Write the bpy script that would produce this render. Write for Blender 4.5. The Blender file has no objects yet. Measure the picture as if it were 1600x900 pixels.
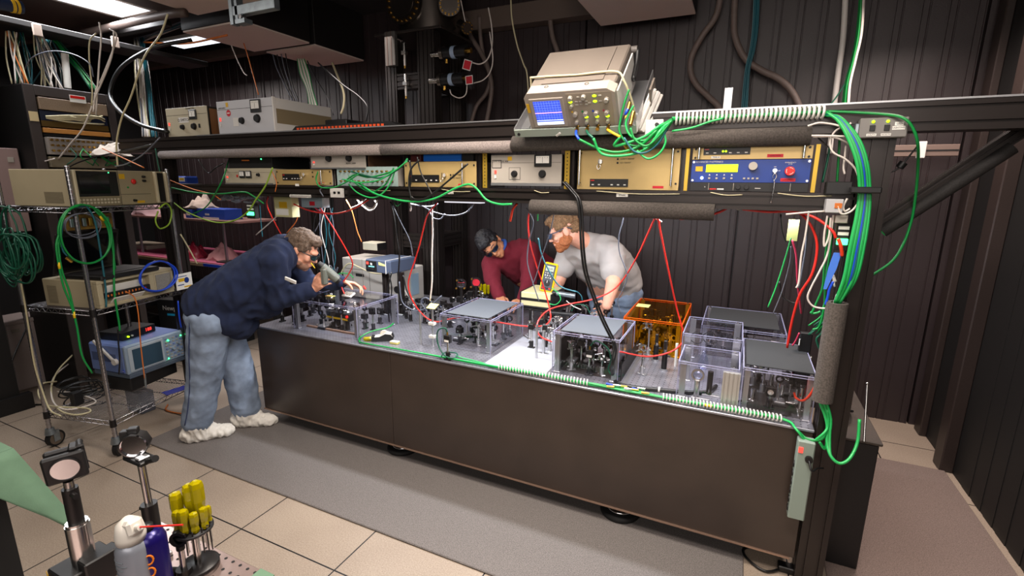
import bpy, math, random
import numpy as np
from mathutils import Vector, Matrix, noise
random.seed(7)
SC = bpy.context.scene
COL = SC.collection
PI = math.pi
# ---------------------------------------------------------------- camera
F_PX = 758.538
R_CAM = Matrix(((0.90612717, -0.0976664, 0.41157602),
    (0.42291682, 0.18926112, -0.88618372),
    (0.00865504, 0.97705757, 0.21279941)))
CAM_LOC = Vector((0, 0, 1.692))
cd = bpy.data.cameras.new('camera')
cam = bpy.data.objects.new('camera', cd)
COL.objects.link(cam)
cd.sensor_width = 36.0
cd.lens = F_PX / 1600 * 36.0
cd.clip_start = 0.05
cam.matrix_world = Matrix.Translation(CAM_LOC) @ R_CAM.to_4x4()
SC.camera = cam
# ---------------------------------------------------------------- world, lights, exposure
w = bpy.data.worlds.new('world')
SC.world = w
w.use_nodes = True
w.node_tree.nodes['Background'].inputs[0].default_value = (0.75, 0.70, 0.74, 1)
w.node_tree.nodes['Background'].inputs[1].default_value = 0.22
SC.view_settings.view_transform = 'Standard'
SC.view_settings.look = 'None'
SC.view_settings.gamma = 1
SC.view_settings.use_curve_mapping = False
SC.view_settings.exposure = 0.35
SC.cycles.caustics_reflective = False
SC.cycles.caustics_refractive = False
SC.cycles.max_bounces = 8
SC.cycles.transparent_max_bounces = 24
SC.cycles.use_denoising = True
def area(name, loc, sx, sy, power, col=(1, 1, 1), tgt=None, spread=PI):
 l = bpy.data.lights.new(name, 'AREA')
 l.shape = 'RECTANGLE'
 l.size = sx
 l.size_y = sy
 l.energy = power
 l.color = col
 l.spread = spread
 o = bpy.data.objects.new(name, l)
 COL.objects.link(o)
 o.location = loc
 if tgt is not None:
  o.rotation_euler = (Vector(tgt) - Vector(loc)).to_track_quat('-Z', 'Y').to_euler()
 return o
# added frontal fill first, then fluorescent ceiling fixtures over the aisle in front of the table (out of frame, above the camera)
area('fill_light', (-.2, -1.3, 2.3), 2.4, 1.2, 34, (1.0, .91, .84), (-1.4, 3.2, 1.9))  # soft fill added behind the camera to lift the fronts, no room fixture
area('ceiling_lamp', (-.8, 1.35, 2.95), 1.2, 0.5, 40, (1.0, 0.90, 0.80), spread=2.3)
area('ceiling_lamp', (0.1, 0.5, 2.95), 1.2, 0.5, 34, (1.0, 0.88, 0.80), (0.3, 1.3, 0))
area('ceiling_lamp', (-3.6, 0.6, 2.95), 1.2, 0.5, 13, (1.0, 0.90, 0.82))
area('ceiling_lamp', (-4.62, 2.1, 2.94), 0.3, 1.1, 30, (0.95, 0.97, 1.0))
# lamps in the gap between table and back wall, and over the aisle at the right
area('ceiling_lamp', (0.8, 3.2, 2.8), 0.5, 0.9, 27, (1.0, 0.84, 0.76), spread=2.4)
area('ceiling_lamp', (-3.1, 3.4, 2.84), 0.8, 0.5, 13, (1.0, 0.88, 0.82), spread=2.0)
area('ceiling_lamp', (-5.6, 3.3, 2.8), 0.8, 0.5, 22, (1.0, 0.9, 0.86))
# LED strips under the instrument shelf lighting the table top
for lx, lw, lp in ((-2.3, 1.1, 15), (-1.2, 1.0, 14), (-0.25, 1.0, 14)):
 area('shelf_light', (lx, 2.40, 1.575), lw, 0.06, lp * .85, (0.93, 0.95, 1.0), (lx, 2.62, 0.7))
# ---------------------------------------------------------------- helpers
def ray(px, py):
 return R_CAM @ Vector((px - 800, 450 - py, -F_PX))
def W(px, py, y):
 d = ray(px, py)
 return CAM_LOC + d * (y / d.y)
def WZ(px, py, z):
 d = ray(px, py)
 return CAM_LOC + d * ((z - CAM_LOC.z) / d.z)
def WX(px, py, x):
 d = ray(px, py)
 return CAM_LOC + d * (x / d.x)
def lin(c):
 return tuple(((v / 255) / 12.92 if v / 255 <= 0.04045 else ((v / 255 + 0.055) / 1.055) ** 2.4) for v in c) + (1,)
MATS = {}
def mat(name, col, rough=0.5, metal=0.0, emis=0, nscale=0, nvar=0.15, bump=0, bscale=200, spec=0.5, aniso=None):
 if name in MATS:
  return MATS[name]
 m = bpy.data.materials.new(name)
 m.use_nodes = True
 nt = m.node_tree
 b = nt.nodes['Principled BSDF']
 c = lin(col)
 b.inputs['Base Color'].default_value = c
 b.inputs['Roughness'].default_value = rough
 b.inputs['Metallic'].default_value = metal
 b.inputs['Specular IOR Level'].default_value = spec
 if emis:
  b.inputs['Emission Color'].default_value = c
  b.inputs['Emission Strength'].default_value = emis
 if nscale:
  tc = nt.nodes.new('ShaderNodeTexCoord')
  n = nt.nodes.new('ShaderNodeTexNoise')
  n.inputs['Scale'].default_value = nscale
  n.inputs['Detail'].default_value = 4
  r = nt.nodes.new('ShaderNodeValToRGB')
  r.color_ramp.elements[0].position = 0.3
  r.color_ramp.elements[1].position = 0.7
  r.color_ramp.elements[0].color = tuple(v * (1 - nvar) for v in c[:3]) + (1,)
  r.color_ramp.elements[1].color = tuple(min(1, v * (1 + nvar)) for v in c[:3]) + (1,)
  nt.links.new(tc.outputs['Object'], n.inputs['Vector'])
  nt.links.new(n.outputs['Fac'], r.inputs['Fac'])
  nt.links.new(r.outputs['Color'], b.inputs['Base Color'])
 if bump:
  tc = nt.nodes.new('ShaderNodeTexCoord')
  n2 = nt.nodes.new('ShaderNodeTexNoise')
  n2.inputs['Scale'].default_value = bscale
  n2.inputs['Detail'].default_value = 2
  bp = nt.nodes.new('ShaderNodeBump')
  bp.inputs['Strength'].default_value = bump
  bp.inputs['Distance'].default_value = 0.002
  nt.links.new(tc.outputs['Object'], n2.inputs['Vector'])
  nt.links.new(n2.outputs['Fac'], bp.inputs['Height'])
  nt.links.new(bp.outputs['Normal'], b.inputs['Normal'])
 MATS[name] = m
 return m
def clearmat(name, tint, gloss=0.12, rough=0.03, edge=(0.8, 0.8, 1.0)):
 """thin clear sheet: tinted see-through plus a surface reflection growing at grazing view"""
 m = bpy.data.materials.new(name)
 m.use_nodes = True
 nt = m.node_tree
 nt.nodes.clear()
 o = nt.nodes.new('ShaderNodeOutputMaterial')
 t = nt.nodes.new('ShaderNodeBsdfTransparent')
 t.inputs[0].default_value = tuple(tint) + (1,)
 g = nt.nodes.new('ShaderNodeBsdfGlossy')
 g.inputs['Roughness'].default_value = rough
 g.inputs[0].default_value = tuple(edge) + (1,)
 lw = nt.nodes.new('ShaderNodeLayerWeight')
 lw.inputs[0].default_value = .5
 f = nt.nodes.new('ShaderNodeMath')
 f.operation = 'POWER'
 f.inputs[1].default_value = 4
 nt.links.new(lw.outputs['Facing'], f.inputs[0])
 a = nt.nodes.new('ShaderNodeMath')
 a.operation = 'MULTIPLY_ADD'
 a.inputs[1].default_value = .45
 a.inputs[2].default_value = gloss
 mx = nt.nodes.new('ShaderNodeMixShader')
 nt.links.new(f.outputs[0], a.inputs[0])
 nt.links.new(a.outputs[0], mx.inputs[0])
 nt.links.new(t.outputs[0], mx.inputs[1])
 nt.links.new(g.outputs[0], mx.inputs[2])
 nt.links.new(mx.outputs[0], o.inputs[0])
 return m
def spline(pts, k=6, closed=False):
 pts = [Vector(p) for p in pts]
 n = len(pts)
 if n < 3:
  return pts
 out = []
 rng = range(n) if closed else range(n - 1)
 for i in rng:
  p1, p2 = pts[i], pts[(i + 1) % n]
  p0 = pts[i - 1] if (i > 0 or closed) else p1 * 2 - p2
  p3 = pts[(i + 2) % n] if (i + 2 < n or closed) else p2 * 2 - p1
  for j in range(k):
   t = j / k
   out.append(0.5 * ((2 * p1) + (p2 - p0) * t + (2 * p0 - 5 * p1 + 4 * p2 - p3) * t * t + (3 * p1 - p0 - 3 * p2 + p3) * t ** 3))
 if not closed:
  out.append(pts[-1])
 return out
class MB:
 def __init__(s, m=None):
  s.v = []; s.f = []; s.mi = []; s.sm = []; s.M = []; s.c = 0; s.T = None
  if m is not None:
   s.use(m)
 def use(s, m):
  if m not in s.M:
   s.M.append(m)
  s.c = s.M.index(m)
  return s
 def add(s, vs, fs, smooth=False):
  o = len(s.v)
  for p in vs:
   p = Vector(p)
   s.v.append(s.T @ p if s.T else p)
  for f in fs:
   s.f.append([i + o for i in f]); s.mi.append(s.c); s.sm.append(smooth)
  return s
 def box(s, x0, x1, y0, y1, z0, z1, ch=0.0):
  if x0 > x1: x0, x1 = x1, x0
  if y0 > y1: y0, y1 = y1, y0
  if z0 > z1: z0, z1 = z1, z0
  if not ch:
   vs = [(x, y, z) for z in (z0, z1) for y in (y0, y1) for x in (x0, x1)]
   return s.add(vs, [(0, 2, 3, 1), (4, 5, 7, 6), (0, 1, 5, 4), (2, 6, 7, 3), (0, 4, 6, 2), (1, 3, 7, 5)])
  ch = min(ch, (x1 - x0) * .45, (y1 - y0) * .45, (z1 - z0) * .45)
  vs = []
  X = (x0, x1); Y = (y0, y1); Z = (z0, z1)
  for k in (0, 1):
   for j in (0, 1):
    for i in (0, 1):
     sx, sy, sz = (1 - 2 * i) * ch, (1 - 2 * j) * ch, (1 - 2 * k) * ch
     vs += [(X[i], Y[j] + sy, Z[k] + sz), (X[i] + sx, Y[j], Z[k] + sz), (X[i] + sx, Y[j] + sy, Z[k])]
  c = lambda i, j, k, a: (k * 4 + j * 2 + i) * 3 + a
  fs = []
  fs.append([c(0, 0, 0, 0), c(0, 0, 1, 0), c(0, 1, 1, 0), c(0, 1, 0, 0)])
  fs.append([c(1, 0, 0, 0), c(1, 1, 0, 0), c(1, 1, 1, 0), c(1, 0, 1, 0)])
  fs.append([c(0, 0, 0, 1), c(1, 0, 0, 1), c(1, 0, 1, 1), c(0, 0, 1, 1)])
  fs.append([c(0, 1, 0, 1), c(0, 1, 1, 1), c(1, 1, 1, 1), c(1, 1, 0, 1)])
  fs.append([c(0, 0, 0, 2), c(0, 1, 0, 2), c(1, 1, 0, 2), c(1, 0, 0, 2)])
  fs.append([c(0, 0, 1, 2), c(1, 0, 1, 2), c(1, 1, 1, 2), c(0, 1, 1, 2)])
  for a in (0, 1):
   for b in (0, 1):
    fs.append([c(0, a, b, 1), c(1, a, b, 1), c(1, a, b, 2), c(0, a, b, 2)])
    fs.append([c(a, 0, b, 0), c(a, 1, b, 0), c(a, 1, b, 2), c(a, 0, b, 2)])
    fs.append([c(a, b, 0, 0), c(a, b, 1, 0), c(a, b, 1, 1), c(a, b, 0, 1)])
  for k in (0, 1):
   for j in (0, 1):
    for i in (0, 1):
     fs.append([c(i, j, k, 0), c(i, j, k, 1), c(i, j, k, 2)])
  return s.add(vs, fs)
 def cbox(s, c, d, ch=0.0):
  return s.box(c[0] - d[0] / 2, c[0] + d[0] / 2, c[1] - d[1] / 2, c[1] + d[1] / 2, c[2] - d[2] / 2, c[2] + d[2] / 2, ch)
 def obox(s, c, ax, ay, az, d, ch=0.0):
  """box centred at c with local axes ax, ay, az and size d"""
  T0 = s.T
  M = Matrix((ax, ay, az)).transposed().to_4x4()
  M.translation = Vector(c)
  s.T = T0 @ M if T0 else M
  s.cbox((0, 0, 0), d, ch)
  s.T = T0
  return s
 def cyl(s, p0, p1, r, r1=None, n=14, cap=True, smooth=True):
  p0, p1 = Vector(p0), Vector(p1)
  r1 = r if r1 is None else r1
  d = (p1 - p0).normalized()
  a = d.orthogonal().normalized(); b = d.cross(a)
  vs = []
  for p, q in ((p0, r), (p1, r1)):
   for i in range(n):
    t = 2 * PI * i / n
    vs.append(p + (a * math.cos(t) + b * math.sin(t)) * q)
  s.add(vs, [(i, (i + 1) % n, n + (i + 1) % n, n + i) for i in range(n)], smooth)
  if cap:
   s.add(vs, [list(range(n))[::-1], list(range(n, 2 * n))], False)
  return s
 def ring(s, p0, p1, ro, ri, n=20):
  """tube wall (annular cylinder)"""
  p0, p1 = Vector(p0), Vector(p1)
  d = (p1 - p0).normalized()
  a = d.orthogonal().normalized(); b = d.cross(a)
  vs = []
  for p, q in ((p0, ro), (p1, ro), (p1, ri), (p0, ri)):
   for i in range(n):
    t = 2 * PI * i / n
    vs.append(p + (a * math.cos(t) + b * math.sin(t)) * q)
  fs = []
  for k in range(4):
   k2 = (k + 1) % 4
   fs += [(k * n + i, k * n + (i + 1) % n, k2 * n + (i + 1) % n, k2 * n + i) for i in range(n)]
  return s.add(vs, fs, False)
 def ball(s, c, r, e=(1, 1, 1), nu=14, nv=9, M=None):
  c = Vector(c)
  vs = [Vector((0, 0, 1))]
  for j in range(1, nv):
   th = PI * j / nv
   for i in range(nu):
    ph = 2 * PI * i / nu
    vs.append(Vector((math.sin(th) * math.cos(ph), math.sin(th) * math.sin(ph), math.cos(th))))
  vs.append(Vector((0, 0, -1)))
  out = []
  for v in vs:
   v = Vector((v.x * e[0], v.y * e[1], v.z * e[2])) * r
   out.append(c + (M @ v if M else v))
  fs = [(0, 1 + i, 1 + (i + 1) % nu) for i in range(nu)]
  for j in range(nv - 2):
   a = 1 + j * nu; b = a + nu
   fs += [(a + i, b + i, b + (i + 1) % nu, a + (i + 1) % nu) for i in range(nu)]
  L = len(vs) - 1; a = 1 + (nv - 2) * nu
  fs += [(a + i, L, a + (i + 1) % nu) for i in range(nu)]
  return s.add(out, fs, True)
 def tube(s, pts, r, n=6, k=6, closed=False, raw=False):
  P = [Vector(p) for p in pts] if raw else spline(pts, k, closed)
  rr = r if callable(r) else (lambda t: r)
  m = len(P)
  vs = []
  a = None
  for i in range(m):
   if closed:
    d = P[(i + 1) % m] - P[i - 1]
   else:
    d = P[min(i + 1, m - 1)] - P[max(i - 1, 0)]
   if d.length < 1e-9:
    d = Vector((0, 0, 1))
   d.normalize()
   if a is None:
    a = d.orthogonal().normalized()
   else:
    a = a - d * a.dot(d)
    a = a.normalized() if a.length > 1e-6 else d.orthogonal().normalized()
   b = d.cross(a)
   q = rr(i / (m - 1))
   for j in range(n):
    t = 2 * PI * j / n
    vs.append(P[i] + (a * math.cos(t) + b * math.sin(t)) * q)
  fs = []
  for i in range(m if closed else m - 1):
   i2 = (i + 1) % m
   fs += [(i * n + j, i * n + (j + 1) % n, i2 * n + (j + 1) % n, i2 * n + j) for j in range(n)]
  if not closed:
   fs += [list(range(n))[::-1], list(range((m - 1) * n, m * n))]
  return s.add(vs, fs, True)
 def lathe(s, prof, c=(0, 0, 0), n=20, smooth=True):
  vs = []
  for r, z in prof:
   for i in range(n):
    t = 2 * PI * i / n
    vs.append((c[0] + r * math.cos(t), c[1] + r * math.sin(t), c[2] + z))
  m = len(prof)
  fs = []
  for k in range(m - 1):
   fs += [(k * n + i, k * n + (i + 1) % n, (k + 1) * n + (i + 1) % n, (k + 1) * n + i) for i in range(n)]
  fs += [list(range(n))[::-1], list(range((m - 1) * n, m * n))]
  return s.add(vs, fs, smooth)
 def prism(s, poly, axis, a, b):
  """poly of 2-D points extruded along axis ('x','y','z') from a to b"""
  def p3(p, t):
   return {'x': (t, p[0], p[1]), 'y': (p[0], t, p[1]), 'z': (p[0], p[1], t)}[axis]
  n = len(poly)
  vs = [p3(p, a) for p in poly] + [p3(p, b) for p in poly]
  return s.add(vs, [(i, (i + 1) % n, n + (i + 1) % n, n + i) for i in range(n)] + [list(range(n))[::-1], list(range(n, 2 * n))])
 def extr(s, p0, p1, wd, ht, up=(0, 0, 1), pitch=0.05, g=0.010, dp=0.010):
  """aluminium slot profile from p0 to p1, wd x ht, grooves every pitch"""
  p0, p1 = Vector(p0), Vector(p1)
  d = (p1 - p0).normalized(); up = Vector(up)
  x = d.cross(up).normalized(); z = x.cross(d).normalized()
  poly = []
  def side(L, f):
   k = max(1, round(L / pitch)); st = L / k
   for i in range(k):
    c = -L / 2 + st * (i + .5)
    f(c - g / 2, 0); f(c - g / 2, dp); f(c + g / 2, dp); f(c + g / 2, 0)
  poly.append((-wd / 2, -ht / 2)); side(wd, lambda t, q: poly.append((t, -ht / 2 + q)))
  poly.append((wd / 2, -ht / 2)); side(ht, lambda t, q: poly.append((wd / 2 - q, t)))
  poly.append((wd / 2, ht / 2)); side(wd, lambda t, q: poly.append((-t, ht / 2 - q)))
  poly.append((-wd / 2, ht / 2)); side(ht, lambda t, q: poly.append((-wd / 2 + q, -t)))
  n = len(poly)
  vs = [p0 + x * a + z * b for a, b in poly] + [p1 + x * a + z * b for a, b in poly]
  return s.add(vs, [(i, (i + 1) % n, n + (i + 1) % n, n + i) for i in range(n)] + [list(range(n))[::-1], list(range(n, 2 * n))])
 def build(s, name, parent=None, loc=None, rz=0):
  me = bpy.data.meshes.new(name)
  me.from_pydata([tuple(v) for v in s.v], [], s.f)
  for m in s.M:
   me.materials.append(m)
  me.polygons.foreach_set('material_index', s.mi)
  me.polygons.foreach_set('use_smooth', s.sm)
  me.validate(clean_customdata=False)
  import bmesh as _b
  bm = _b.new(); bm.from_mesh(me)
  _b.ops.recalc_face_normals(bm, faces=bm.faces)
  bm.to_mesh(me); bm.free()
  o = bpy.data.objects.new(name, me)
  COL.objects.link(o)
  if parent is not None:
   o.parent = parent
  if loc is not None:
   o.location = loc
  if rz:
   o.rotation_euler.z = rz
  return o
def tag(o, label, cat, group=None, kind=None):
 o['label'] = label
 o['category'] = cat
 if group: o['group'] = group
 if kind: o['kind'] = kind
 return o
def thing(name, label, cat, loc=(0, 0, 0), rz=0, group=None, rx=0):
 o = bpy.data.objects.new(name, None)
 COL.objects.link(o)
 o.empty_display_size = .05
 o.location = loc
 o.rotation_euler = (rx, 0, rz)
 return tag(o, label, cat, group)
def struct(mb, name):
 o = mb.build(name)
 o['kind'] = 'structure'
 return o
def dup(root, loc, rz=0, label=None, group=None, parent=None):
 r = root.copy(); COL.objects.link(r)
 r.location = loc; r.rotation_euler = (root.rotation_euler.x, root.rotation_euler.y, rz)
 if label: r['label'] = label
 if group: r['group'] = group
 def rec(a, b):
  for ch in list(a.children):
   c = ch.copy(); COL.objects.link(c); c.parent = b
   rec(ch, c)
 rec(root, r)
 return r
def text(s, size, m, parent, loc, rot=(PI / 2, 0, 0), name='lettering', align='CENTER'):
 cu = bpy.data.curves.new(name, 'FONT')
 cu.body = s; cu.size = size; cu.align_x = align; cu.align_y = 'CENTER'
 cu.resolution_u = 2; cu.extrude = 0.0003
 t = bpy.data.objects.new(name, cu)
 COL.objects.link(t)
 me = bpy.data.meshes.new_from_object(t)
 bpy.data.objects.remove(t); bpy.data.curves.remove(cu)
 me.materials.clear(); me.materials.append(m)
 o = bpy.data.objects.new(name, me)
 COL.objects.link(o)
 o.parent = parent; o.location = loc; o.rotation_euler = rot
 return o
# ---------------------------------------------------------------- common materials
M_black = mat('black_anodised', (30, 27, 27), .38, .3)
M_blackp = mat('black_plastic', (22, 21, 22), .45)
M_blackm = mat('matte_black', (16, 15, 16), .8)
M_extr = mat('black_extrusion', (48, 42, 40), .30, .4)
M_foam = mat('grey_pipe_foam', (132, 121, 117), .95, 0, 0, 160, .35, .6, 260)
M_foamd = mat('dark_pipe_foam', (84, 77, 72), .95, 0, 0, 160, .35, .6, 260)
M_foamb = mat('black_pipe_foam', (34, 31, 30), .75, 0, 0, 160, .35, .6, 260)
M_steel = mat('polished_steel', (205, 203, 200), .22, 1)
M_alu = mat('brushed_aluminium', (190, 190, 192), .38, .9)
M_chrome = mat('chrome', (225, 225, 228), .12, 1)
M_brass = mat('brass', (196, 152, 70), .3, 1)
M_gold = mat('gold_chromate_panel', (196, 168, 112), .42, .35, 0, 8, .08)
M_beige = mat('beige_paint', (186, 176, 152), .5, 0, 0, 6, .05)
M_grey = mat('warm_grey_paint', (168, 160, 150), .5, 0, 0, 6, .04)
M_white = mat('white_plastic', (222, 218, 212), .45)
M_paper = mat('paper_label', (235, 232, 225), .8)
M_ink = mat('dark_ink', (30, 28, 30), .8)
M_red = mat('red_plastic', (205, 26, 20), .4)
M_redc = mat('red_cable', (222, 44, 34), .38)
M_pinkc = mat('pink_cable', (170, 40, 70), .45)
M_green = mat('green_cable', (14, 138, 62), .38)
M_lgreen = mat('light_green_cable', (40, 176, 90), .38)
M_lime = mat('lime_cable', (140, 176, 50), .4)
M_dgreen = mat('dark_green_cable', (12, 84, 62), .42)
M_teal = mat('teal_cable', (26, 92, 104), .42)
M_whitec = mat('white_cable', (218, 208, 200), .42)
M_cream = mat('cream_cable', (196, 186, 150), .42)
M_blackc = mat('black_cable', (20, 20, 21), .35)
M_greyc = mat('grey_cable', (92, 96, 108), .45)
M_conduit = mat('grey_flexible_conduit', (112, 98, 92), .55, 0, 0, 30, .1)
M_bluec = mat('blue_cable', (24, 70, 200), .4)
M_orange = mat('orange_cable', (214, 118, 50), .45)
M_yellow = mat('yellow_plastic', (236, 196, 24), .4)
M_sticky = mat('yellow_paper', (226, 216, 130), .8)
M_ystick = mat('yellow_sticker', (216, 170, 30), .6)
M_rsticker = mat('red_sticker', (196, 24, 44), .6)
M_blue = mat('blue_panel', (14, 50, 128), .4)
M_ledg = mat('green_led', (60, 255, 130), .5, 0, 5)
M_ledy = mat('lime_led', (170, 240, 20), .5, 0, 2.5)
M_ledb = mat('blue_white_led', (150, 180, 255), .5, 0, 6)
M_ledr = mat('red_led', (255, 60, 50), .5, 0, 1.5)
M_glassd = mat('dark_screen_glass', (12, 12, 16), .1)
M_clear = clearmat('clear_acrylic', (.97, .97, .985), .025, .03, (.9, .9, 1))
M_clearsm = clearmat('smoked_acrylic', (.6, .6, .66), .05, .04)
M_amber = clearmat('amber_acrylic', (1.0, .80, .28), .02, .05, (1, .6, .3))
M_edge = mat('acrylic_edge', (150, 150, 178), .25)
M_edgeo = mat('amber_edge', (225, 96, 18), .3)
M_sheet = mat('grey_felt', (82, 86, 92), .9, 0, 0, 300, .2)
M_sheetd = mat('black_felt', (38, 40, 42), .85, 0, 0, 300, .2)
# ================================================================= THE ROOM
def grid_floor():
 m = bpy.data.materials.new('raised_floor_tile'); m.use_nodes = True
 nt = m.node_tree; N = nt.nodes; L = nt.links
 b = N['Principled BSDF']; b.inputs['Roughness'].default_value = .42
 tc = N.new('ShaderNodeTexCoord'); sp = N.new('ShaderNodeSeparateXYZ')
 L.new(tc.outputs['Object'], sp.inputs[0])
 def line(sock, off):
  a = N.new('ShaderNodeMath'); a.operation = 'SUBTRACT'; a.inputs[1].default_value = off; L.new(sock, a.inputs[0])
  d = N.new('ShaderNodeMath'); d.operation = 'DIVIDE'; d.inputs[1].default_value = .61; L.new(a.outputs[0], d.inputs[0])
  f = N.new('ShaderNodeMath'); f.operation = 'PINGPONG'; f.inputs[1].default_value = .5; L.new(d.outputs[0], f.inputs[0])
  l = N.new('ShaderNodeMath'); l.operation = 'LESS_THAN'; l.inputs[1].default_value = .0055; L.new(f.outputs[0], l.inputs[0])
  return l.outputs[0]
 mx = N.new('ShaderNodeMath'); mx.operation = 'MAXIMUM'
 L.new(line(sp.outputs[0], -1.481), mx.inputs[0]); L.new(line(sp.outputs[1], 1.340), mx.inputs[1])
 n = N.new('ShaderNodeTexNoise'); n.inputs['Scale'].default_value = 170; n.inputs['Detail'].default_value = 3
 L.new(tc.outputs['Object'], n.inputs['Vector'])
 n2 = N.new('ShaderNodeTexNoise'); n2.inputs['Scale'].default_value = 2.2
 L.new(tc.outputs['Object'], n2.inputs['Vector'])
 ad = N.new('ShaderNodeMath'); ad.operation = 'MULTIPLY_ADD'; ad.inputs[1].default_value = .5
 L.new(n2.outputs['Fac'], ad.inputs[0]); L.new(n.outputs['Fac'], ad.inputs[2])
 r = N.new('ShaderNodeValToRGB')
 r.color_ramp.elements[0].position = .5; r.color_ramp.elements[1].position = .95
 r.color_ramp.elements[0].color = lin((142, 126, 112)); r.color_ramp.elements[1].color = lin((176, 160, 143))
 L.new(ad.outputs[0], r.inputs[0])
 c = N.new('ShaderNodeMixRGB'); c.inputs[2].default_value = lin((14, 13, 16))
 L.new(mx.outputs[0], c.inputs[0]); L.new(r.outputs[0], c.inputs[1]); L.new(c.outputs[0], b.inputs['Base Color'])
 return m
struct(MB(grid_floor()).box(-7.6, 1.6, -1.6, 4.3, -.05, 0), 'floor')
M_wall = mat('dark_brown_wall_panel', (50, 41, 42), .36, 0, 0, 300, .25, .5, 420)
M_wallseam = mat('wall_panel_seam', (16, 13, 14), .7)
# back wall: vertical ribbed panels
def back_wall():
 mb = MB(M_wall)
 x = -7.6; k = 0
 pts = []
 while x < 1.4:
  pts += [(x, 4.16), (x + .088, 4.16), (x + .090, 4.167), (x + .096, 4.167), (x + .098, 4.16), (x + .128, 4.16), (x + .131, 4.1555), (x + .136, 4.1555)]
  x += .139; k += 1
  if k % 9 == 0:
   pts += [(x, 4.16), (x + .001, 4.20), (x + .012, 4.20), (x + .013, 4.16)]
   x += .014
 pts += [(1.4, 4.16), (1.4, 4.3), (-7.6, 4.3)]
 n = len(pts)
 vs = [(p[0], p[1], 0) for p in pts] + [(p[0], p[1], 3.3) for p in pts]
 mb.add(vs, [(i, i + 1, n + i + 1, n + i) for i in range(n - 1)])
 mb.add(vs, [(n - 1, 0, n, 2 * n - 1)])
 return struct(mb, 'wall_back')
back_wall()
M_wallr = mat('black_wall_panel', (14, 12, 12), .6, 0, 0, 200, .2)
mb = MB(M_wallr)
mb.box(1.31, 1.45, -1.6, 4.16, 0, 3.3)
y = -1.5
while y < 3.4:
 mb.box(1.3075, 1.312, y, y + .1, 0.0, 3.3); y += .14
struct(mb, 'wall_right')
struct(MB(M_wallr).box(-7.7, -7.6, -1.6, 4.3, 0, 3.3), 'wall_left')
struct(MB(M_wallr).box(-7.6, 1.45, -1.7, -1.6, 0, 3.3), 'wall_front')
# dark block of wall projecting at the left edge of the view
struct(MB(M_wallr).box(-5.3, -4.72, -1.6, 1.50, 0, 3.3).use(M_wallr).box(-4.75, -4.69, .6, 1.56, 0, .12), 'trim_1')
M_jamb = mat('brown_door_post', (46, 36, 33), .45, 0, 0, 120, .15)
struct(MB(M_jamb).box(1.245, 1.312, 3.50, 3.62, 0, 3.2, .006), 'trim_2')
struct(MB(M_jamb).box(1.27, 1.312, 3.98, 4.10, 0, 3.2, .006), 'trim_3')
M_ceil = mat('dark_ceiling', (34, 28, 28), .8)
mb = MB(M_ceil).box(-7.6, 1.45, -1.6, 4.3, 3.3, 3.35)
struct(mb, 'ceiling')
M_ceilb = mat('brown_ceiling_board', (74, 58, 50), .7, 0, 0, 40, .1)
mb = MB(M_ceilb)
mb.box(-7.0, -4.84, 1.0, 2.72, 3.0, 3.04); mb.box(-4.36, -4.10, 1.0, 2.72, 3.0, 3.04)
mb.box(-4.84, -4.36, 2.64, 2.72, 3.0, 3.04)
struct(mb, 'trim_4')
# main mats
M_mat = mat('charcoal_fatigue_mat', (112, 106, 103), .85, 0, 0, 260, .45, .5, 300)
M_matr = mat('brown_fatigue_mat', (122, 106, 99), .85, 0, 0, 260, .45, .5, 300)
tag(MB(M_mat).box(-3.40, .167, 1.612, 2.9, 0, .011, .004).build('floor_mat'), 'long charcoal foam floor mat lying in front of the optical table', 'mat')
tag(MB(M_matr).box(.50, 1.272, .6, 3.50, 0, .011, .004).build('floor_mat'), 'brown grey speckled floor mat in the right aisle by the dark wall', 'mat')
# ceiling filter units (black boxes with pinkish perforated undersides)
M_perf = mat('pinkish_perforated_panel', (240, 220, 208), .7, 0, 0, 500, .12)
M_boxb = mat('black_duct_box', (26, 22, 21), .6)
def filt(x0, x1, y0, y1, label, z=2.87):
 t = thing('ceiling_filter_unit', label, 'air filter', ((x0 + x1) / 2, (y0 + y1) / 2, z), 0, 'filter units hanging under the ceiling')
 a, b = (x1 - x0) / 2, (y1 - y0) / 2
 MB(M_boxb).box(-a, a, -b, b, .012, .43, .004).build('housing', t)
 MB(M_perf).box(-a + .008, a - .008, -b + .008, b - .008, 0, .012).build('diffuser_panel', t)
filt(-4.22, -3.58, 3.50, 4.14, 'pinkish square ceiling filter panel furthest back, above the vacuum tower side')
filt(-4.30, -3.58, 2.78, 3.45, 'pinkish ceiling filter panel nearest the fluorescent light')
filt(-3.95, -3.0, 2.02, 2.70, 'black filter box at the top edge of the view beside the fluorescent light', 2.93)
filt(-1.12, -.42, 3.28, 3.98, 'pinkish filter panel above the oscilloscope')
# fluorescent ceiling light
t = thing('fluorescent_light', 'long bright fluorescent ceiling light at top left', 'ceiling light', (-4.60, 2.02, 3.0))
MB(mat('lamp_lens', (235, 240, 250), .4, 0, 1.6)).box(-.2, .2, -1.0, .60, .0, .012).build('diffuser', t)
MB(M_white).box(-.235, -.2, -1.03, .63, -.004, .03).box(.2, .235, -1.03, .63, -.004, .03).box(-.2, .2, .6, .63, -.004, .03).box(-.2, .2, -1.03, -1.0, -.004, .03).build('frame', t)
# second, smaller lamp glimpsed behind
t = thing('fluorescent_light', 'small sliver of fluorescent light behind the steel bracket', 'ceiling light', (-4.9, 3.3, 2.98))
MB(mat('lamp_lens', (235, 240, 250), .4, 0, 1.6)).box(-.35, .25, -.1, .1, 0, .012).build('diffuser', t)
MB(M_white).box(-.37, .27, -.12, .12, .012, .04).build('housing', t)
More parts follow.
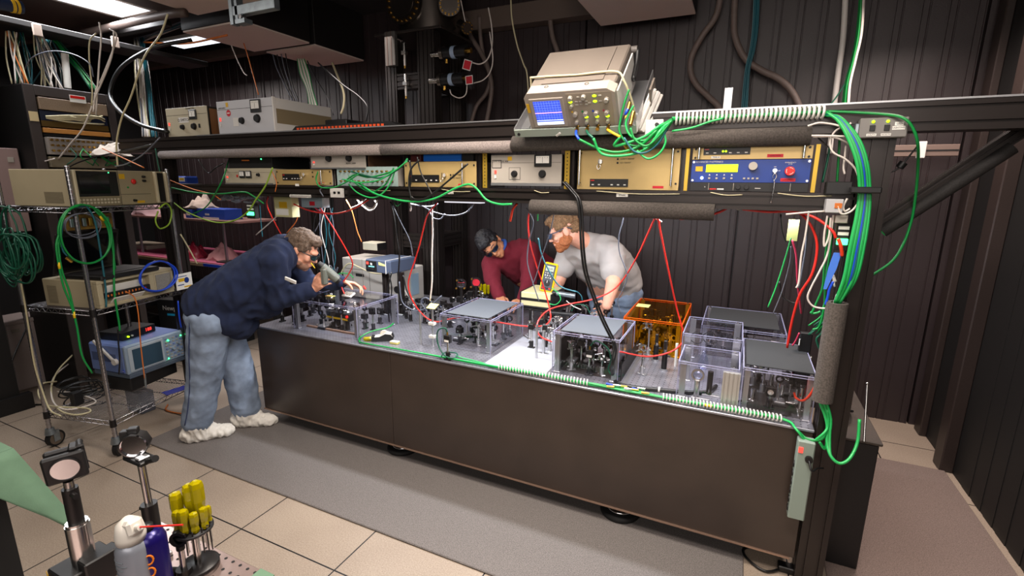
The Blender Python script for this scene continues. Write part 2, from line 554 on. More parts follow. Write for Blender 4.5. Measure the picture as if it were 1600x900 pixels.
# ceiling runs: pipe and beams
M_pipe = mat('grey_ceiling_pipe', (92, 78, 72), .5, .2)
tag(MB(M_pipe).tube([WZ(120, 55, 2.9), WZ(250, 25, 2.9), WZ(290, 20, 2.9)], .03, 12).build('pipe'), 'thick grey pipe under the ceiling at the left carrying loose cables', 'pipe')
M_beam = mat('grey_brown_beam', (98, 84, 76), .55)
tag(MB(M_beam).box(-2.4, -.9, 4.02, 4.15, 2.98, 3.14, .004).build('ceiling_duct'), 'long pale brown cable duct along the top of the back wall', 'duct')
tag(MB(M_beam).box(-7.0, W(428, 70, 3.9).x, 3.88, 3.98, W(300, 90, 3.9).z - .05, W(300, 90, 3.9).z + .04, .004).build('ceiling_rail'), 'grey ceiling rail behind the hanging cable bundle', 'rail')
tag(MB(M_boxb).box(-6.5, -4.25, 2.62, 2.68, 2.88, 2.92, .004).build('ceiling_rail'), 'dark ceiling rail crossing above the electronics rack', 'rail')
# galvanised bracket hanging at the top edge
t = thing('steel_bracket', 'galvanised steel strut bracket hanging at the top edge', 'bracket', W(372, 20, 2.0))
M_galv = mat('galvanised_steel', (150, 160, 166), .35, .8, 0, 30, .15)
MB(M_galv).box(-.045, -.02, -.02, .02, -.06, .3).box(.0, .02, -.02, .02, -.06, .3).build('strut', t)
MB(M_galv).box(-.02, .30, -.02, .02, -.02, .03, .003).box(.0, .075, -.025, .025, -.062, -.04).build('cross_strut', t)
MB(M_chrome).cyl((.05, -.03, -.03), (.05, .0, -.03), .012, n=6).build('bolt', t)
# ================================================================= OPTICAL TABLE
TZ = .72
M_tface = mat('dark_brown_table_panel', (60, 49, 43), .33, 0, 0, 5, .12, .08, 30)
def table_top_mat():
 m = bpy.data.materials.new('steel_breadboard'); m.use_nodes = True
 nt = m.node_tree; N = nt.nodes; L = nt.links
 b = N['Principled BSDF']; b.inputs['Roughness'].default_value = .33; b.inputs['Metallic'].default_value = .7
 tc = N.new('ShaderNodeTexCoord'); sp = N.new('ShaderNodeSeparateXYZ'); L.new(tc.outputs['Object'], sp.inputs[0])
 def cell(sock):
  d = N.new('ShaderNodeMath'); d.operation = 'DIVIDE'; d.inputs[1].default_value = .025; L.new(sock, d.inputs[0])
  f = N.new('ShaderNodeMath'); f.operation = 'FRACT'; L.new(d.outputs[0], f.inputs[0])
  s = N.new('ShaderNodeMath'); s.operation = 'SUBTRACT'; s.inputs[1].default_value = .5; L.new(f.outputs[0], s.inputs[0])
  p = N.new('ShaderNodeMath'); p.operation = 'POWER'; p.inputs[1].default_value = 2; L.new(s.outputs[0], p.inputs[0])
  return p.outputs[0]
 a = N.new('ShaderNodeMath'); L.new(cell(sp.outputs[0]), a.inputs[0]); L.new(cell(sp.outputs[1]), a.inputs[1])
 l = N.new('ShaderNodeMath'); l.operation = 'LESS_THAN'; l.inputs[1].default_value = .0165; L.new(a.outputs[0], l.inputs[0])
 n = N.new('ShaderNodeTexNoise'); n.inputs['Scale'].default_value = 14; L.new(tc.outputs['Object'], n.inputs['Vector'])
 r = N.new('ShaderNodeValToRGB'); r.color_ramp.elements[0].color = lin((128, 128, 138)); r.color_ramp.elements[1].color = lin((186, 186, 196))
 L.new(n.outputs['Fac'], r.inputs[0])
 c = N.new('ShaderNodeMixRGB'); c.inputs[2].default_value = lin((28, 28, 32))
 L.new(l.outputs[0], c.inputs[0]); L.new(r.outputs[0], c.inputs[1]); L.new(c.outputs[0], b.inputs['Base Color'])
 return m
TX0, TX1, TY0, TY1 = -2.93, .358, 2.15, 3.45
t = thing('optical_table', 'huge optical table with perforated steel top and dark brown sides', 'table', (0, 0, 0))
M_perfsteel = table_top_mat()
MB(M_perfsteel).box(TX0, TX1, TY0, TY1, TZ - .012, TZ, .002).build('table_top', t)
mb = MB(M_tface)
mb.box(TX0, -1.795, TY0 + .006, TY1 - .006, .112, TZ - .0125, .002)
mb.box(-1.792, TX1 - .003, TY0 + .006, TY1 - .006, .112, TZ - .0125, .002)
mb.build('side_panel', t)
MB(mat('bronze_trim', (176, 146, 128), .25, .7)).box(TX0, TX1 - .02, TY0 - .002, TY0 + .012, .106, .1125).build('bottom_trim', t)
M_rub = mat('black_rubber', (14, 14, 15), .7)
for i, (x, y) in enumerate(((-1.82, 2.285), (-.42, 2.275), (-1.82, 3.3), (-.42, 3.3))):
 MB(M_rub).lathe([(.0, .0), (.098, .0), (.104, .008), (.104, .022), (.09, .03), (.0, .03)], (x, y, .011), 32).use(M_chrome).lathe([(0, .03), (.075, .03), (.07, .04), (.05, .042), (0, .042)], (x, y, .011), 28).use(M_black).cyl((x, y, .05), (x, y, .112), .03).build('foot_pad', t)
# ================================================================= OVERHEAD FRAME
t = thing('overhead_frame', 'black aluminium extrusion frame bridging over the optical table', 'frame', (0, 0, 0))
FY = 2.20
MB(M_extr).extr((-4.22, FY, 1.925), (1.28, FY, 1.925), .10, .10, pitch=.05).build('beam', t)
MB(M_alu).box(-3.3, 1.28, 2.147, 2.156, 1.972, 1.978).build('edge_strip', t)
MB(M_extr).extr((-3.72, FY, 1.628), (.37, FY, 1.628), .10, .068, pitch=.04).build('beam', t)
MB(M_extr).extr((.415, FY, 0), (.415, FY, 1.874), .10, .10, up=(0, 1, 0), pitch=.05).build('post', t)
MB(M_extr).extr((-3.77, FY, 0), (-3.77, FY, 1.874), .10, .10, up=(0, 1, 0), pitch=.05).build('post', t)
MB(M_extr).extr((-3.77, 3.55, 0), (-3.77, 3.55, 1.60), .08, .08, up=(0, 1, 0), pitch=.04).build('post', t)
MB(M_extr).extr((-3.77, 2.25, 1.90), (-3.77, 3.59, 1.90), .08, .08, pitch=.04).build('side_beam', t)
MB(M_blackm).box(-3.72, .37, 2.252, 2.62, 1.640, 1.655).build('shelf_board', t)
MB(M_blackm).box(-3.72, .46, 2.252, 2.70, 1.955, 1.970).build('shelf_board', t)
# short uprights between the racked instruments
for px in (520, 637, 750, 893, 1067):
 q = W(px, 270, 2.2)
 MB(M_extr).extr((q.x, 2.21, 1.662), (q.x, 2.21, 1.875), .035, .05, up=(0, 1, 0), pitch=.03).build('upright', t)
# pipe foam
def half_sleeve(x0, x1, zc, r, m, label, yc=2.146, zs=1.0):
 mb = MB(m)
 pts = []
 n = 18
 for i in range(n + 1):
  a = PI / 2 + PI * i / n
  pts.append((yc + r * math.cos(a) * 1.0, zc + r * zs * math.sin(a)))
 mb.prism(pts[::-1], 'x', x0, x1)
 o = mb.build('foam_sleeve')
 for p in o.data.polygons:
  if abs(p.normal.x) < .5: p.use_smooth = True
 return tag(o, label, 'foam padding', 'foam pipe sleeves on the frame')
half_sleeve(W(247, 244, 2.12).x, W(592, 235, 2.12).x, 1.856, .028, M_foam, 'light grey foam sleeve along the left half of the upper beam')
half_sleeve(W(594, 235, 2.12).x, W(797, 235, 2.12).x, 1.856, .028, M_foam, 'light grey foam sleeve ending under the oscilloscope')
half_sleeve(W(799, 235, 2.12).x, W(1266, 228, 2.12).x, 1.868, .035, M_foamd, 'dark grey foam sleeve along the right half of the upper beam')
half_sleeve(W(827, 320, 2.12).x, W(1117, 320, 2.12).x, 1.580, .034, M_foamd, 'dark grey foam sleeve on the lower beam above the man in the grey shirt')
# vertical foam on right post
mb = MB(M_foamd)
mb.ring((.362, 2.120, .865), (.362, 2.120, 1.262), .036, .022, 26)
o = mb.build('foam_sleeve'); tag(o, 'grey foam tube wrapped round the green cables on the right post', 'foam padding', 'foam pipe sleeves on the frame')
# diagonal brace right
t = thing('diagonal_brace', 'black diagonal brace with foam cover rising to the upper right', 'brace', (0, 0, 0))
a = W(1378, 362, 2.3) ; b = W(1580, 232, 2.3)
b = a + (b - a) * 1.2
MB(M_extr).extr(a + Vector((-.015, .02, .025)), b + Vector((-.015, .02, .025)), .045, .045, pitch=.022).build('bar', t)
MB(M_foamb).cyl(a, a + (b - a) * .84, .0235, n=24).build('foam_cover', t)
MB(M_lgreen).cyl(a + (a - b).normalized() * .002, a, .018, n=20).build('end_plug', t)
# end pedestal
t = thing('end_cabinet', 'black narrow cabinet standing at the right end of the table', 'cabinet', (.55, 2.55, 0))
MB(M_blackp).box(-.075, .075, -.215, .40, 0.012, .622, .004).build('body', t)
MB(mat('brown_speckled_top', (62, 54, 48), .5, 0, 0, 200, .3)).box(-.08, .085, -.222, .41, .622, .636, .003).build('top', t)
MB(mat('blue_tape', (24, 90, 210), .6)).box(-.079, -.05, -.217, -.214, .05, .075).build('tape', t)
t = thing('steel_rod', 'bright steel rod leaning at the back of the end cabinet', 'rod', WZ(1350, 690, .64))
MB(M_steel).cyl((0, 0, 0), (.0, .10, .22), .004).build('rod', t); MB(M_steel).ball((0, .10, .222), .006).build('tip', t)
t = thing('perforated_bracket', 'dark perforated bracket leaning on the end cabinet', 'bracket', (.50, 2.72, .637))
MB(M_black).obox((0, 0, .09), (1, 0, 0), (0, .95, -.3), (0, .3, .95), (.05, .012, .20)).build('plate', t)
tag(MB(M_blackc).tube([(.47, 2.5, .64), (.5, 2.45, .70), (.545, 2.5, .69), (.56, 2.6, .65), (.52, 2.7, .642), (.49, 2.6, .66)], .006).build('cable'), 'black cable coiled on the end cabinet', 'cable')
# power strip
t = thing('power_strip', 'grey green power strip with black sockets hanging on the table end', 'power strip', (.325, 2.075, .35))
M_strip = mat('grey_green_paint', (136, 150, 140), .45)
MB(M_strip).box(-.028, .032, 0, .05, 0, .35, .004).build('body', t)
for i in range(6):
 MB(M_blackp).cyl((-.031, .025, .035 + i * .04), (-.028, .025, .035 + i * .04), .014, n=16).build('socket', t)
MB(M_ledr).box(-.024, -.008, -.004, 0, .30, .325, .002).build('switch', t)
mb = MB(M_blackp); mb.cyl((.015, -.012, .28), (.015, 0, .28), .014).build('plug', t)
tag(MB(M_blackc).tube([(.34, 2.062, .63), (.35, 2.04, .60), (.372, 2.07, .60), (.40, 2.12, .58)], .004).build('cable'), 'short black power cord plugged into the grey green strip', 'cable')
# cable on floor near the post
tag(MB(M_blackc).tube([WZ(1241, 880, .01), WZ(1200, 893, .01), WZ(1170, 875, .01), WZ(1162, 858, .01), WZ(1190, 850, .01)], .006).build('cable'), 'black cord looping on the floor tile beside the mat end', 'cable')
tag(MB(M_blackp).box(0, .1, 0, .045, 0, .03, .004).build('power_adapter', loc=WZ(1215, 893, 0)), 'black power adapter on the floor by the frame post', 'adapter')
# ================================================================= INSTRUMENTS
def knob(mb, x, z, r=.009, d=.014, y=0, m=None):
 mb.use(m or M_blackp).cyl((x, y, z), (x, y - d * .3, z), r * 1.15, n=16).cyl((x, y - d * .3, z), (x, y - d, z), r, r * .9, n=16)
def meter(mb, x, z, w_, h_, y=0):
 mb.use(M_blackp).box(x - w_ / 2, x + w_ / 2, y - .008, y, z - h_ / 2, z + h_ / 2, .002)
 mb.use(M_paper).box(x - w_ * .38, x + w_ * .38, y - .0095, y - .007, z - h_ * .22, z + h_ * .38)
 mb.use(M_ink).box(x - .0006, x + .0006, y - .0102, y - .0094, z - h_ * .18, z + h_ * .25)
 for i in range(5):
  u = x - w_ * .28 + i * w_ * .14
  mb.box(u - .0005, u + .0005, y - .0102, y - .0094, z + h_ * .22, z + h_ * .3)
def handle(mb, x, z0, z1, y=0, m=None, d=.022):
 mb.use(m or M_chrome).cyl((x, y, z0), (x, y - d, z0), .004, n=8).cyl((x, y, z1), (x, y - d, z1), .004, n=8).cyl((x, y - d, z0 - .003), (x, y - d, z1 + .003), .0045, n=8)
def screws(t, x0, x1, z0, z1, m=None):
 for x in (x0, x1):
  for z in (z0, z1):
   MB(m or M_blackp).cyl((x, 0, z), (x, -.003, z), .0045, n=10).build('screw', t)
def bnc(mb, x, z, y=0, L=.014, r=.0045):
 mb.use(M_brass).cyl((x, y, z), (x, y - L, z), r, n=10).use(M_steel).cyl((x, y, z), (x, y - .003, z), r * 1.5, n=6)
def body(t, w_, h_, d, m, name='case', ch=.003, x0=None):
 x0 = -w_ / 2 if x0 is None else x0
 MB(m).box(x0, x0 + w_, .004, d, 0, h_, ch).build(name, t)
def supply(label, x0, x1, z0, z1, y, d, panel, caseM, title, kn, met, parentname='power_supply', sideM=None, strip=True, lamp=True):
 w_, h_ = x1 - x0, z1 - z0
 t = thing(parentname, label, 'power supply', ((x0 + x1) / 2, y, z0))
 MB(caseM).box(-w_ / 2 + .004, w_ / 2 - .004, .006, d, .002, h_ - .002, .002).build('case', t)
 mb = MB(panel).box(-w_ / 2, w_ / 2, 0, .006, 0, h_, .0015)
 root = t; t = mb.build('front_panel', t)
 mb = MB(M_ink).box(-w_ / 2 + .004, w_ / 2 - .004, -.0006, .0, h_ * .74, h_ * .75)
 mb.build('panel_line', t)
 for (x, z, r) in kn:
  k = MB(); knob(k, x, z, r, .016); k.build('knob', t)
 for (x, z, a, b_) in met:
  k = MB(); meter(k, x, z, a, b_); k.build('meter', t)
 if lamp:
  MB(M_ledr).box(-w_ / 2 + .02, -w_ / 2 + .03, -.003, 0, h_ * .40, h_ * .50).use(M_white).box(-w_ / 2 + .02, -w_ / 2 + .03, -.004, 0, h_ * .24, h_ * .34).build('switch', t)
 if strip:
  MB(M_alu).box(-w_ / 2, w_ / 2, -.003, .0, .0, h_ * .09).build('lower_trim', t)
 if title:
  MB(M_ystick).box(-w_ / 2 + .09, -w_ / 2 + .112, -.001, 0, h_ * .82, h_ * .95).build('sticker', t)
  text(title, .011, M_ink, t, (-w_ / 2 + .05, -.001, h_ * .79))
 return root
BT = 1.976  # top of upper beam
# two supplies standing on the upper beam
a = W(262, 200, 2.17).x; b = W(326, 200, 2.17).x
t = supply('small beige power supply marked Q SWITCH, leftmost on top of the beam', a, b, BT, BT + .185, 2.16, .36, M_beige, M_black, None,
           ((-.045, .06, .015), (.075, .06, .019)), ((.075, .135, .075, .06),), strip=False)
t.location.y = 2.17;
text('Q SWITCH', .026, M_ink, t, (-.03, -.001, .105))
MB(M_white).box(-.085, .02, -.0006, 0, .088, .122).build('title_plate', t)
text('POCKELS CELL', .014, M_ink, t, (.05, -.001, .174))
MB(M_blackp).box(.12, .135, -.003, 0, .05, .075).build('rocker_switch', t)
MB(mat('brown_side_panel', (120, 78, 44), .5)).box((b - a) / 2 - .005, (b - a) / 2 - .001, .02, .34, .01, .17).build('side_panel', t)
a = W(342, 200, 2.17).x; b = W(431, 200, 2.17).x
t = supply('wide white faced power supply with tan side panel on top of the beam', a, b, BT + .002, BT + .20, 2.17, .46, mat('pale_grey_panel', (200, 200, 204), .45), M_beige, 'LAMP SUPPLY',
           ((-.03, .075, .018), (.11, .082, .022)), ((.105, .155, .09, .075),), strip=False)
hw = (b - a) / 2
MB(M_white).box(hw - .004, hw + .004, -.01, .012, -.002, .20, .002).box(hw, hw + .002, .012, .45, .135, .195).box(hw, hw + .002, .012, .45, .004, .05).build('side_rail', t)
MB(mat('taupe_side_panel', (140, 124, 96), .5)).box(hw - .0035, hw + .001, .014, .45, .05, .135).build('side_panel', t)
MB(M_white).box(-.115, -.065, -.001, 0, .045, .095).build('rating_plate', t)
MB(M_rsticker).cyl((-.15, -.0012, .125), (-.15, 0, .125), .02, n=20).use(M_paper).box(-.163, -.137, -.002, -.0011, .122, .128).build('sticker', t)
# dark box behind second supply
q = W(525, 190, 2.4)
tag(MB(M_blackp).box(0, .18, 0, .2, 0, .10, .004).build('junction_box', loc=(W(500, 190, 2.42).x + .01, 2.45, BT - .005)), 'black box on the beam behind the wide white faced power supply', 'box')
# orange dotted strip mat on the beam
a = W(455, 200, 2.28).x; b = W(640, 195, 2.28).x
t = thing('cable_ramp', 'black cable strip with a row of orange squares lying on the beam', 'cable strip', ((a + b) / 2, 2.26, BT - .005))
wd = b - a
mb = MB(M_blackp); mb.prism([(-wd / 2, 0), (-wd / 2 + .06, .045), (wd / 2 - .12, .045), (wd / 2, 0)], 'y', 0, .09); mb.build('ramp', t)
mb = MB(mat('orange_square', (240, 84, 30), .5))
for i in range(24):
 x = -wd / 2 + .07 + i * (wd - .22) / 24
 mb.box(x, x + .018, -.0012, 0, .014, .034)
mb.build('marker', t)
SZ = 1.664  # shelf instrument floor
def X(px, y=2.17): return W(px, 270, y).x
# I1 beige unit with two square meters
t = supply('low beige power supply with two square meters, leftmost on the instrument shelf', X(353), X(428), SZ, SZ + .10, 2.16, .3, M_beige, M_beige, None,
           ((.10, .06, .009),), ((-.05, .062, .05, .045), (.01, .062, .05, .045)), strip=True)
MB(M_red).box(-.105, -.095, -.004, 0, .045, .06).build('lamp', t)
# black unit on top of it
t = thing('network_switch', 'black electronics unit with a small green light at the left of the shelf', 'electronics', ((X(353) + X(428)) / 2, 2.18, SZ + .101))
MB(M_blackm).box(-.20, .20, 0, .3, 0, .075, .003).build('case', t)
MB(M_ledg).cyl((.11, -.003, .055), (.11, 0, .055), .0035, n=8).build('indicator', t)
mb = MB(M_orange); mb.box(-.07, .0, -.002, 0, .045, .052); mb.build('marking', t)
# gold rack units
def goldunit(label, x0, x1, z0, z1, y, disp, hx=(), ledz=None, red=True, key=None):
 w_, h_ = x1 - x0, z1 - z0
 t = thing('laser_driver', label, 'rack unit', ((x0 + x1) / 2, y, z0))
 MB(M_grey).box(-w_ / 2 + .01, w_ / 2 - .01, .004, .35, .002, h_ - .004).build('case', t)
 root = t; t = MB(M_gold).box(-w_ / 2, w_ / 2, 0, .004, 0, h_, .001).build('front_panel', t)
 dx0, dx1, dz0, dz1 = disp
 mb = MB(M_blackp).box(dx0, dx1, -.003, 0, dz0, dz1)
 mb.use(M_white)
 for i in range(6):
  u = dx0 + (dx1 - dx0) * (i + .5) / 6
  if i != 2: mb.box(u - .005, u + .005, -.004, -.003, dz0 + (dz1 - dz0) * .2, dz0 + (dz1 - dz0) * .34)
 mb.use(M_red).box(dx0 + .004, dx0 + .02, -.0035, -.003, dz1 - .009, dz1 - .005)
 mb.build('display_panel', t)
 screws(t, -w_ / 2 + .012, w_ / 2 - .012, h_ * .15, h_ * .85)
 for x in hx:
  mb = MB(); handle(mb, x, h_ * .12, h_ * .9); mb.build('handle', t)
 if ledz:
  mb = MB(M_ink)
  for z, s in ledz[1]:
   MB(M_blackp).cyl((ledz[0], -.003, z), (ledz[0], 0, z), .0045, n=10).build('indicator', t)
   text(s, .009, M_ink, t, (ledz[0] + .010, -.0006, z), align='LEFT')
 if red:
  MB(M_rsticker).box(w_ / 2 - .105, w_ / 2 - .06, -.001, 0, .008, .018).build('sticker', t)
 if key:
  mb = MB(M_steel); mb.cyl((key[0], 0, key[1]), (key[0], -.012, key[1]), .010, n=14)
  mb.box(key[0] - .002, key[0] + .002, -.03, -.012, key[1] - .012, key[1] + .012)
  mb.use(M_chrome).tube([(key[0], -.03, key[1] - .01), (key[0] + .008, -.032, key[1] - .022), (key[0], -.034, key[1] - .034), (key[0] - .008, -.032, key[1] - .022)], .0015, 5, 4, closed=True)
  mb.build('key_switch', t)
 return root
goldunit('gold fronted rack unit, left one under the grey two knob unit', X(432), X(519), SZ, W(530, 264, 2.165).z - .002, 2.165, (-.17, -.03, .028, .066), hx=(.165,), key=(.015, .062), ledz=(.08, ((.098, ''), (.075, ''), (.05, ''))))
goldunit('gold fronted rack unit with two crossing black cables', X(633), X(745), SZ, SZ + .128, 2.165, (-.19, .0, .024, .062), hx=(.15,), key=(.035, .06), ledz=(.07, ((.062, 'SAFETY PERMIT'), (.046, 'KEY PERMIT'))))
goldunit('tall gold fronted rack unit right of the two meter supply', X(903), X(1062), SZ, SZ + .185, 2.165, (-.16, .01, .012, .046), hx=(-.205, .19), key=(-.115, .12), ledz=(-.04, ((.145, 'LINE'), (.130, 'SAFETY PERMIT'), (.114, 'KEY PERMIT'))))
# I3 grey unit stacked in front
t = supply('grey two knob unit resting on the gold rack unit', X(488, 2.165), X(573, 2.165), W(530, 264, 2.165).z, W(530, 264, 2.165).z + .085, 2.160, .42, M_grey, M_blackp, None,
           ((-.06, .058, .017), (.09, .058, .017)), (), strip=True, lamp=True)
text('ALIGN LASER', .012, M_ink, t, (.10, -.001, .03))
MB(mat('brown_metal_side', (92, 66, 46), .5)).box(.205, .212, .02, .30, .012, .085).build('side_panel', t)
# I4 BNC panel
t = thing('coaxial_panel', 'pale green patch panel with two rows of coaxial sockets', 'patch panel', ((X(527) + X(622)) / 2, 2.165, SZ))
wd = X(622) - X(527)
MB(mat('pale_teal_panel', (160, 180, 176), .45)).box(-wd / 2, wd / 2, 0, .004, 0, .105, .001).use(M_grey).box(-wd / 2 + .01, wd / 2 - .01, .004, .12, .002, .10).build('front_panel', t)
for r_, z in enumerate((.026, .08)):
 for i in range(12):
  mb = MB(); bnc(mb, -wd / 2 + .035 + i * (wd - .07) / 11, z); mb.build('socket', t)
# blue file box and black box above gold 2
tag(MB(mat('bright_blue_plastic', (20, 96, 190), .45)).box(0, X(719) - X(660), 0, .25, 0, .065, .003).build('blue_box', loc=(X(660), 2.18, SZ + .130)), 'bright blue box lying on the gold rack unit under the upper beam', 'box')
tag(MB(M_blackm).box(0, X(738) - X(720), 0, .2, 0, .06, .003).build('power_adapter', loc=(X(720), 2.18, SZ + .130)), 'black adapter beside the blue box on the shelf', 'adapter')
tag(MB(mat('dark_red_box', (70, 18, 20), .5)).box(0, X(656) - X(640), 0, .2, 0, .055, .003).build('small_box', loc=(X(640), 2.18, SZ + .130)), 'dark red box left of the blue box on the shelf', 'box')
# I6 grey supply between punched yellow rails
t = supply('grey power supply with one analogue meter between yellow punched rails', X(768), X(878), SZ + .012, SZ + .155, 2.165, .4, M_grey, M_blackp, 'LAMP MODEL 808',
           ((-.055, .055, .014), (.088, .055, .016)), ((.09, .115, .085, .054),), strip=True)
MB(M_ink).box(-.175, -.125, -.0008, 0, .082, .12).use(M_grey).box(-.172, -.128, -.0012, -.0008, .085, .117).build('rating_plate', t)
MB(M_ink).box(-.085, -.025, -.0008, 0, .028, .085).use(M_grey).box(-.083, -.027, -.0010, -.0008, .030, .083).build('knob_frame', t)
M_zinc = mat('yellow_zinc', (196, 160, 60), .35, .6)
for px, lb in ((759, 'yellow punched rack rail left of the one meter supply'), (887, 'yellow punched rack rail right of the one meter supply')):
 mb = MB(M_zinc).box(-.012, .012, 0, .003, 0, .17)
 mb.use(M_blackm)
 for i in range(10):
  mb.cyl((0, -.0006, .012 + i * .016), (0, .0, .012 + i * .016), .003, n=8)
 o = mb.build('rack_rail', loc=(X(px), 2.16, SZ)); tag(o, lb, 'rack rail')
# I8 rack: gold strip, blue unit, black unit
x0, x1 = X(1080), X(1266)
wd = x1 - x0; xc = (x0 + x1) / 2
t = thing('chassis', 'black audio style rack unit with two knobs under the blue laser controller', 'rack unit', (xc, 2.165, SZ))
MB(M_blackp).box(-wd / 2, wd / 2, 0, .3, 0, .034, .001).build('case', t)
for x in (-.03, .0):
 mb = MB(); knob(mb, x, .017, .009, .014); mb.build('knob', t)
mb = MB(M_red).box(-.135, -.11, -.001, 0, .006, .011).use(M_white).box(-.107, -.082, -.001, 0, .006, .011).box(.03, .05, -.001, 0, .012, .014).box(-.155, -.152, -.002, 0, .015, .018)
mb.use(M_grey).box(-.14, -.1385, -.006, 0, .004, .032).box(-.048, -.0465, -.006, 0, .004, .032).box(.15, .1515, -.006, 0, .004, .032); mb.build('markings', t)
t = thing('laser_controller', 'blue laser controller with lime display and red emergency button', 'controller', (xc, 2.165, SZ + .0345))
H8 = .088
MB(M_black).box(-wd / 2 + .01, wd / 2 - .01, .006, .3, .001, H8 - .001).build('case', t)
t = MB(M_blue).box(-wd / 2, wd / 2, 0, .006, 0, H8, .001).build('front_panel', t)
MB(mat('lime_display', (186, 226, 10), .4, 0, 1.5)).box(-.155, -.038, -.002, 0, H8 * .46, H8 * .80).build('display', t)
mb = MB(mat('display_text', (120, 150, 10), .5, 0, .4))
for r_ in range(2):
 for i in range(14):
  mb.box(-.148 + i * .0075, -.143 + i * .0075, -.0026, -.002, H8 * (.67 - r_ * .12), H8 * (.70 - r_ * .12))
mb.build('display_text', t)
mb = MB(M_grey); mb.cyl((.015, 0, H8 * .72), (.015, -.016, H8 * .72), .0155, n=22); mb.build('dial', t)
MB(M_ledb).cyl((-.168, -.004, H8 * .20), (-.168, 0, H8 * .20), .006, n=12).build('lamp', t)
MB(M_ystick).box(-.195, -.168, -.001, 0, H8 * .5, H8 * .72).build('sticker', t)
for i in range(4):
 u = -.14 + i * .0275
 MB(M_grey).box(u - .004, u + .004, -.003, 0, H8 * .15, H8 * .23).build('button', t)
 MB(M_white).prism([(u - .0035, H8 * .31), (u + .0035, H8 * .31), (u, H8 * .38)], 'y', -.001, 0).build('arrow_mark', t)
for i in range(4):
 u = -.012 + i * .0155
 MB(M_grey).box(u - .004, u + .004, -.003, 0, H8 * .15, H8 * .22).build('button', t)
mb = MB(M_red); mb.cyl((.142, 0, H8 * .50), (.142, -.010, H8 * .50), .010, n=18);
mb.cyl((.142, -.010, H8 * .50), (.142, -.022, H8 * .50), .0175, .0165, n=26)
mb.use(M_white)
for k in range(3):
 a0 = k * 2 * PI / 3 + .5
 mb.tube([(.142 + .012 * math.cos(a0 + j * .25), -.0222, H8 * .5 + .012 * math.sin(a0 + j * .25)) for j in range(6)], .0012, 4, 1, raw=True)
mb.build('emergency_button', t)
text('EMERGENCY', .0065, M_white, t, (.142, -.0006, H8 * .86)); text('STOP', .0055, M_white, t, (.142, -.0006, H8 * .79))
MB(M_rsticker).box(.115, .165, -.001, 0, H8 * .06, H8 * .20).build('sticker', t)
text('LASER EMISSION', .005, M_ink, t, (.14, -.0014, H8 * .13))
mb = MB(M_steel); mb.cyl((.092, 0, H8 * .52), (.092, -.014, H8 * .52), .008, n=14); mb.box(.090, .094, -.03, -.014, H8 * .38, H8 * .56); mb.build('key_switch', t)
text('ADVANCED PHOTONICS', .009, M_white, t, (-.145, -.0006, H8 * .91))
text('OFF', .005, M_white, t, (.092, -.0006, H8 * .68)); text('ON', .005, M_white, t, (.107, -.0006, H8 * .52))
screws(t, -wd / 2 + .008, wd / 2 - .008, .008, H8 - .008, M_steel)
# hanging key chain
q = Vector((xc + .092, 2.125, SZ + .05))
mb = MB(M_chrome)
mb.tube([q + Vector((0, 0, .02)), q + Vector((.006, 0, .008)), q + Vector((0, 0, -.006)), q + Vector((-.006, 0, .008))], .0014, 5, 5, closed=True)
mb.tube([q + Vector((0, 0, -.004)), q + Vector((.002, 0, -.03)), q + Vector((-.002, 0, -.09))], .0022, 6)
tag(mb.build('key_chain'), 'silver key chain hanging from the key of the blue laser controller', 'key chain')
t = goldunit('gold strip panel with two green lights above the blue laser controller', x0, x1, SZ + .124, SZ + .172, 2.165, (-.17, .0, .018, .046), hx=(-.185, .18), red=False)
MB(M_rsticker).box(.06, .115, -.001, 0, .006, .018).build('sticker', t); text('LASER DIODE', .006, M_ink, t, (.088, -.0014, .012))
for x in (-.098, -.087): MB(M_ledy).cyl((x, -.006, .031), (x, -.003, .031), .004, n=10).build('indicator', t)
MB(M_paper).box(-.14, -.105, -.001, 0, .004, .013).build('name_plate', t); text('TWR A', .008, M_ink, t, (-.122, -.0014, .0085))
for px in (1073, 1273):
 tag(MB(M_zinc).box(-.007, .007, 0, .003, 0, .175).build('rack_rail', loc=(X(px), 2.163, SZ)), 'gold rack rail at the %s edge of the blue laser controller' % ('left' if px < 1100 else 'right'), 'rack rail')
# labels on the lower beam
for (px, py, s, w_) in ((972, 305, 'SPARE', .05), (388 + 76, 297, '', .03), (256 / 4 + 400, 289, '', .03), (1215 / 4 + 400, 301, '', .035)):
 if s == '' and abs(px - 464) < .1 and py == 297: continue
 q = W(px, py, 2.148)
 t = tag(MB(M_paper).box(-w_ / 2, w_ / 2, 0, .0015, -.007, .007).build('name_plate', loc=(q.x, 2.1485, q.z)), 'small white paper label stuck on the lower beam' + (' reading SPARE' if s else (' at the left under the gold unit' if px < 600 else ' under the crossing black cables')), 'label')
 if s: text(s, .011, M_ink, t, (0, -.0004, 0))
# white cord strips on the lower beam
for a_, b_ in ((835, 858), (932, 1062), (1110, 1160), (1215, 1300), (570, 610), (690, 735)):
 pa, pb = W(a_, 297 + (a_ - 800) * .012, 2.146), W(b_, 300 + (b_ - 800) * .012, 2.146)
 tag(MB(M_cream).tube([pa, (pa + pb) / 2 + Vector((0, -.006, -.006)), pb], .0022, 5).build('cord'), 'pale cord caught along the groove of the lower beam', 'cord', 'pale cords in the lower beam groove')
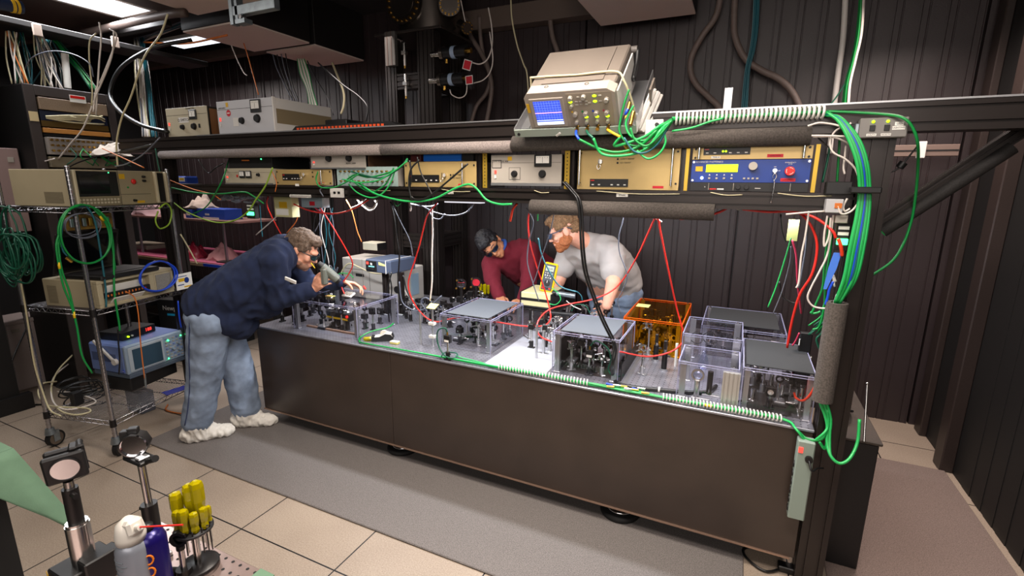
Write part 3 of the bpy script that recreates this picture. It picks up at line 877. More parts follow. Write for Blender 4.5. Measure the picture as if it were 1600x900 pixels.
# ================================================================= OSCILLOSCOPE ON TRAY
PITCH = math.radians(39)
M_scope = mat('oscilloscope_grey', (160, 149, 138), .5, 0, 0, 5, .04)
M_scope2 = mat('oscilloscope_top_grey', (114, 104, 95), .55, 0, 0, 5, .05)
t = thing('bracket_tray', 'pale grey green metal tray bracket bolted on the beam under the oscilloscope', 'tray', (W(805, 215, 2.04).x, 2.045, 1.888), 0, None, PITCH)
twd = W(995, 200, 2.04).x - W(805, 215, 2.04).x
MB(mat('pale_green_metal', (160, 172, 160), .45)).box(0, twd, 0, .004, -.002, .035, .001).build('front_lip', t)
MB(M_alu).box(0, twd, .004, .40, -.002, .004).box(0, .004, .004, .40, .004, .04).box(twd - .004, twd, .004, .40, .004, .05).build('plate', t)
MB(M_blackp).cyl((.02, -.003, .014), (.02, 0, .014), .007, n=14).build('bolt', t)
MB(M_alu).box(.02, .05, .05, .30, .004, .012).build('rail', t)
t = thing('mounting_bracket', 'white slotted mounting bracket with bolts right of the oscilloscope', 'bracket', (W(1000, 190, 2.1).x, 2.12, 1.90))
mb = MB(M_white).extr((.0, .0, -.0), (.045, .06, .16), .03, .05, pitch=.03).box(.02, .09, -.005, .005, -.02, .045, .002)
mb.build('arm', t)
for z in (-.005, .025): MB(M_blackp).cyl((.066, -.012, z), (.066, -.005, z), .008, n=14).build('bolt', t)
MB(M_scope2).obox((.03, .06, .14), (1, 0, 0), (0, .8, .6), (0, -.6, .8), (.008, .10, .12)).build('plate', t)
ox = W(833, 205, 2.03).x
t = thing('oscilloscope', 'grey oscilloscope with blue screen tilted forward on a tray above the beam', 'oscilloscope', (ox - .01, 2.052, 1.902), 0, None, PITCH)
OW, OH, OD = .378, .185, .355
mb = MB(M_scope)
mb.prism([(0, 0), (.0, .0), (OW, 0), (OW + .0, OH * .9), (OW - .03, OH), (.03 * .6, OH), (0, OH * .9)], 'y', 0, .06); mb.build('front_bezel', t)
MB(M_scope2).box(.006, OW - .006, .06, OD, .004, OH - .004, .006).box(.06, OW - .06, .07, OD - .02, OH - .004, OH).build('case', t)
scope = t; t = MB(M_scope).box(.02, .17, -.006, 0, .03, OH - .022, .004).build('screen_bezel', t)
MB(mat('scope_screen_blue', (44, 66, 168), .3, 0, 1.4)).box(.038, .155, -.0075, -.006, .045, OH - .034).build('screen', t)
mb = MB(mat('scope_screen_light', (200, 216, 240), .3, 0, 1.8)); mb.box(.038, .155, -.0085, -.0075, .045, .058); mb.box(.038, .155, -.0085, -.0075, .0645, .066); mb.build('screen_readout', t)
mb = MB(mat('scope_trace_pink', (240, 150, 225), .3, 0, 2)); mb.box(.038, .155, -.0085, -.0075, .098, .1005); mb.build('screen_trace', t)
mb = MB(mat('scope_grid_pale', (100, 124, 214), .3, 0, 1.5))
for i in range(1, 10): mb.box(.038 + i * .0117, .0386 + i * .0117, -.008, -.0075, .066, OH - .034)
for i in range(1, 8): mb.box(.038, .155, -.008, -.0075, .066 + i * .0108, .0666 + i * .0108)
mb.build('screen_grid', t)
t = scope; t = MB(mat('control_panel_tan', (150, 138, 122), .5)).box(.182, .365, -.002, 0, .012, OH - .012).build('control_panel', t)
for i in range(6): MB(M_grey).cyl((.047 + i * .019, -.005, .018), (.047 + i * .019, 0, .018), .0055, n=12).build('soft_button', t)
for x, z, r in ((.20, .155, .009), (.255, .157, .009), (.20, .122, .007), (.345, .14, .009), (.21, .085, .009), (.253, .085, .009), (.297, .085, .009), (.34, .085, .009), (.21, .05, .007), (.253, .05, .007), (.297, .05, .007), (.34, .05, .007)):
 mb = MB(); knob(mb, x, z, r, .015, -.002, M_grey); mb.build('knob', t)
for x, z in ((.298, .158), (.298, .135), (.253, .068), (.297, .068), (.34, .068), (.197, .138)):
 MB(M_ledy).ball((x, -.002, z), .0085, (1, .5, .62), 12, 7).build('lit_button', t)
for x, z in ((.222, .138), (.222, .125), (.24, .138), (.24, .125), (.262, .138), (.262, .125), (.275, .130), (.32, .158), (.32, .135), (.232, .157)):
 MB(M_grey).box(x - .006, x + .006, -.005, -.002, z - .003, z + .003, .001).build('key', t)
for x, c in ((.205, M_ystick), (.248, M_green), (.292, M_bluec), (.335, M_pinkc)):
 MB(c).cyl((x - .008, -.0035, .094), (x - .008, -.002, .094), .004, n=10).build('channel_mark', t)
for i in range(4):
 mb = MB(); bnc(mb, .21 + i * .0435, .024, -.002, .022, .0075); mb.build('socket', t)
t = scope
MB(M_ystick).box(.004, .017, -.002, 0, .10, .14).build('sticker', t)
MB(mat('blue_probe_clip', (30, 60, 180), .4)).box(.135, .142, -.012, 0, .0, .012).use(M_white).obox((.122, -.012, 0), (.8, 0, .6), (0, 1, 0), (-.6, 0, .8), (.03, .008, .012), .003).build('probe_clip', t)
mb = MB(mat('scope_handle_grey', (104, 98, 94), .5))
mb.cyl((-.012, OD + .03, OH * .75), (OW + .012, OD + .03, OH * .75), .016, n=14).build('handle_bar', t)
for x in (-.014, OW + .014):
 mb = MB(M_blackp).tube([(x, OD - .10, OH * .4), (x, OD - .02, OH * .55), (x, OD + .03, OH * .75)], .011, 8); mb.build('handle_arm', t)
MB(M_white).box(OW, OW + .006, .03, OD - .03, .02, OH - .03).build('side_panel', t)
for x in (.09, .26):
 MB(M_ink).ring((x, .045, OH - .0005), (x, .045, OH + .0008), .009, .006, 14).build('top_mark', t)
for i in range(8):
 MB(M_ink).box(.17 + i * .006, .173 + i * .006, .12, .135, OH, OH + .0006).build('vent_slot', t)
Ms = t.matrix_basis
# cream bungee over scope
def SL(x, y, z):
 return Matrix.Translation(t.location) @ Matrix.Rotation(PITCH, 4, 'X') @ Vector((x, y, z))
tag(MB(M_cream).tube([SL(-.012, .10, .06), SL(-.006, .12, OH - .01), SL(.02, .12, OH + .005), SL(.2, .11, OH + .006), SL(OW - .02, .11, OH + .006), SL(OW + .02, .08, OH - .02), SL(OW + .05, .06, .08), SL(OW + .06, .05, -.0)], .0045, 8).build('strap_cord'), 'cream strap cord tied over the oscilloscope', 'cord')
SCOPE_BNC = [SL(.21 + i * .0435, -.03, .024) for i in range(4)]
# switch box right
t = thing('switch_box', 'grey metal switch box labelled SOUTH, NORTH and LED LIGHTING', 'switch box', (W(1343, 200, 2.1).x, 2.10, W(1343, 216, 2.1).z))
bw = W(1419, 200, 2.1).x - W(1343, 200, 2.1).x; bh = .066
MB(mat('grey_enamel', (120, 116, 112), .45)).box(0, bw, 0, .048, 0, bh, .003).build('box', t)
for x, s in ((bw * .27, 'SOUTH'), (bw * .57, 'NORTH')):
 MB(M_blackp).box(x - .008, x + .008, -.003, 0, .022, .042, .001).build('rocker_switch', t)
 MB(M_ledy).ball((x, -.002, .053), .005, (1, .6, 1), 10, 6).build('indicator', t)
 MB(M_paper).box(x - .014, x + .014, -.001, 0, .006, .014).build('name_plate', t)
 text(s, .0072, M_ink, t, (x, -.0014, .010))
MB(M_paper).box(bw * .72, bw * .90, -.001, 0, .038, .05).box(bw * .68, bw * .94, -.001, 0, .025, .0365).build('name_plate', t)
text('LED', .009, M_ink, t, (bw * .81, -.0014, .044)); text('LIGHTING', .0075, M_ink, t, (bw * .81, -.0014, .031))
MB(M_galv).box(-.012, 0, .005, .04, .01, .05, .002).build('connector', t)
# boxes under the lower beam
def ubox(name, label, cat, px0, px1, py0, py1, y, d, m, face=None):
 a, b = W(px0, py0, y), W(px1, py1, y)
 t = thing(name, label, cat, ((a.x + b.x) / 2, y, b.z))
 w_, h_ = b.x - a.x, a.z - b.z
 MB(m).box(-w_ / 2, w_ / 2, 0, d, 0, h_, .002).build('box', t)
 if face: face(t, w_, h_)
 return t
def led_tag(t, w_, h_):
 MB(M_paper).box(-w_ * .4, w_ * .4, -.001, 0, h_ * .80, h_ * .92).build('name_plate', t)
 MB(M_paper).box(-w_ * .4, w_ * .4, -.001, 0, h_ * .58, h_ * .70).build('name_plate', t)
 MB(M_ledg).box(-w_ * .42, w_ * .42, -.006, 0, h_ * .22, h_ * .46, .002).build('indicator', t)
ubox('green_indicator', 'small black module glowing green below the left end of the shelf', 'indicator light', 384, 399, 318, 342, 2.2, .03, M_blackp, led_tag)
ubox('green_indicator', 'small black module glowing green beside the right post', 'indicator light', 1309, 1324, 350, 392, 2.14, .03, M_blackp, led_tag)
def ybox(t, w_, h_):
 MB(M_ystick).box(-w_ * .2, w_ * .25, -.001, 0, h_ * .45, h_ * .75).use(M_paper).box(-w_ * .42, w_ * .3, -.0008, 0, h_ * .1, h_ * .4).build('sticker', t)
ubox('junction_box', 'pale yellow electrical box with stickers hanging under the shelf', 'box', 427, 457, 307, 340, 2.24, .06, mat('pale_yellow_box', (206, 200, 150), .5), ybox)
ubox('junction_box', 'pale blue grey electrical box hanging right of the pale yellow one', 'box', 470, 504, 308, 325, 2.24, .06, mat('pale_blue_box', (150, 168, 180), .5), lambda t, w_, h_: MB(M_rsticker).box(-w_ * .1, w_ * .15, -.001, 0, h_ * .2, h_ * .6).build('sticker', t))
def swb(t, w_, h_):
 MB(M_blackp).box(-w_ * .2, -w_ * .02, -.002, 0, h_ * .4, h_ * .65).box(w_ * .15, w_ * .33, -.002, 0, h_ * .4, h_ * .65).build('rocker_switch', t)
ubox('switch_box', 'small white switch box with two black switches on the lower beam', 'switch box', 515, 535, 294, 309, 2.13, .018, M_white, swb)
def outl(t, w_, h_):
 MB(mat('orange_outlet', (196, 104, 30), .5)).box(0, w_ * .42, -.003, 0, h_ * .35, h_ * .72).build('outlet', t)
ubox('outlet_box', 'light grey outlet box with an orange socket beside the right post', 'outlet box', 1292, 1316, 311, 333, 2.10, .05, mat('light_grey_box', (176, 176, 178), .45), outl)
ubox('small_box', 'little grey box below the outlet box by the right post', 'box', 1306, 1324, 336, 349, 2.12, .04, M_grey)
# paper tag hanging
q = W(1239, 360, 2.4)
tag(MB(mat('pale_green_paper', (190, 196, 120), .8)).box(-.02, .02, 0, .004, -.045, .045).build('paper_tag', loc=q), 'pale green paper tag hanging among the cables at the right', 'tag')
# crumpled foil and LED bar under beam
t = thing('led_bar', 'white LED light bar under the lower beam above the tower', 'light bar', W(722, 316, 2.24))
MB(mat('led_bar_white', (225, 225, 235), .5, 0, .8)).box(-.11, .11, 0, .05, -.004, .004, .001).build('diffuser', t)
MB(M_alu).box(-.115, .115, -.002, .052, .004, .012, .001).build('housing', t)
mb = MB(mat('crumpled_foil', (180, 186, 200), .3, .6))
for i in range(26):
 q = W(random.uniform(343, 412), random.uniform(305, 316), 2.24)
 mb.obox(q, Vector((1, random.uniform(-.5, .5), random.uniform(-.5, .5))).normalized(), Vector((0, 1, 0)), Vector((0, 0, 1)), (.03, .03, .012))
tag(mb.build('plastic_bag'), 'crumpled pale plastic bag stuffed under the left end of the shelf', 'plastic bag')
t = thing('blue_strip', 'blue plastic strip hanging beside the right post', 'strip', W(1309, 395, 2.12))
MB(mat('light_blue_plastic', (70, 120, 220), .45)).prism([(-.012, 0), (.012, 0), (.004, -.06), (-.018, -.14), (-.028, -.14), (-.022, -.06)], 'y', 0, .004).build('strip', t)
# ================================================================= CLEAR COVERS
def cover(label, x0, x1, y0, y1, h, pane=None, edge=None, sheet=None, sm=None, posts=True, pw=.022, feet=True, drop=0.0, name='acrylic_cover', grp='clear acrylic covers on the optical table'):
 pane = pane or M_clear; edge = edge or M_edge
 t = thing(name, label, 'acrylic cover', ((x0 + x1) / 2, (y0 + y1) / 2, TZ), 0, grp)
 a, b = (x1 - x0) / 2, (y1 - y0) / 2
 th = .005
 # panes are thin solid sheets; each is a part
 MB(pane).box(-a, a, -b, b, h - th, h).build('top_pane', t)
 for nm, bx in (('side_pane', (-a, a, -b, -b + th)), ('side_pane', (-a, a, b - th, b)), ('side_pane', (-a, -a + th, -b, b)), ('side_pane', (a - th, a, -b, b))):
  MB(pane).box(*bx, drop, h - th).build(nm, t)
 e = .0035
 mb = MB(edge)
 for y in (-b, b):
  mb.box(-a, a, y - e / 2, y + e / 2, h - .001, h + .002).box(-a, a, y - e / 2, y + e / 2, h - .011, h - .009)
 for x in (-a, a):
  mb.box(x - e / 2, x + e / 2, -b, b, h - .001, h + .002).box(x - e / 2, x + e / 2, -b, b, h - .011, h - .009)
  for y in (-b, b):
   mb.box(x - e / 2, x + e / 2, y - e / 2, y + e / 2, drop, h)
 mb.build('edge_trim', t)
 if posts:
  q = pw / 2 + .008
  for x in (-a + q, a - q):
   for y in (-b + q, b - q):
    mb = MB(M_alu).extr((x, y, 0), (x, y, h - th - .001), pw, pw, up=(0, 1, 0), pitch=pw, g=.004, dp=.003)
    if feet: mb.box(x - pw * .8, x + pw * .8, y - pw * .6, y + pw * .6, 0, .006, .002)
    po = mb.build('post', t)
    MB(M_steel).cyl((x, y, h + .001), (x, y, h + .005), .006, n=10).build('screw', po)
 if sheet:
  sx0, sx1, sy0, sy1 = sheet
  MB(sm or M_sheet).box(-a + sx0, a - sx1, -b + sy0, b - sy1, h + .0005, h + .004).build('felt_sheet', t)
 return t
cover('long clear cover under the leaning man, small white box on its lid', -2.64, -2.09, 2.22, 2.62, .205)
cover('first clear cover with grey felt on top, beside the green wired detector', -1.57, -1.23, 2.36, 2.82, .20, sheet=(.03, .03, .03, .02))
cover('second clear cover with grey felt on top, in front of the man in grey', -.815, -.472, 2.265, 2.645, .223, sheet=(.03, .045, .03, .02), pw=.026)
t = cover('amber orange acrylic cover full of optics', -.56, -.235, 2.77, 3.30, .205, pane=M_amber, edge=M_edgeo, name='amber_cover', grp=None)
MB(M_sticky).box(-.15, -.07, .02, .10, .206, .2075).build('paper_note', t)
cover('tall empty looking clear cover behind the lower one at the right', -.205, .07, 2.51, 2.86, .23, pw=.03)
cover('low clear cover at the front right with a wide aluminium post', -.19, .063, 2.235, 2.49, .177, pw=.026)
cover('clear cover with large dark felt lid at the right end of the table', .078, .350, 2.215, 2.66, .20, sheet=(.01, .005, .04, .01), pw=.02, sm=M_sheetd)
cover('dark topped clear cover at the far right corner of the table', -.14, .29, 2.89, 3.38, .18, sheet=(.03, .03, .08, .02), pw=.022, sm=M_sheetd)
# loose wide profile block in cover
tag(MB(mat('pale_aluminium', (206, 204, 200), .35, .7)).extr((.035, 2.225, TZ), (.035, 2.225, TZ + .165), .07, .03, up=(0, 1, 0), pitch=.0175, g=.006, dp=.006).build('aluminium_column'), 'wide grooved pale aluminium column at the corner of the low clear cover', 'column')
# ================================================================= OPTICS
M_lens = clearmat('lens_glass', (.8, .85, .9), .25, .02)
def base_post(t, h, holder=.045, blk=True, r=.006, base=True):
 if base: MB(M_alu if not blk else M_black).box(-.022, .022, -.012, .012, 0, .008, .002).build('base', t)
 MB(M_black if blk else M_alu).cyl((0, 0, .006), (0, 0, holder), .0125, n=14).cyl((0, 0, holder - .01), (.018, 0, holder - .01), .004, n=8).build('post_holder', t)
 MB(M_steel).cyl((0, 0, holder - .01), (0, 0, h), r, n=12).build('post', t)
def o_mirror(h):
 t = thing('mirror_mount', '', 'mirror mount'); base_post(t, h)
 r = t; t = MB(M_black).box(-.022, .022, -.004, .004, h - .004, h + .042, .002).box(-.022, .022, .010, .016, h - .004, h + .042, .002).build('mount_plate', t)
 MB(M_black).ring((0, -.010, h + .019), (0, .002, h + .019), .016, .0125, 20).build('lens_ring', t)
 MB(M_chrome).cyl((0, -.007, h + .019), (0, -.003, h + .019), .0125, n=20).build('mirror', t)
 for x, z in ((.016, .036), (-.016, .002)):
  MB(M_steel).cyl((x, .016, h + z), (x, .034, h + z), .004, n=8).build('knob', t)
 return r
def o_lens(h):
 t = thing('lens_mount', '', 'lens mount'); base_post(t, h)
 MB(M_black).ring((0, -.006, h + .018), (0, .006, h + .018), .019, .0135, 22).build('lens_ring', t)
 MB(M_lens).cyl((0, -.002, h + .018), (0, .002, h + .018), .0135, n=20).build('lens', [c for c in t.children if c.name.startswith('lens_ring')][0])
 return t
def o_kin(h):
 t = thing('steel_lens_mount', '', 'lens mount'); base_post(t, h, blk=False)
 MB(M_steel).ring((0, -.006, h + .016), (0, .006, h + .016), .018, .011, 22).build('lens_ring', t)
 MB(M_steel).box(-.026, -.018, -.010, .010, h - .006, h + .034, .001).box(-.026, .014, .006, .012, h - .008, h - .001, .001).build('mount_plate', t)
 for z in (.0, .03): MB(M_steel).cyl((-.022, -.010, h + z), (-.022, -.034, h + z), .0045, n=8).build('knob', t)
 return t
def o_block(h):
 t = thing('beam_block', '', 'optics'); base_post(t, h)
 MB(M_black).box(-.016, .016, -.02, .02, h, h + .034, .002).build('housing', t)
 MB(M_steel).cyl((.016, 0, h + .017), (.024, 0, h + .017), .006, n=10).build('knob', t)
 return t
def o_detector(h):
 t = thing('photo_detector', '', 'detector'); base_post(t, h)
 MB(M_blackp).box(-.02, .02, -.012, .012, h, h + .044, .002).build('housing', t)
 MB(M_paper).box(-.014, .014, -.0135, -.012, h + .006, h + .018).build('name_plate', t)
 MB(M_brass).cyl((0, 0, h + .044), (0, 0, h + .062), .005, n=8).build('connector', [c for c in t.children if c.name.startswith('housing')][0])
 return t
def o_stage(h):
 t = thing('translation_stage', '', 'stage')
 MB(M_black).box(-.035, .035, -.03, .03, 0, .014, .002).build('base_plate', t)
 MB(M_alu).box(-.03, .03, -.028, .028, .015, .026, .002).build('carriage', t)
 MB(M_steel).cyl((.035, 0, .02), (.07, 0, .02), .005, n=10).build('micrometer', t)
 MB(M_steel).cyl((0, 0, .026), (0, 0, h), .006, n=10).build('post', t)
 MB(M_black).ring((0, -.008, h + .014), (0, .008, h + .014), .017, .011, 18).build('lens_ring', t)
 return t
def o_fork(h):
 t = thing('fork_clamp', '', 'clamp')
 MB(M_steel).box(-.045, .02, .008, .014, 0, .008, .001).box(-.045, .02, -.014, -.008, 0, .008, .001).box(.02, .045, -.014, .014, 0, .008, .001).build('fork', t)
 MB(M_steel).cyl((.03, 0, 0), (.03, 0, h), .010, n=12).build('post', t)
 return t
KINDS_O = dict(mirror=o_mirror, lens=o_lens, kin=o_kin, block=o_block, det=o_detector, stage=o_stage, fork=o_fork)
PROTO = {}
def optic(kind, x, y, h, rz, label, group=None):
 k = (kind, round(h, 3))
 if k not in PROTO:
  t = KINDS_O[kind](h); t.location = (x, y, TZ); t.rotation_euler.z = rz; t['label'] = label
  if group: t['group'] = group
  PROTO[k] = t
  return t
 r = dup(PROTO[k], (x, y, TZ), rz, label)
 if group: r['group'] = group
 elif 'group' in r.keys(): del r['group']
 return r
KN = dict(mirror='black mirror mount', lens='black ring lens mount', kin='steel lens mount', block='small black block', stage='small lens stage', fork='steel fork clamp')
def scatter(x0, x1, y0, y1, n, kinds, where, hs=(.06, .08, .10), seed=1, mind=.045):
 rnd = random.Random(seed); P = []
 tries = 0
 while len(P) < n and tries < 3000:
  tries += 1
  x, y = rnd.uniform(x0, x1), rnd.uniform(y0, y1)
  if all((x - a) ** 2 + (y - b) ** 2 > mind ** 2 for a, b in P):
   P.append((x, y))
 for i, (x, y) in enumerate(P):
  k = kinds[i % len(kinds)]
  optic(k, x, y, hs[(i * 7 + seed) % len(hs)], rnd.choice([0, PI / 2, PI, -PI / 2, PI / 4, -PI / 4]), KN[k] + ' ' + where, KN[k] + 's ' + where)
scatter(-2.60, -2.14, 2.30, 2.57, 20, ('mirror', 'block', 'lens', 'kin', 'stage'), 'under the long clear cover', hs=(.07, .09, .115), seed=3, mind=.055)
scatter(-2.90, -2.68, 2.24, 2.85, 15, ('block', 'mirror', 'lens'), 'at the left end of the table', hs=(.07, .10, .12), seed=4, mind=.055)
scatter(-1.52, -1.27, 2.42, 2.76, 18, ('mirror', 'lens', 'stage', 'block', 'kin'), 'under the first felt topped cover', hs=(.07, .10, .12), seed=5, mind=.05)
scatter(-.78, -.51, 2.33, 2.60, 20, ('mirror', 'block', 'kin', 'lens', 'stage'), 'under the second felt topped cover', hs=(.08, .11, .13), seed=6, mind=.048)
scatter(-.52, -.275, 2.82, 3.25, 22, ('kin', 'mirror', 'lens', 'block'), 'under the amber cover', hs=(.08, .10, .12, .13), seed=8, mind=.05)
scatter(-.10, .25, 2.94, 3.33, 14, ('block', 'mirror', 'lens'), 'under the far right dark lid', hs=(.06, .08, .10), seed=9, mind=.055)
scatter(.11, .32, 2.28, 2.62, 13, ('fork', 'stage', 'kin', 'mirror'), 'under the right end felt lid', hs=(.06, .08, .11), seed=10, mind=.06)
scatter(-1.16, -.90, 2.55, 3.05, 14, ('kin', 'mirror', 'fork', 'block'), 'between the felt topped covers', hs=(.08, .10, .12), seed=12, mind=.055)
scatter(-1.95, -1.64, 2.62, 3.30, 24, ('mirror', 'kin', 'block', 'lens', 'stage'), 'in front of the tower', hs=(.06, .08, .12), seed=13, mind=.055)
scatter(-1.2, -.7, 2.95, 3.38, 16, ('kin', 'mirror', 'stage', 'lens'), 'before the man in grey', hs=(.08, .10, .12), seed=14, mind=.065)
scatter(-2.35, -2.05, 2.72, 3.0, 10, ('mirror', 'block', 'lens'), 'behind the long clear cover', hs=(.06, .08), seed=15, mind=.06)
def at(px, py):
 q = WZ(px, py, TZ); return q.x, q.y
optic('det', *at(700, 562), .10, 0, 'black photodetector with a white label wired with green cable at the table front')
optic('det', *at(920, 586), .095, 0, 'black photodetector with a white label in front of the second felt topped cover')
optic('kin', *at(1003, 585), .13, -.4, 'bright steel lens mount on black post left of the two black posts', None)
optic('kin', *at(1012, 555), .16, -.5, 'taller steel lens mount in front of the amber cover', None)
for px, py, h, s in ((1024, 563, .125, 'thick black post nearer the amber cover'), (1037, 578, .135, 'thick black post with steel fitting in front of the amber cover')):
 x, y = at(px, py)
 t = thing('black_post', s, 'post', (x, y, TZ))
 MB(M_alu).cyl((0, 0, 0), (0, 0, .008), .02, n=16).build('base', t)
 MB(M_black).cyl((0, 0, .008), (0, 0, h * .72), .0145, n=16).cyl((0, 0, h * .6), (.028, 0, h * .6), .006, n=8).build('post_holder', t)
 MB(M_steel).cyl((0, 0, h * .7), (0, 0, h), .009, n=12).use(M_black).box(-.008, .008, -.01, .01, h - .02, h + .03, .002).build('fitting', t)
# tall plain aluminium rods
for px, py, h, s in ((658, 538, .20, 'thin tall steel rod left of the clamp rod'), (677, 540, .24, 'tall steel rod with white clamps and a yellow note on top'), (838, 560, .20, 'steel rod on the bright plate between the felt topped covers'), (849, 553, .14, 'thick shiny steel post beside the steel rod'), (1055, 572, .13, 'white rod standing in front of the amber cover'), (828, 520, .16, 'black rod holding the beige instrument at left'), (862, 515, .16, 'steel post under the beige instrument')):
 x, y = at(px, py)
 t = thing('rod', s, 'rod', (x, y, TZ))
 r = .010 if 'thick' in s or 'post' in s else .007
 MB(M_black if s.startswith('black') else (M_white if s.startswith('white') else M_alu)).cyl((0, 0, 0), (0, 0, h), r, n=14).build('shaft', t)
 if 'clamps' in s:
  for z in (.05, .13): MB(M_white).box(-.022, .018, -.016, .012, z, z + .018, .002).build('clamp', t)
  MB(M_sticky).obox((.01, -.01, h + .01), (1, 0, 0), (0, .9, .4), (0, -.4, .9), (.06, .05, .002)).build('paper_note', t)
 if 'thick' in s: MB(M_alu).box(-.03, .03, -.012, .012, 0, .006, .001).build('base', t)
x, y = at(1087, 622)
t = thing('lens_post', 'thick steel post with round clear lens under the low clear cover', 'lens mount', (x, y, TZ)); MB(M_alu).box(-.02, .06, -.012, .012, 0, .008, .001).build('base', t); MB(M_steel).cyl((0, 0, .008), (0, 0, .09), .0125, n=16).build('post', t); MB(M_steel).ring((0, -.006, .115), (0, .006, .115), .028, .021, 24).build('lens_ring', t); MB(M_lens).ball((0, 0, .115), .021, (1, .4, 1), 16, 10).build('lens', t)
x, y = at(1107, 618)
t = thing('black_post', 'black post with a side clamp under the low clear cover', 'post', (x, y, TZ)); MB(M_alu).box(-.03, .05, -.012, .012, 0, .008, .001).build('base', t); MB(M_black).cyl((0, 0, .008), (0, 0, .12), .0125, n=16).build('post', t)
x, y = at(1096, 585)
t = thing('glass_flask', 'clear glass flask standing under the tall clear cover', 'flask', (x, y + .1, TZ)); MB(M_lens).lathe([(0, .001), (.024, .001), (.027, .03), (.022, .055), (.010, .085), (.010, .10), (0, .10)], n=20).build('flask', t)
for i, px in enumerate((1088, 1108)):
 q = W(px, 528, 2.66)
 tag(MB(M_blackc).tube([q + Vector((.033 * math.cos(a), .01 * math.sin(2 * a), .03 * math.sin(a))) for a in [2 * PI * k / 10 for k in range(10)]], .003, 6, 4, closed=True).build('cable'), ('left' if i == 0 else 'right') + ' black wire loop hanging in the tall clear cover', 'cable')
# black wall panels inside the second felt-topped cover
tag(MB(M_blackp).box(-.466, -.462, 2.30, 2.75, TZ, TZ + .085).build('beam_shield'), 'low black shield standing right of the second felt topped cover', 'shield')
tag(MB(M_alu).box(-.445, -.43, 2.24, 2.68, TZ, TZ + .012).build('rail'), 'thin aluminium rail running back beside the black shield', 'rail')
tag(MB(M_blackp).box(-.80, -.79, 2.30, 2.62, TZ, TZ + .17).build('beam_shield'), 'dark shield inside the left wall of the second felt topped cover', 'shield')
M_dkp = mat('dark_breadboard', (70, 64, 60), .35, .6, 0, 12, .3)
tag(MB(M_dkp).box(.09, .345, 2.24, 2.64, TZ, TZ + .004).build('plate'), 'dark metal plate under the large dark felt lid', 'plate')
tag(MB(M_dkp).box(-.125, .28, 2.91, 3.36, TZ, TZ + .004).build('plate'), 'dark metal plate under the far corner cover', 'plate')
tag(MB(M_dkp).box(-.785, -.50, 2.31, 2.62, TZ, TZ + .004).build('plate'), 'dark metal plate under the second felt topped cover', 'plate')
tag(MB(mat('bright_plate', (186, 188, 198), .45, .3, 0, 12, .08)).box(-1.19, -.835, 2.185, 2.95, TZ, TZ + .003).build('plate'), 'bright bare plate between the two felt topped covers', 'plate')
tag(MB(mat('wood_strip', (140, 110, 90), .7, 0, 0, 8, .2)).box(-2.60, -2.14, 2.285, 2.30, TZ, TZ + .012).build('wooden_strip'), 'thin brown wooden strip under the long clear cover', 'strip')
# laser module black & yellow
q = WZ(507, 512, TZ)
t = thing('laser_module', 'black laser module with a yellow warning band under the long cover', 'laser', (-2.36, 2.36, TZ), -.04)
MB(M_blackp).box(-.105, .105, -.022, .022, .065, .115, .003).build('housing', t)
MB(M_yellow).box(-.105, .085, -.0235, -.022, .070, .082).build('warning_band', t)
MB(mat('dull_red_button', (220, 40, 30), .4, 0, .6)).cyl((.085, -.023, .098), (.085, -.03, .098), .010, n=14).build('emission_lamp', t)
for x in (-.02, .06): MB(M_black).cyl((x, 0, 0), (x, 0, .065), .014, n=14).build('post_holder', t)
# blue capped cylinder
x, y = at(533, 515)
t = thing('dropper_bottle', 'small clear bottle with blue cap under the long cover', 'bottle', (x, y + .02, TZ))
MB(M_white).lathe([(0, 0), (.013, 0), (.013, .06), (.008, .07), (0, .07)]).build('bottle', t)
MB(M_bluec).lathe([(.0, .07), (.015, .07), (.015, .082), (0, .082)]).build('cap', t)
MB(M_alu).lathe([(.0, .082), (.008, .082), (.006, .11), (0, .11)]).build('nozzle', t)
# white switch box on lid of cover A
q = WZ(545, 464, .925)
t = thing('control_pod', 'small white box with a row of grey switches on the long clear cover', 'control box', (q.x, q.y, .928), -.1)
MB(M_white).obox((0, 0, .014), (1, 0, 0), (0, .9, .42), (0, -.42, .9), (.085, .052, .014), .003).build('box', t)
for i in range(5): MB(M_grey).obox((-.03 + i * .015, -.006, .022), (1, 0, 0), (0, .9, .42), (0, -.42, .9), (.006, .03, .006), .001).build('switch', t)
tag(MB(M_sticky).box(0, .06, 0, .035, 0, .004).use(M_orange).box(.0, .06, 0, .004, .004, .006).build('note_pad', loc=WZ(508, 463, .928)), 'small yellow and orange notepad on the long clear cover by the raised hand', 'notepad')
# tape dispenser
x, y = at(598, 532)
t = thing('tape_dispenser', 'black desk tape dispenser at the front edge of the table', 'tape dispenser', (x, y, TZ), .55)
MB(M_blackp).prism([(-.065, 0), (.06, 0), (.07, .02), (.06, .045), (.02, .05), (-.015, .03), (-.045, .028), (-.065, .034)], 'y', -.022, .022).build('body', t)
MB(M_white).prism([(.064, .028), (.056, .047), (.02, .053), (-.018, .033), (-.045, .031), (-.045, .028), (-.018, .029), (.02, .048), (.054, .043)], 'y', -.0235, .0235).build('edge_band', t)
MB(mat('tape_roll', (214, 206, 190), .4)).ring((.01, -.009, .042), (.01, .009, .042), .024, .012, 24).build('tape_roll', t)
# sticky block
x, y = at(617, 537)
t = thing('eraser_pad', 'pale yellow sponge pad right of the tape dispenser', 'pad', (x, y, TZ), .05)
MB(mat('pale_yellow_foam', (226, 214, 130), .8, 0, 0, 60, .05)).box(-.028, .028, -.016, .016, 0, .014, .003).build('pad', t); MB(M_white).box(-.028, .028, -.0165, .016, .014, .0155).build('top_sheet', t)
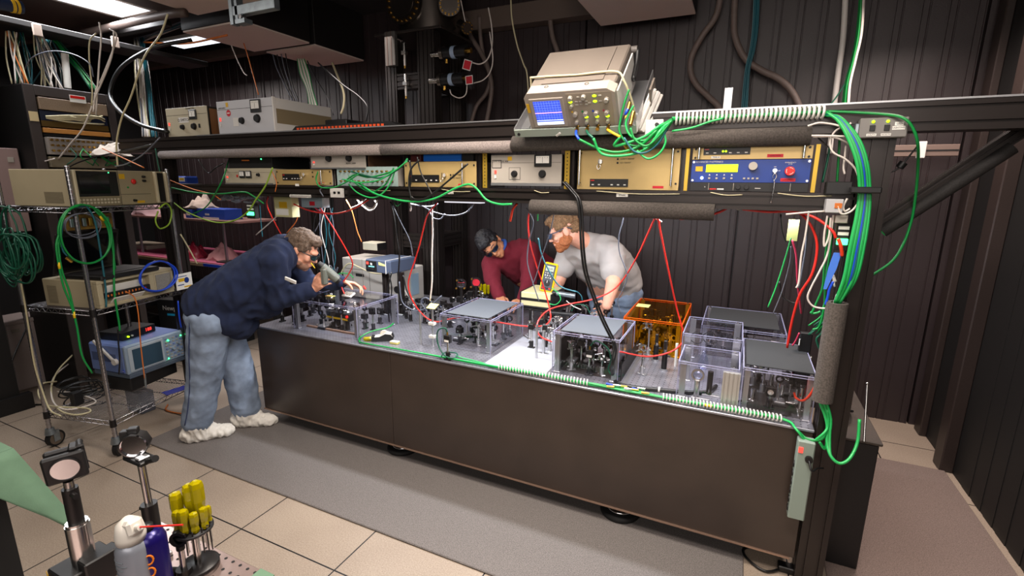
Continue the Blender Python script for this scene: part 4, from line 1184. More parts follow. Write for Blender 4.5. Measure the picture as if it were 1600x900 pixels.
# screwdrivers on table (yellow, left of dispenser)
def driver(name, label, loc, rz, tilt, L=.085, r=.011, sh=.10, m=None, group=None):
 t = thing(name, label, 'screwdriver', loc, rz, group)
 t.rotation_euler = (0, tilt, rz)
 hm = m or M_ydrv
 mb = MB(hm); n = 12; prof = [(.35, 0), (.75, .05), (.95, .18), (.8, .35), (1, .55), (1, .85), (.85, .96), (.35, 1)]
 vs = []
 for q, z in prof:
  for i in range(n):
   a = 2 * PI * i / n; rr = r * q * (1 if i % 2 == 0 else .86)
   vs.append((rr * math.cos(a), rr * math.sin(a), z * L))
 k = len(prof)
 mb.add(vs, [(j * n + i, j * n + (i + 1) % n, (j + 1) * n + (i + 1) % n, (j + 1) * n + i) for j in range(k - 1) for i in range(n)] + [list(range(n))[::-1], list(range((k - 1) * n, k * n))], False)
 mb.build('handle', t)
 MB(M_steel).cyl((0, 0, -sh), (0, 0, .002), .0025, n=8).build('shaft', t)
 return t
M_ydrv = bpy.data.materials.new('yellow_clear_plastic'); M_ydrv.use_nodes = True
_b = M_ydrv.node_tree.nodes['Principled BSDF']; _b.inputs['Base Color'].default_value = lin((206, 188, 8)); _b.inputs['Roughness'].default_value = .12; _b.inputs['Transmission Weight'].default_value = .5; _b.inputs['IOR'].default_value = 1.45
x, y = at(577, 533)
for i, (dx, dy, rz) in enumerate(((0, 0, .5), (.012, .026, .62))):
 t = driver('screwdriver', ('yellow handled screwdriver lying nearest the table edge' if i == 0 else 'second yellow handled screwdriver lying behind the first by the dispenser'), (x + dx + .045, y + dy + .03, TZ + .013), rz + PI, PI / 2, L=.09, r=.013, sh=.06)
# yellow screwdriver set standing at the back
for i, px in enumerate((751, 754, 758, 761)):
 q = W(px, 456 - (i % 2), 3.28)
 driver('screwdriver', 'yellow screwdriver standing at the back by the man in maroon', (q.x, 3.28 + .02 * (i % 2), TZ + .11), 0, 0, L=.085 - .01 * (i % 2), r=.012, sh=.09, group='yellow screwdrivers standing at the back of the table')
q = W(756, 470, 3.29)
t = thing('tool_stand', 'black stand holding yellow screwdrivers at the back of the table', 'stand', (q.x, 3.29, TZ)); MB(M_black).cyl((0, 0, 0), (0, 0, .01), .035).cyl((0, 0, .10), (0, 0, .108), .04).cyl((0, .0, 0), (0, 0, .10), .006).build('stand', t)
# tall mounts at back near the red-sweatered man
for i, (px, py, y, kn) in enumerate(((721, 443, 3.0, 'left'), (744, 441, 3.05, 'right'))):
 q = W(px, py, y)
 t = thing('mirror_mount', 'tall black ring mount with brass knobs, %s of the pair beside the man in maroon' % kn, 'mirror mount', (q.x, y, TZ), .4)
 hz = q.z - TZ
 MB(M_black).cyl((0, 0, 0), (0, 0, .02), .02).cyl((0, 0, .02), (0, 0, hz - .025), .010, n=12).build('post', t)
 MB(M_black).ring((0, -.008, hz), (0, .008, hz), .036, .028, 26).build('lens_ring', t)
 MB(M_rsticker if i else M_lens).cyl((0, -.002, hz), (0, .002, hz), .028, n=24).build('lens', t)
 for a, b in ((-.028, .03), (-.034, -.03), (.026, -.028)):
  MB(M_steel).cyl((a, -.03, hz + b), (a, .0, hz + b), .007, n=10).use(M_brass).cyl((a, -.036, hz + b), (a, -.03, hz + b), .007, n=10).build('knob', t)
# beige instrument with multimeter
x0 = W(813, 480, 2.93).x; x1 = W(861, 480, 2.93).x
t = thing('bench_instrument', 'cream instrument box with black band propped up behind the covers', 'instrument', ((x0 + x1) / 2, 2.93, TZ + .145))
hw = (x1 - x0) / 2
MB(M_cream if False else mat('cream_enamel', (206, 196, 150), .5)).box(-hw, hw, 0, .26, .012, .105, .004).build('case', t)
MB(M_blackp).box(-hw - .001, hw + .001, -.002, .001, .050, .068).box(-hw - .004, -hw + .006, -.003, .26, .008, .108, .002).box(hw - .006, hw + .004, -.003, .26, .008, .108, .002).box(-hw, hw, 0, .26, 0, .012, .002).build('frame_band', t)
t = thing('instrument_shelf', 'black board on posts carrying the cream instrument box', 'shelf', ((x0 + x1) / 2, 2.93, TZ))
MB(M_black).box(-.14, .16, -.01, .28, .130, .142, .002).build('board', t)
for x, y in ((-.12, .02), (.14, .02), (-.12, .25), (.14, .25)): MB(M_steel).cyl((x, y, 0), (x, y, .130), .0085, n=12).build('leg', t)
q = W(853, 430, 2.99)
t = thing('multimeter', 'yellow cased multimeter propped upright on the cream instrument box', 'multimeter', (W(852, 455, 2.99).x, 2.99, TZ + .145 + .107), .12, None, 0)
t.rotation_euler = (-.20, .14, .10)
MB(M_yellow).box(-.047, .047, 0, .035, 0, .20, .010).build('holster', t)
MB(mat('meter_dark_grey', (66, 68, 74), .5)).box(-.037, .037, -.004, .002, .012, .188, .004).build('face', t)
MB(mat('lcd_grey', (168, 176, 158), .35)).box(-.028, .028, -.0055, -.004, .142, .176).build('display', t)
text('00.00', .018, M_ink, t, (0, -.0060, .158))
for r_ in range(3):
 for i in range(4 - (r_ == 2)):
  u = -.023 + i * .0155 + (r_ == 2) * .008
  MB(M_white if (i + r_) % 3 else M_grey).cyl((u, -.0065, .128 - r_ * .016), (u, -.004, .128 - r_ * .016), .004, n=10).build('button', t)
mb = MB(M_blackp).cyl((0, -.010, .062), (0, -.004, .062), .020, n=20).use(M_white).box(-.0015, .0015, -.0108, -.010, .062, .080); mb.build('dial', t)
for x, c in ((-.024, M_red), (-.008, M_blackp), (.008, M_blackp), (.024, M_red)):
 MB(c).cyl((x, -.007, .026), (x, -.004, .026), .0065, n=12).build('socket', t)
# grey-blue instrument and beige computers left-middle
a, b = W(568, 425, 2.75), W(607, 425, 2.75)
t = thing('bench_instrument', 'blue grey front instrument with red digits standing on posts', 'instrument', ((a.x + b.x) / 2 + .02, 2.74, W(590, 426, 2.75).z), -.05)
MB(mat('blue_grey_case', (72, 82, 102), .45)).box(-.11, .13, 0, .28, 0, .095, .006).build('case', t)
MB(M_blackp).box(-.105, .0, -.004, 0, .01, .085, .003).build('front_panel', t)
MB(M_ledr).box(-.095, -.075, -.006, -.004, .058, .076).build('red_display', t)
MB(mat('pale_teal_display', (120, 200, 200), .4, 0, .5)).box(-.075, -.02, -.006, -.004, .040, .048).use(M_paper).box(-.055, -.04, -.006, -.004, .055, .07).build('display', t)
for i in range(4):
 mb = MB(); knob(mb, -.09 + i * .02, .022, .006, .01, -.004); mb.build('knob', t)
MB(M_sticky).prism([(.02, .06), (.08, .055), (.085, .065), (.02, .082)], 'y', -.002, 0).build('paper_note', t)
MB(M_white).box(.083, .089, -.002, .001, 0, .096).box(.083, .089, -.002, .282, .095, .097).build('strap', t)
for i, (px, h) in enumerate(((605, 0), (622, 0))):
 q = W(px, 430, 2.8)
 t2 = thing('support_post', ('left' if i == 0 else 'right') + ' black slotted post under the blue grey instrument', 'post', (q.x, 2.78 + .05 * i, TZ))
 MB(M_extr).extr((0, 0, 0), (0, 0, W(590, 426, 2.75).z - TZ), .035, .035, up=(0, 1, 0), pitch=.035, g=.008, dp=.006).build('column', t2)
 MB(M_alu).box(-.03, .03, -.025, .025, 0, .008, .002).build('foot', t2)
def comp(label, px0, px1, pyt, pyb, y, d, name='computer_tower', m=None):
 a, b = W(px0, pyt, y), W(px1, pyb, y)
 t = thing(name, label, 'computer', ((a.x + b.x) / 2, y, b.z)); hw = (b.x - a.x) / 2; h = a.z - b.z
 MB(m or M_pc).box(-hw, hw, 0, d, 0, h, .006).build('case', t)
 return t, hw, h
M_pc = mat('computer_off_white', (190, 184, 176), .5, 0, 0, 6, .04)
t, hw, h = comp('off white computer case on end beside the leaning man hands', 534, 602, 402, 470, 3.08, .28)
MB(M_ink).box(-hw * .35, hw * .05, -.002, 0, h * .55, h * .62).use(M_grey).box(-hw * .02, hw * .0, -.003, 0, 0, h).build('drive_slot', t)
MB(mat('panel_seam_grey', (110, 104, 98), .6)).box(-hw * .52, -hw * .5, -.001, 0, .02, h - .02).box(hw * .3, hw * .32, -.001, 0, .02, h - .02).box(-hw, hw, -.001, 0, h * .72, h * .735).build('seam', t)
t, hw, h = comp('second off white computer case further right with round dark fan', 600, 634, 418, 476, 3.12, .26)
MB(M_blackp).cyl((hw * .2, -.003, h * .4), (hw * .2, 0, h * .4), .03, n=22).build('fan_grille', t)
tag(MB(mat('cream_box', (206, 200, 178), .5)).box(-.08, .08, 0, .12, 0, .065, .006).use(M_blackp).box(.08, .085, 0, .12, 0, .06).build('small_box', loc=W(578, 391, 3.2)), 'small cream box on top of the off white computer case', 'box')
tag(MB(mat('pale_blue_board', (150, 176, 196), .5)).box(0, .02, 0, .1, 0, .18, .002).build('board', loc=W(641, 462, 3.2)), 'pale blue panel standing beside the black tower post', 'board')
# spiral wraps and edge stuff
def helix(label, pa, pb, r, turns, m, wire=.0033, name='spiral_wrap', ez=1.0, grp='white spiral cable wraps'):
 pa, pb = Vector(pa), Vector(pb); d = (pb - pa)
 t = thing(name, label, 'cable wrap', pa, 0, grp)
 for i in range(turns):
  c = d * ((i + .5) / turns)
  mb = MB(m); mb.tube([c + Vector((d.normalized().x * .003 * math.cos(a), -r * math.cos(a), r * ez * math.sin(a))) for a in [2 * PI * j / 12 for j in range(12)]], wire, 5, 1, closed=True, raw=True)
  mb.build('ring', t)
 return t
def EP(px, dz=.012, dy=.0):   # a point along the front edge of the table above pixel column px
 for k in range(60):
  pass
 lo, hi = TX0, TX1
 q = None
 # intersect image column with the edge line
 best = min(((abs(800 + F_PX * (R_CAM.transposed() @ (Vector((x, TY0 + .02, TZ)) - CAM_LOC)).x / -(R_CAM.transposed() @ (Vector((x, TY0 + .02, TZ)) - CAM_LOC)).z - px), x) for x in [TX0 + i * .004 for i in range(int((TX1 - TX0) / .004))]))
 return Vector((best[1], TY0 + .022 + dy, TZ + dz))
helix('white spiral wrap around green cables along the middle of the table edge', EP(778, .017), EP(920, .017), .015, 30, M_white)
helix('white spiral wrap around green cables along the right part of the table edge', EP(1034, .017), EP(1222, .017), .015, 34, M_white)
helix('white spiral wrap around green cables on the front of the upper beam', W(1054, 186, 2.13), W(1289, 175, 2.13), .021, 34, M_white, .0048)
helix('small white spiral wrap under the left part of the shelf', W(453, 306, 2.14), W(486, 307, 2.14), .008, 14, M_white, .002)
# ================================================================= TOWER AND VACUUM CHAMBER
t = thing('vacuum_stand', 'black extrusion tower standing behind the table carrying the vacuum chamber', 'stand', (-2.5, 3.8, 0))
XL = W(618, 150, 3.55).x + 2.5; XR = W(672, 150, 3.55).x + 2.5 + .0
ZT = 2.86
for x, y in ((XL, -.25), (XR, -.25), (XL, .20), (XR, .20)):
 MB(M_extr).extr((x, y, 0), (x, y, ZT), .16 if x > XL - 1 and y < 0 and x == XR else .11, .10, up=(0, 1, 0), pitch=.04).build('post', t)
for z in (1.18, 2.50):
 MB(M_extr).extr((XL, -.25, z), (XR, -.25, z), .09, .12, pitch=.04).build('cross_beam', t)
 MB(M_extr).extr((XR, -.25, z), (XR, .20, z), .09, .12, pitch=.04).build('cross_beam', t)
 MB(M_extr).extr((XL, .20, z), (XR, .20, z), .09, .10, pitch=.04).build('cross_beam', t)
MB(mat('dark_steel_plate', (88, 80, 76), .35, .8)).box(XL - .14, XR + .16, -.32, .34, ZT, ZT + .02, .002).build('top_plate', t)
t = thing('vacuum_chamber', 'dark steel vacuum chamber with bolted flanges at the top of the tower', 'vacuum chamber', (-2.5, 3.8, ZT + .02))
M_dst = mat('dark_chamber_steel', (120, 112, 106), .28, .95, 0, 6, .1)
MB(M_dst).cyl((-.05, 0, 0), (-.05, 0, .38), .26, n=40).build('chamber_body', t)
def flange(t, c, d, R, th, nb, L):
 c = Vector(c); d = Vector(d).normalized()
 mb = MB(M_dst).cyl(c - d * L, c, R * .7, n=28).cyl(c, c + d * th, R, n=36).cyl(c + d * th, c + d * (th + .002), R * .62, n=28)
 t = mb.build('flange', t)
 a = d.orthogonal().normalized(); b = d.cross(a)
 for i in range(nb):
  p = c + (a * math.cos(2 * PI * i / nb) + b * math.sin(2 * PI * i / nb)) * R * .86
  MB(M_brass).cyl(p + d * th, p + d * (th + .012), R * .055 + .003, n=6).build('bolt', t)
flange(t, (-.12, -.26, .22), (0, -1, 0), .165, .03, 20, .1)
flange(t, (.24, -.16, .18), (.5, -.86, 0), .085, .03, 16, .12)
flange(t, (.33, -.06, .04), (.75, -.5, -.42), .05, .025, 10, .12)
# gauges with red tags
for i, (px, py) in enumerate(((700, 83), (697, 125))):
 q = W(px, py, 3.52)
 t = thing('vacuum_gauge', ('upper' if i == 0 else 'lower') + ' black vacuum valve sticking out to the right of the tower', 'valve', (q.x, 3.52, q.z))
 MB(M_steel).cyl((-.15, 0, 0), (-.06, 0, 0), .028, n=16).build('pipe', t)
 MB(M_dst).cyl((-.06, 0, 0), (-.03, 0, 0), .055, n=8).build('flange', t)
 MB(M_blackp).cyl((-.03, 0, 0), (.17, 0, 0), .045, n=20).build('body', t)
 MB(mat('pale_blue_band', (160, 180, 205), .4)).ring((.04, 0, 0), (.075, 0, 0), .0465, .045, 24).build('band', t)
 MB(M_brass).cyl((.17, 0, 0), (.21, 0, .0), .02, n=10).cyl((.0, -.02, -.05), (.0, -.02, -.08), .012, n=8).build('fitting', t)
for i, (px, py, rz) in enumerate(((730, 101.5, .3), (733, 125, -.05))):
 q = W(px, py, 3.45)
 t = thing('warning_tag', ('upper tilted' if i == 0 else 'lower straight') + ' square red tag with white border hanging from the vacuum valve', 'tag', q)
 t.rotation_euler = (0, rz, 0)
 s = .036 if i == 0 else .032
 MB(M_white).box(-s, s, 0, .002, -s, s).build('border', t)
 MB(M_rsticker).box(-s + .006, s - .006, -.001, 0, -s + .006, s - .006).build('red_field', t)
for i, (px, py) in enumerate(((632, 82), (634, 130))):
 q = W(px, py, 3.48)
 t = thing('feedthrough', ('upper' if i == 0 else 'lower') + ' small steel feedthrough on the left inner side of the tower', 'fitting', q)
 MB(M_steel).cyl((0, 0, 0), (0, 0, .07), .013, n=12).box(-.02, .02, -.02, .02, -.02, .01, .003).build('body', t)
 MB(M_white).cyl((0, 0, -.10), (0, 0, -.02), .008, n=10).use(M_brass).cyl((0, 0, -.12), (0, 0, -.10), .008, n=8).build('tip', t)
q = W(606, 80, 3.53)
tag(MB(mat('dull_grey_profile', (96, 92, 88), .5, .3)).box(-.05, .05, 0, .04, -.13, .13, .003).use(M_pipe).box(-.03, -.02, -.003, 0, -.13, .13).box(.01, .02, -.003, 0, -.13, .13).build('steel_profile', loc=W(609, 76, 3.46)), 'grey ribbed steel profile hanging between the tower posts', 'profile')
# ================================================================= LEFT BACK AREA
t = thing('work_desk', 'desk with pink mat and clutter behind the left end of the table', 'desk', (0, 0, 0))
a, b = W(175, 400, 3.2).x, W(385, 400, 3.2).x
MB(mat('pink_antistatic_mat', (188, 92, 122), .7, 0, 0, 20, .1)).box(a, b + .3, 3.2, 3.95, .835, .845).build('mat', t)
MB(mat('light_wood_edge', (190, 160, 130), .6)).box(a, b + .3, 3.19, 3.96, .80, .834).build('desk_top', t)
MB(M_bluec).box(W(318, 400, 3.2).x, W(372, 400, 3.2).x, 3.184, 3.189, .805, .835).build('tape', t)
for x in (a + .1, (a + b) / 2, b + .2): MB(M_blackm).box(x - .03, x + .03, 3.3, 3.36, 0, .80).build('leg', t)
# shelf above desk
zt = W(300, 342, 3.3).z
t = thing('wall_shelf', 'wooden shelf with blue boxes above the pink desk', 'shelf', (0, 0, 0))
a2, b2 = W(205, 345, 3.3).x, W(372, 345, 3.3).x
MB(mat('pink_wood_shelf', (150, 112, 104), .6)).box(a2, b2, 3.3, 3.75, zt - .02, zt).build('board', t)
for x in (W(345, 345, 3.3).x, a2 + .1):
 MB(M_alu).box(x - .01, x + .01, 3.31, 3.33, .846, zt - .021).build('support', t)
q = W(325, 333, 3.34)
t = thing('glove_box', 'blue and white cardboard box on the shelf above the pink desk', 'box', (W(320, 340, 3.34).x, 3.36, zt))
MB(mat('blue_carton', (36, 74, 176), .6)).box(-.16, .30, 0, .2, 0, .11, .003).use(M_white).box(-.02, .05, -.002, 0, .04, .06).box(-.06, .2, -.002, 0, .0, .022).build('carton', t)
t = thing('glove_box', 'second smaller blue carton lying left of the first on the shelf', 'box', (W(292, 340, 3.34).x, 3.36, zt))
MB(mat('blue_carton', (36, 74, 176), .6)).box(-.05, .06, 0, .2, 0, .09, .003).use(M_paper).box(-.03, .03, -.002, 0, .03, .06).build('carton', t)
def cloth(name, label, cat, c, sx, sy, h, m, seed):
 mb = MB(m); n = 14; vs = []
 for j in range(n + 1):
  for i in range(n + 1):
   u, v = i / n * 2 - 1, j / n * 2 - 1
   r = max(0, 1 - (u * u + v * v) * .8)
   nz = noise.noise(Vector((u * 2 + seed, v * 2, seed * 3.1)))
   vs.append((u * sx * (1 + .2 * nz), v * sy * (1 + .2 * nz), h * r * (.6 + 1.0 * abs(nz)) + .002))
 top = len(vs)
 fs = [(j * (n + 1) + i, j * (n + 1) + i + 1, (j + 1) * (n + 1) + i + 1, (j + 1) * (n + 1) + i) for j in range(n) for i in range(n)]
 mb.add(vs, fs, True)
 mb.add([(x, y, 0) for x, y, z in vs], [f[::-1] for f in fs], True)
 per = [i for i in range(n + 1)] + [(j + 1) * (n + 1) + n for j in range(n)] + [n * (n + 1) + n - 1 - i for i in range(n)] + [(n - 1 - j) * (n + 1) for j in range(n - 1)]
 L = len(per)
 mb.add([vs[k] for k in per] + [(vs[k][0], vs[k][1], 0) for k in per], [(i, (i + 1) % L, L + (i + 1) % L, L + i) for i in range(L)])
 return tag(mb.build(name, loc=c), label, cat)
cloth('cloth', 'crumpled pale cloth on the shelf above the blue boxes', 'cloth', (W(322, 330, 3.5).x, 3.46, zt + .111), .17, .10, .13, mat('pale_cloth', (190, 172, 160), .9), 2)
cloth('cloth', 'pale pink bundle on the pink desk near the leaning man', 'cloth', (W(345, 385, 3.4).x, 3.42, .846), .16, .12, .16, mat('pale_pink_cloth', (210, 150, 150), .9), 3)
cloth('cloth', 'dark red plastic bag on the pink desk', 'bag', (W(310, 395, 3.4).x, 3.36, .846), .14, .1, .14, mat('dark_red_film', (150, 24, 50), .4), 4)
cloth('cloth', 'beige rag on the pink desk behind the cart post', 'cloth', (W(290, 395, 3.4).x - .1, 3.4, .846), .13, .1, .1, mat('beige_cloth', (206, 186, 168), .9), 5)
cloth('bundle', 'pinkish white wrapped bundle on the shelf at the far left', 'bundle', (W(228, 340, 3.4).x, 3.45, zt), .26, .12, .26, mat('pinkish_wrap', (196, 160, 164), .8), 6)
tag(MB(mat('beige_card', (196, 180, 160), .8)).box(-.3, .25, 0, .3, 0, .05, .004).build('cardboard_box', loc=(W(205, 400, 3.4).x, 3.45, .846)), 'flat beige carton at the left of the pink desk', 'box')
tag(MB(M_blackp).prism([(-.11, 0), (.11, 0), (.13, .012), (-.13, .012)], 'y', 0, .14).build('tray', loc=(W(352, 398, 3.3).x + .05, 3.24, .846)), 'small dark tray of parts at the edge of the pink desk', 'tray')
# blue wipes pack on instrument shelf
t = thing('wipes_pack', 'blue and white pack lying on the left end of the instrument shelf', 'pack', (W(283, 280, 2.4).x, 2.36, SZ - .008))
MB(mat('blue_carton', (36, 74, 176), .6)).box(-.06, .12, 0, .1, 0, .06, .01).use(M_white).box(.02, .11, -.001, 0, .02, .05).use(M_ystick).box(.05, .1, -.002, -.001, .03, .045).build('pack', t)
# stuff under desk
t = thing('equipment_stack', 'beige equipment with pale panels standing on the floor behind the cart', 'equipment', (W(165, 520, 2.6).x, 2.6, 0))
MB(mat('dull_beige_metal', (126, 116, 98), .5)).box(-.45, .25, 0, .4, .42, .78, .004).use(M_blackp).box(-.46, .26, -.01, .41, .36, .42).box(-.46, .26, -.01, .41, .0, .25).use(M_grey).box(-.44, .2, -.004, 0, .27, .35).build('case', t)
t = thing('product_box', 'black cardboard box marked Newport behind the cart', 'box', (W(262, 470, 2.6).x, 2.62, 0), .25)
MB(mat('black_carton', (24, 24, 27), .6)).box(-.15, .2, 0, .35, 0, .60, .003).build('carton', t)
text('Newport', .06, M_white, t, (.02, -.002, .52)); MB(mat('cyan_mark', (40, 170, 220), .5)).box(-.05, .03, -.002, 0, .45, .47).build('mark', t)
rnd = random.Random(5)
mc = [mat('box_tan', (180, 150, 120), .8), mat('box_cream', (210, 200, 180), .8), mat('box_pink', (200, 120, 130), .8)]
for i in range(7):
 tag(MB(mc[i % 3]).box(0, .10, 0, .08, 0, .06, .003).build('small_carton', loc=(W(232 + i * 9, 450, 2.75).x, 2.70 + .02 * (i % 3), .60 + .062 * (i % 2))), 'small carton stacked on the black cardboard box behind the cart', 'box', 'small cartons behind the cart')
tag(MB(M_blackm).box(-.3, .65, 0, .4, 0, .595, .003).build('crate', loc=(W(232, 470, 2.75).x, 2.99, 0)), 'dark crate behind the black cardboard box', 'crate')
# white small cabinet on floor
t = thing('white_cabinet', 'narrow off white metal bin standing behind the cart at the far left', 'cabinet', (-5.30, 1.62, 0), .0)
hC = WX(45, 502, -5.17).z
MB(mat('off_white_metal', (190, 176, 172), .5)).box(-.14, .14, .02, .30, 0, hC, .006).build('body', t)
MB(mat('off_white_metal', (190, 176, 172), .5)).box(-.15, .15, .01, .31, hC, hC + .03, .004).build('lid', t)
MB(M_grey).box(.14, .143, .05, .10, hC - .07, hC - .04).build('label_plate', t)
# wall mounted pinkish box
qa, qb = WX(28, 232, -4.80), WX(30, 332, -4.80)
t = thing('wall_cabinet', 'pinkish grey metal box with latches at the left edge of the view', 'cabinet', (-4.80, qa.y, qb.z))
hh = qa.z - qb.z
MB(mat('pinkish_enamel', (152, 128, 124), .5)).box(-.12, .0, -.5, 0, 0, hh, .006).build('body', t)
MB(M_grey).box(0, .006, -.07, -.035, hh * .78, hh * .86, .002).build('latch', t)
MB(M_red).cyl((0, -.05, hh * .2), (.012, -.05, hh * .2), .014, n=12).build('button', t)
tag(MB(mat('pinkish_enamel', (152, 128, 124), .5)).box(-.05, 0, -.11, 0, -.09, .09, .004).build('switch_plate', loc=WX(47, 342, -4.80)), 'small pinkish box below the wall cabinet behind the dark green cable coil', 'box')
# ================================================================= ELECTRONICS RACK (left)
RX = -4.60
ya, yb = WX(40, 130, RX).y, WX(172, 150, RX).y
zt = WX(45, 131, RX).z
t = thing('electronics_rack', 'tall dark electronics rack at the left with cables entering its top', 'rack', (RX, (ya + yb) / 2, 0))
hw = (yb - ya) / 2 + .02
MR = mat('rack_dark_grey', (62, 54, 52), .5)
MB(M_wallr).box(-.6, -.012, -hw, -hw + .06, 0, zt, .004).box(-.6, -.012, hw - .05, hw, 0, zt, .004).use(MR).box(-.012, 0, -hw, -hw + .06, 0, zt, .002).box(-.012, 0, hw - .05, hw, 0, zt, .002).box(-.6, 0, -hw + .06, hw - .05, zt - .07, zt, .004).box(-.6, -.56, -hw + .06, hw - .05, 0, zt - .07).build('frame', t)
MB(mat('beige_tag', (216, 196, 150), .8)).box(0, .002, -hw + .005, -hw + .055, WX(62, 182, RX).z - .035, WX(62, 182, RX).z + .03).build('paper_tag', t)
def RZ(py): return WX(115, py, RX).z
def rpanel(name, p0, p1, m, x=.0, ins=.07):
 return MB(m).box(-.4, x, -hw + ins, hw - ins + .01, RZ(p1), RZ(p0), .002).build(name, t)
rpanel('shelf_unit', 146, 160, mat('dark_unit', (48, 40, 36), .6), -.04)
rpanel('wire_box', 158, 176, mat('tan_perforated_box', (132, 112, 92), .6, 0, 0, 200, .2), .01)
MB(M_paper).box(.012, .014, -.02, .08, RZ(160), RZ(149)).build('warning_plate', t)
MB(M_red).box(.014, .015, -.015, .075, RZ(154), RZ(150)).build('warning_stripe', t)
rpanel('blue_circuit_unit', 177, 192, mat('navy_unit', (28, 36, 62), .5), -.01)
rpanel('gold_circuit_unit', 192, 201, mat('dark_gold_unit', (92, 70, 26), .5), -.01)
rpanel('orange_shelf', 203, 210, mat('orange_brown_shelf', (190, 130, 62), .5), 0)
rpanel('dark_unit', 211, 215, M_blackm, -.02)
rpanel('connector_panel', 217, 243, mat('grey_connector_panel', (150, 142, 136), .5), .03)
for r_ in range(3):
 for i in range(12):
  y = -hw + .09 + i * (2 * hw - .2) / 11; z = RZ(221 + r_ * 8)
  MB(M_brass).cyl((.03, y, z), (.05, y, z), .008, n=8).build('connector', t)
rpanel('lower_unit', 246, 262, mat('beige_unit', (130, 120, 100), .5), .02)
rnd = random.Random(3)
for i in range(12):
 y0 = -hw + .09; z0 = RZ(187 + rnd.uniform(-1, 2)); y1 = rnd.uniform(.0, hw - .08)
 tag(MB(M_cream).tube([(RX + .02, (ya + yb) / 2 + y0, z0), (RX + .05, (ya + yb) / 2 + y0 + .12, z0 + rnd.uniform(-.02, .02)), (RX + .05, (ya + yb) / 2 + y1 * .6, z0 + rnd.uniform(-.02, .04)), (RX + .02, (ya + yb) / 2 + y1, z0 + rnd.uniform(-.02, .05))], .006, 5, 5).build('patch_cable'), 'pale patch cable crossing the front of the electronics rack', 'cable', 'pale patch cables in the rack')
for i in range(9):
 y0 = (ya + yb) / 2 + rnd.uniform(-.1, .2)
 tag(MB(M_dgreen if i % 2 else M_green).tube([(RX + .05, y0, RZ(232)), (RX + .09, y0 + rnd.uniform(-.05, .05), RZ(245)), (RX + .06, y0 + rnd.uniform(-.05, .1), RZ(258))], .004, 5, 5).build('patch_cable'), 'green cable drooping from the rack connector panel', 'cable', 'green cables below the rack connectors')
cloth('foam_lump', 'pale crumpled wrap lying on the rack connector panel', 'wrap', (RX + .12, yb - .12, RZ(242)), .09, .12, .10, mat('pale_wrap', (190, 178, 166), .9), 9)
# vertical dark wall behind rack? cables entering from ceiling
def bundle(n, p_from, p_to, spread0, spread1, mats, r, label, group, seed, mid=None, name='cable'):
 rnd = random.Random(seed)
 for i in range(n):
  j = lambda s: Vector((rnd.uniform(-s, s), rnd.uniform(-s, s), 0))
  a = Vector(p_from) + j(spread0); b = Vector(p_to) + j(spread1)
  m_ = [a]
  if mid is not None:
   for q in mid: m_.append(Vector(q) + j((spread0 + spread1) / 2.4))
  else:
   m_.append((a + b) / 2 + j((spread0 + spread1) / 3))
  m_.append(b)
  tag(MB(mats[i % len(mats)]).tube(m_, r * .78, 5, 6).build(name), label, 'cable', group)
bundle(13, WX(58, 48, -4.8), WX(88, 140, -4.75), .03, .07, (M_whitec, M_cream, M_whitec, M_greyc), .006, 'pale cable dropping from the ceiling into the electronics rack', 'pale cables entering the rack', 1)
bundle(9, WX(70, 55, -4.95), WX(76, 140, -4.95), .03, .10, (M_teal, M_dgreen), .006, 'teal cable dropping into the electronics rack', 'teal cables entering the rack', 2)
bundle(6, WX(80, 55, -4.9), WX(148, 140, -4.7), .02, .04, (M_green, M_dgreen), .006, 'green cable slanting down to the right corner of the rack', 'green cables entering the rack', 3)
bundle(7, WX(18, 50, -4.75), WX(30, 132, -4.72), .03, .05, (M_cream, M_whitec, M_orange), .006, 'pale cable running down the left side of the rack', 'pale cables left of the rack', 4)
bundle(7, WX(26, 50, -4.85), WX(34, 132, -4.8), .03, .05, (M_teal, M_dgreen), .006, 'teal cable running down the left side of the rack', 'teal cables left of the rack', 5)
tag(MB(M_white).cyl(WX(101, 84, -4.75), WX(106, 138, -4.75), .022, n=14).build('standpipe'), 'white pipe standing on top of the electronics rack', 'pipe')
for px, py in ((58, 47), (180, 66)):
 tag(MB(mat('beige_bracket', (150, 132, 120), .6)).box(-.01, .01, -.025, .025, -.04, .04, .004).build('bracket', loc=WX(px, py, -4.6)), 'small beige bracket on the dark ceiling beam, ' + ('above the rack' if px < 100 else 'right of the hanging white cables'), 'bracket')
tag(MB(M_boxb).box(-4.9, -4.62, 1.4, 3.2, 2.72, 2.76, .004).build('ceiling_rail'), 'dark rail above the rack top carrying the cable drops', 'rail')
# thick blue/yellow pipe at top-left corner
t = thing('wrapped_hose', 'thick dark blue hose with yellow tape at the top left corner', 'hose', (0, 0, 0))
a, b = WX(-10, 4, -3.2), WX(34, 12, -3.2)
MB(mat('dark_blue_hose', (26, 40, 70), .5)).cyl(a, b, .028, n=16).build('hose', t)
d = (b - a)
MB(M_ystick).cyl(a + d * .58, a + d * .70, .031, n=16).cyl(a + d * .76, a + d * .86, .031, n=16).build('tape', t)
# ================================================================= WIRE CART
CA = Vector((-3.37, 1.45, 0)); CAng = math.radians(13.4)   # local +x: from B to A, local +y: away
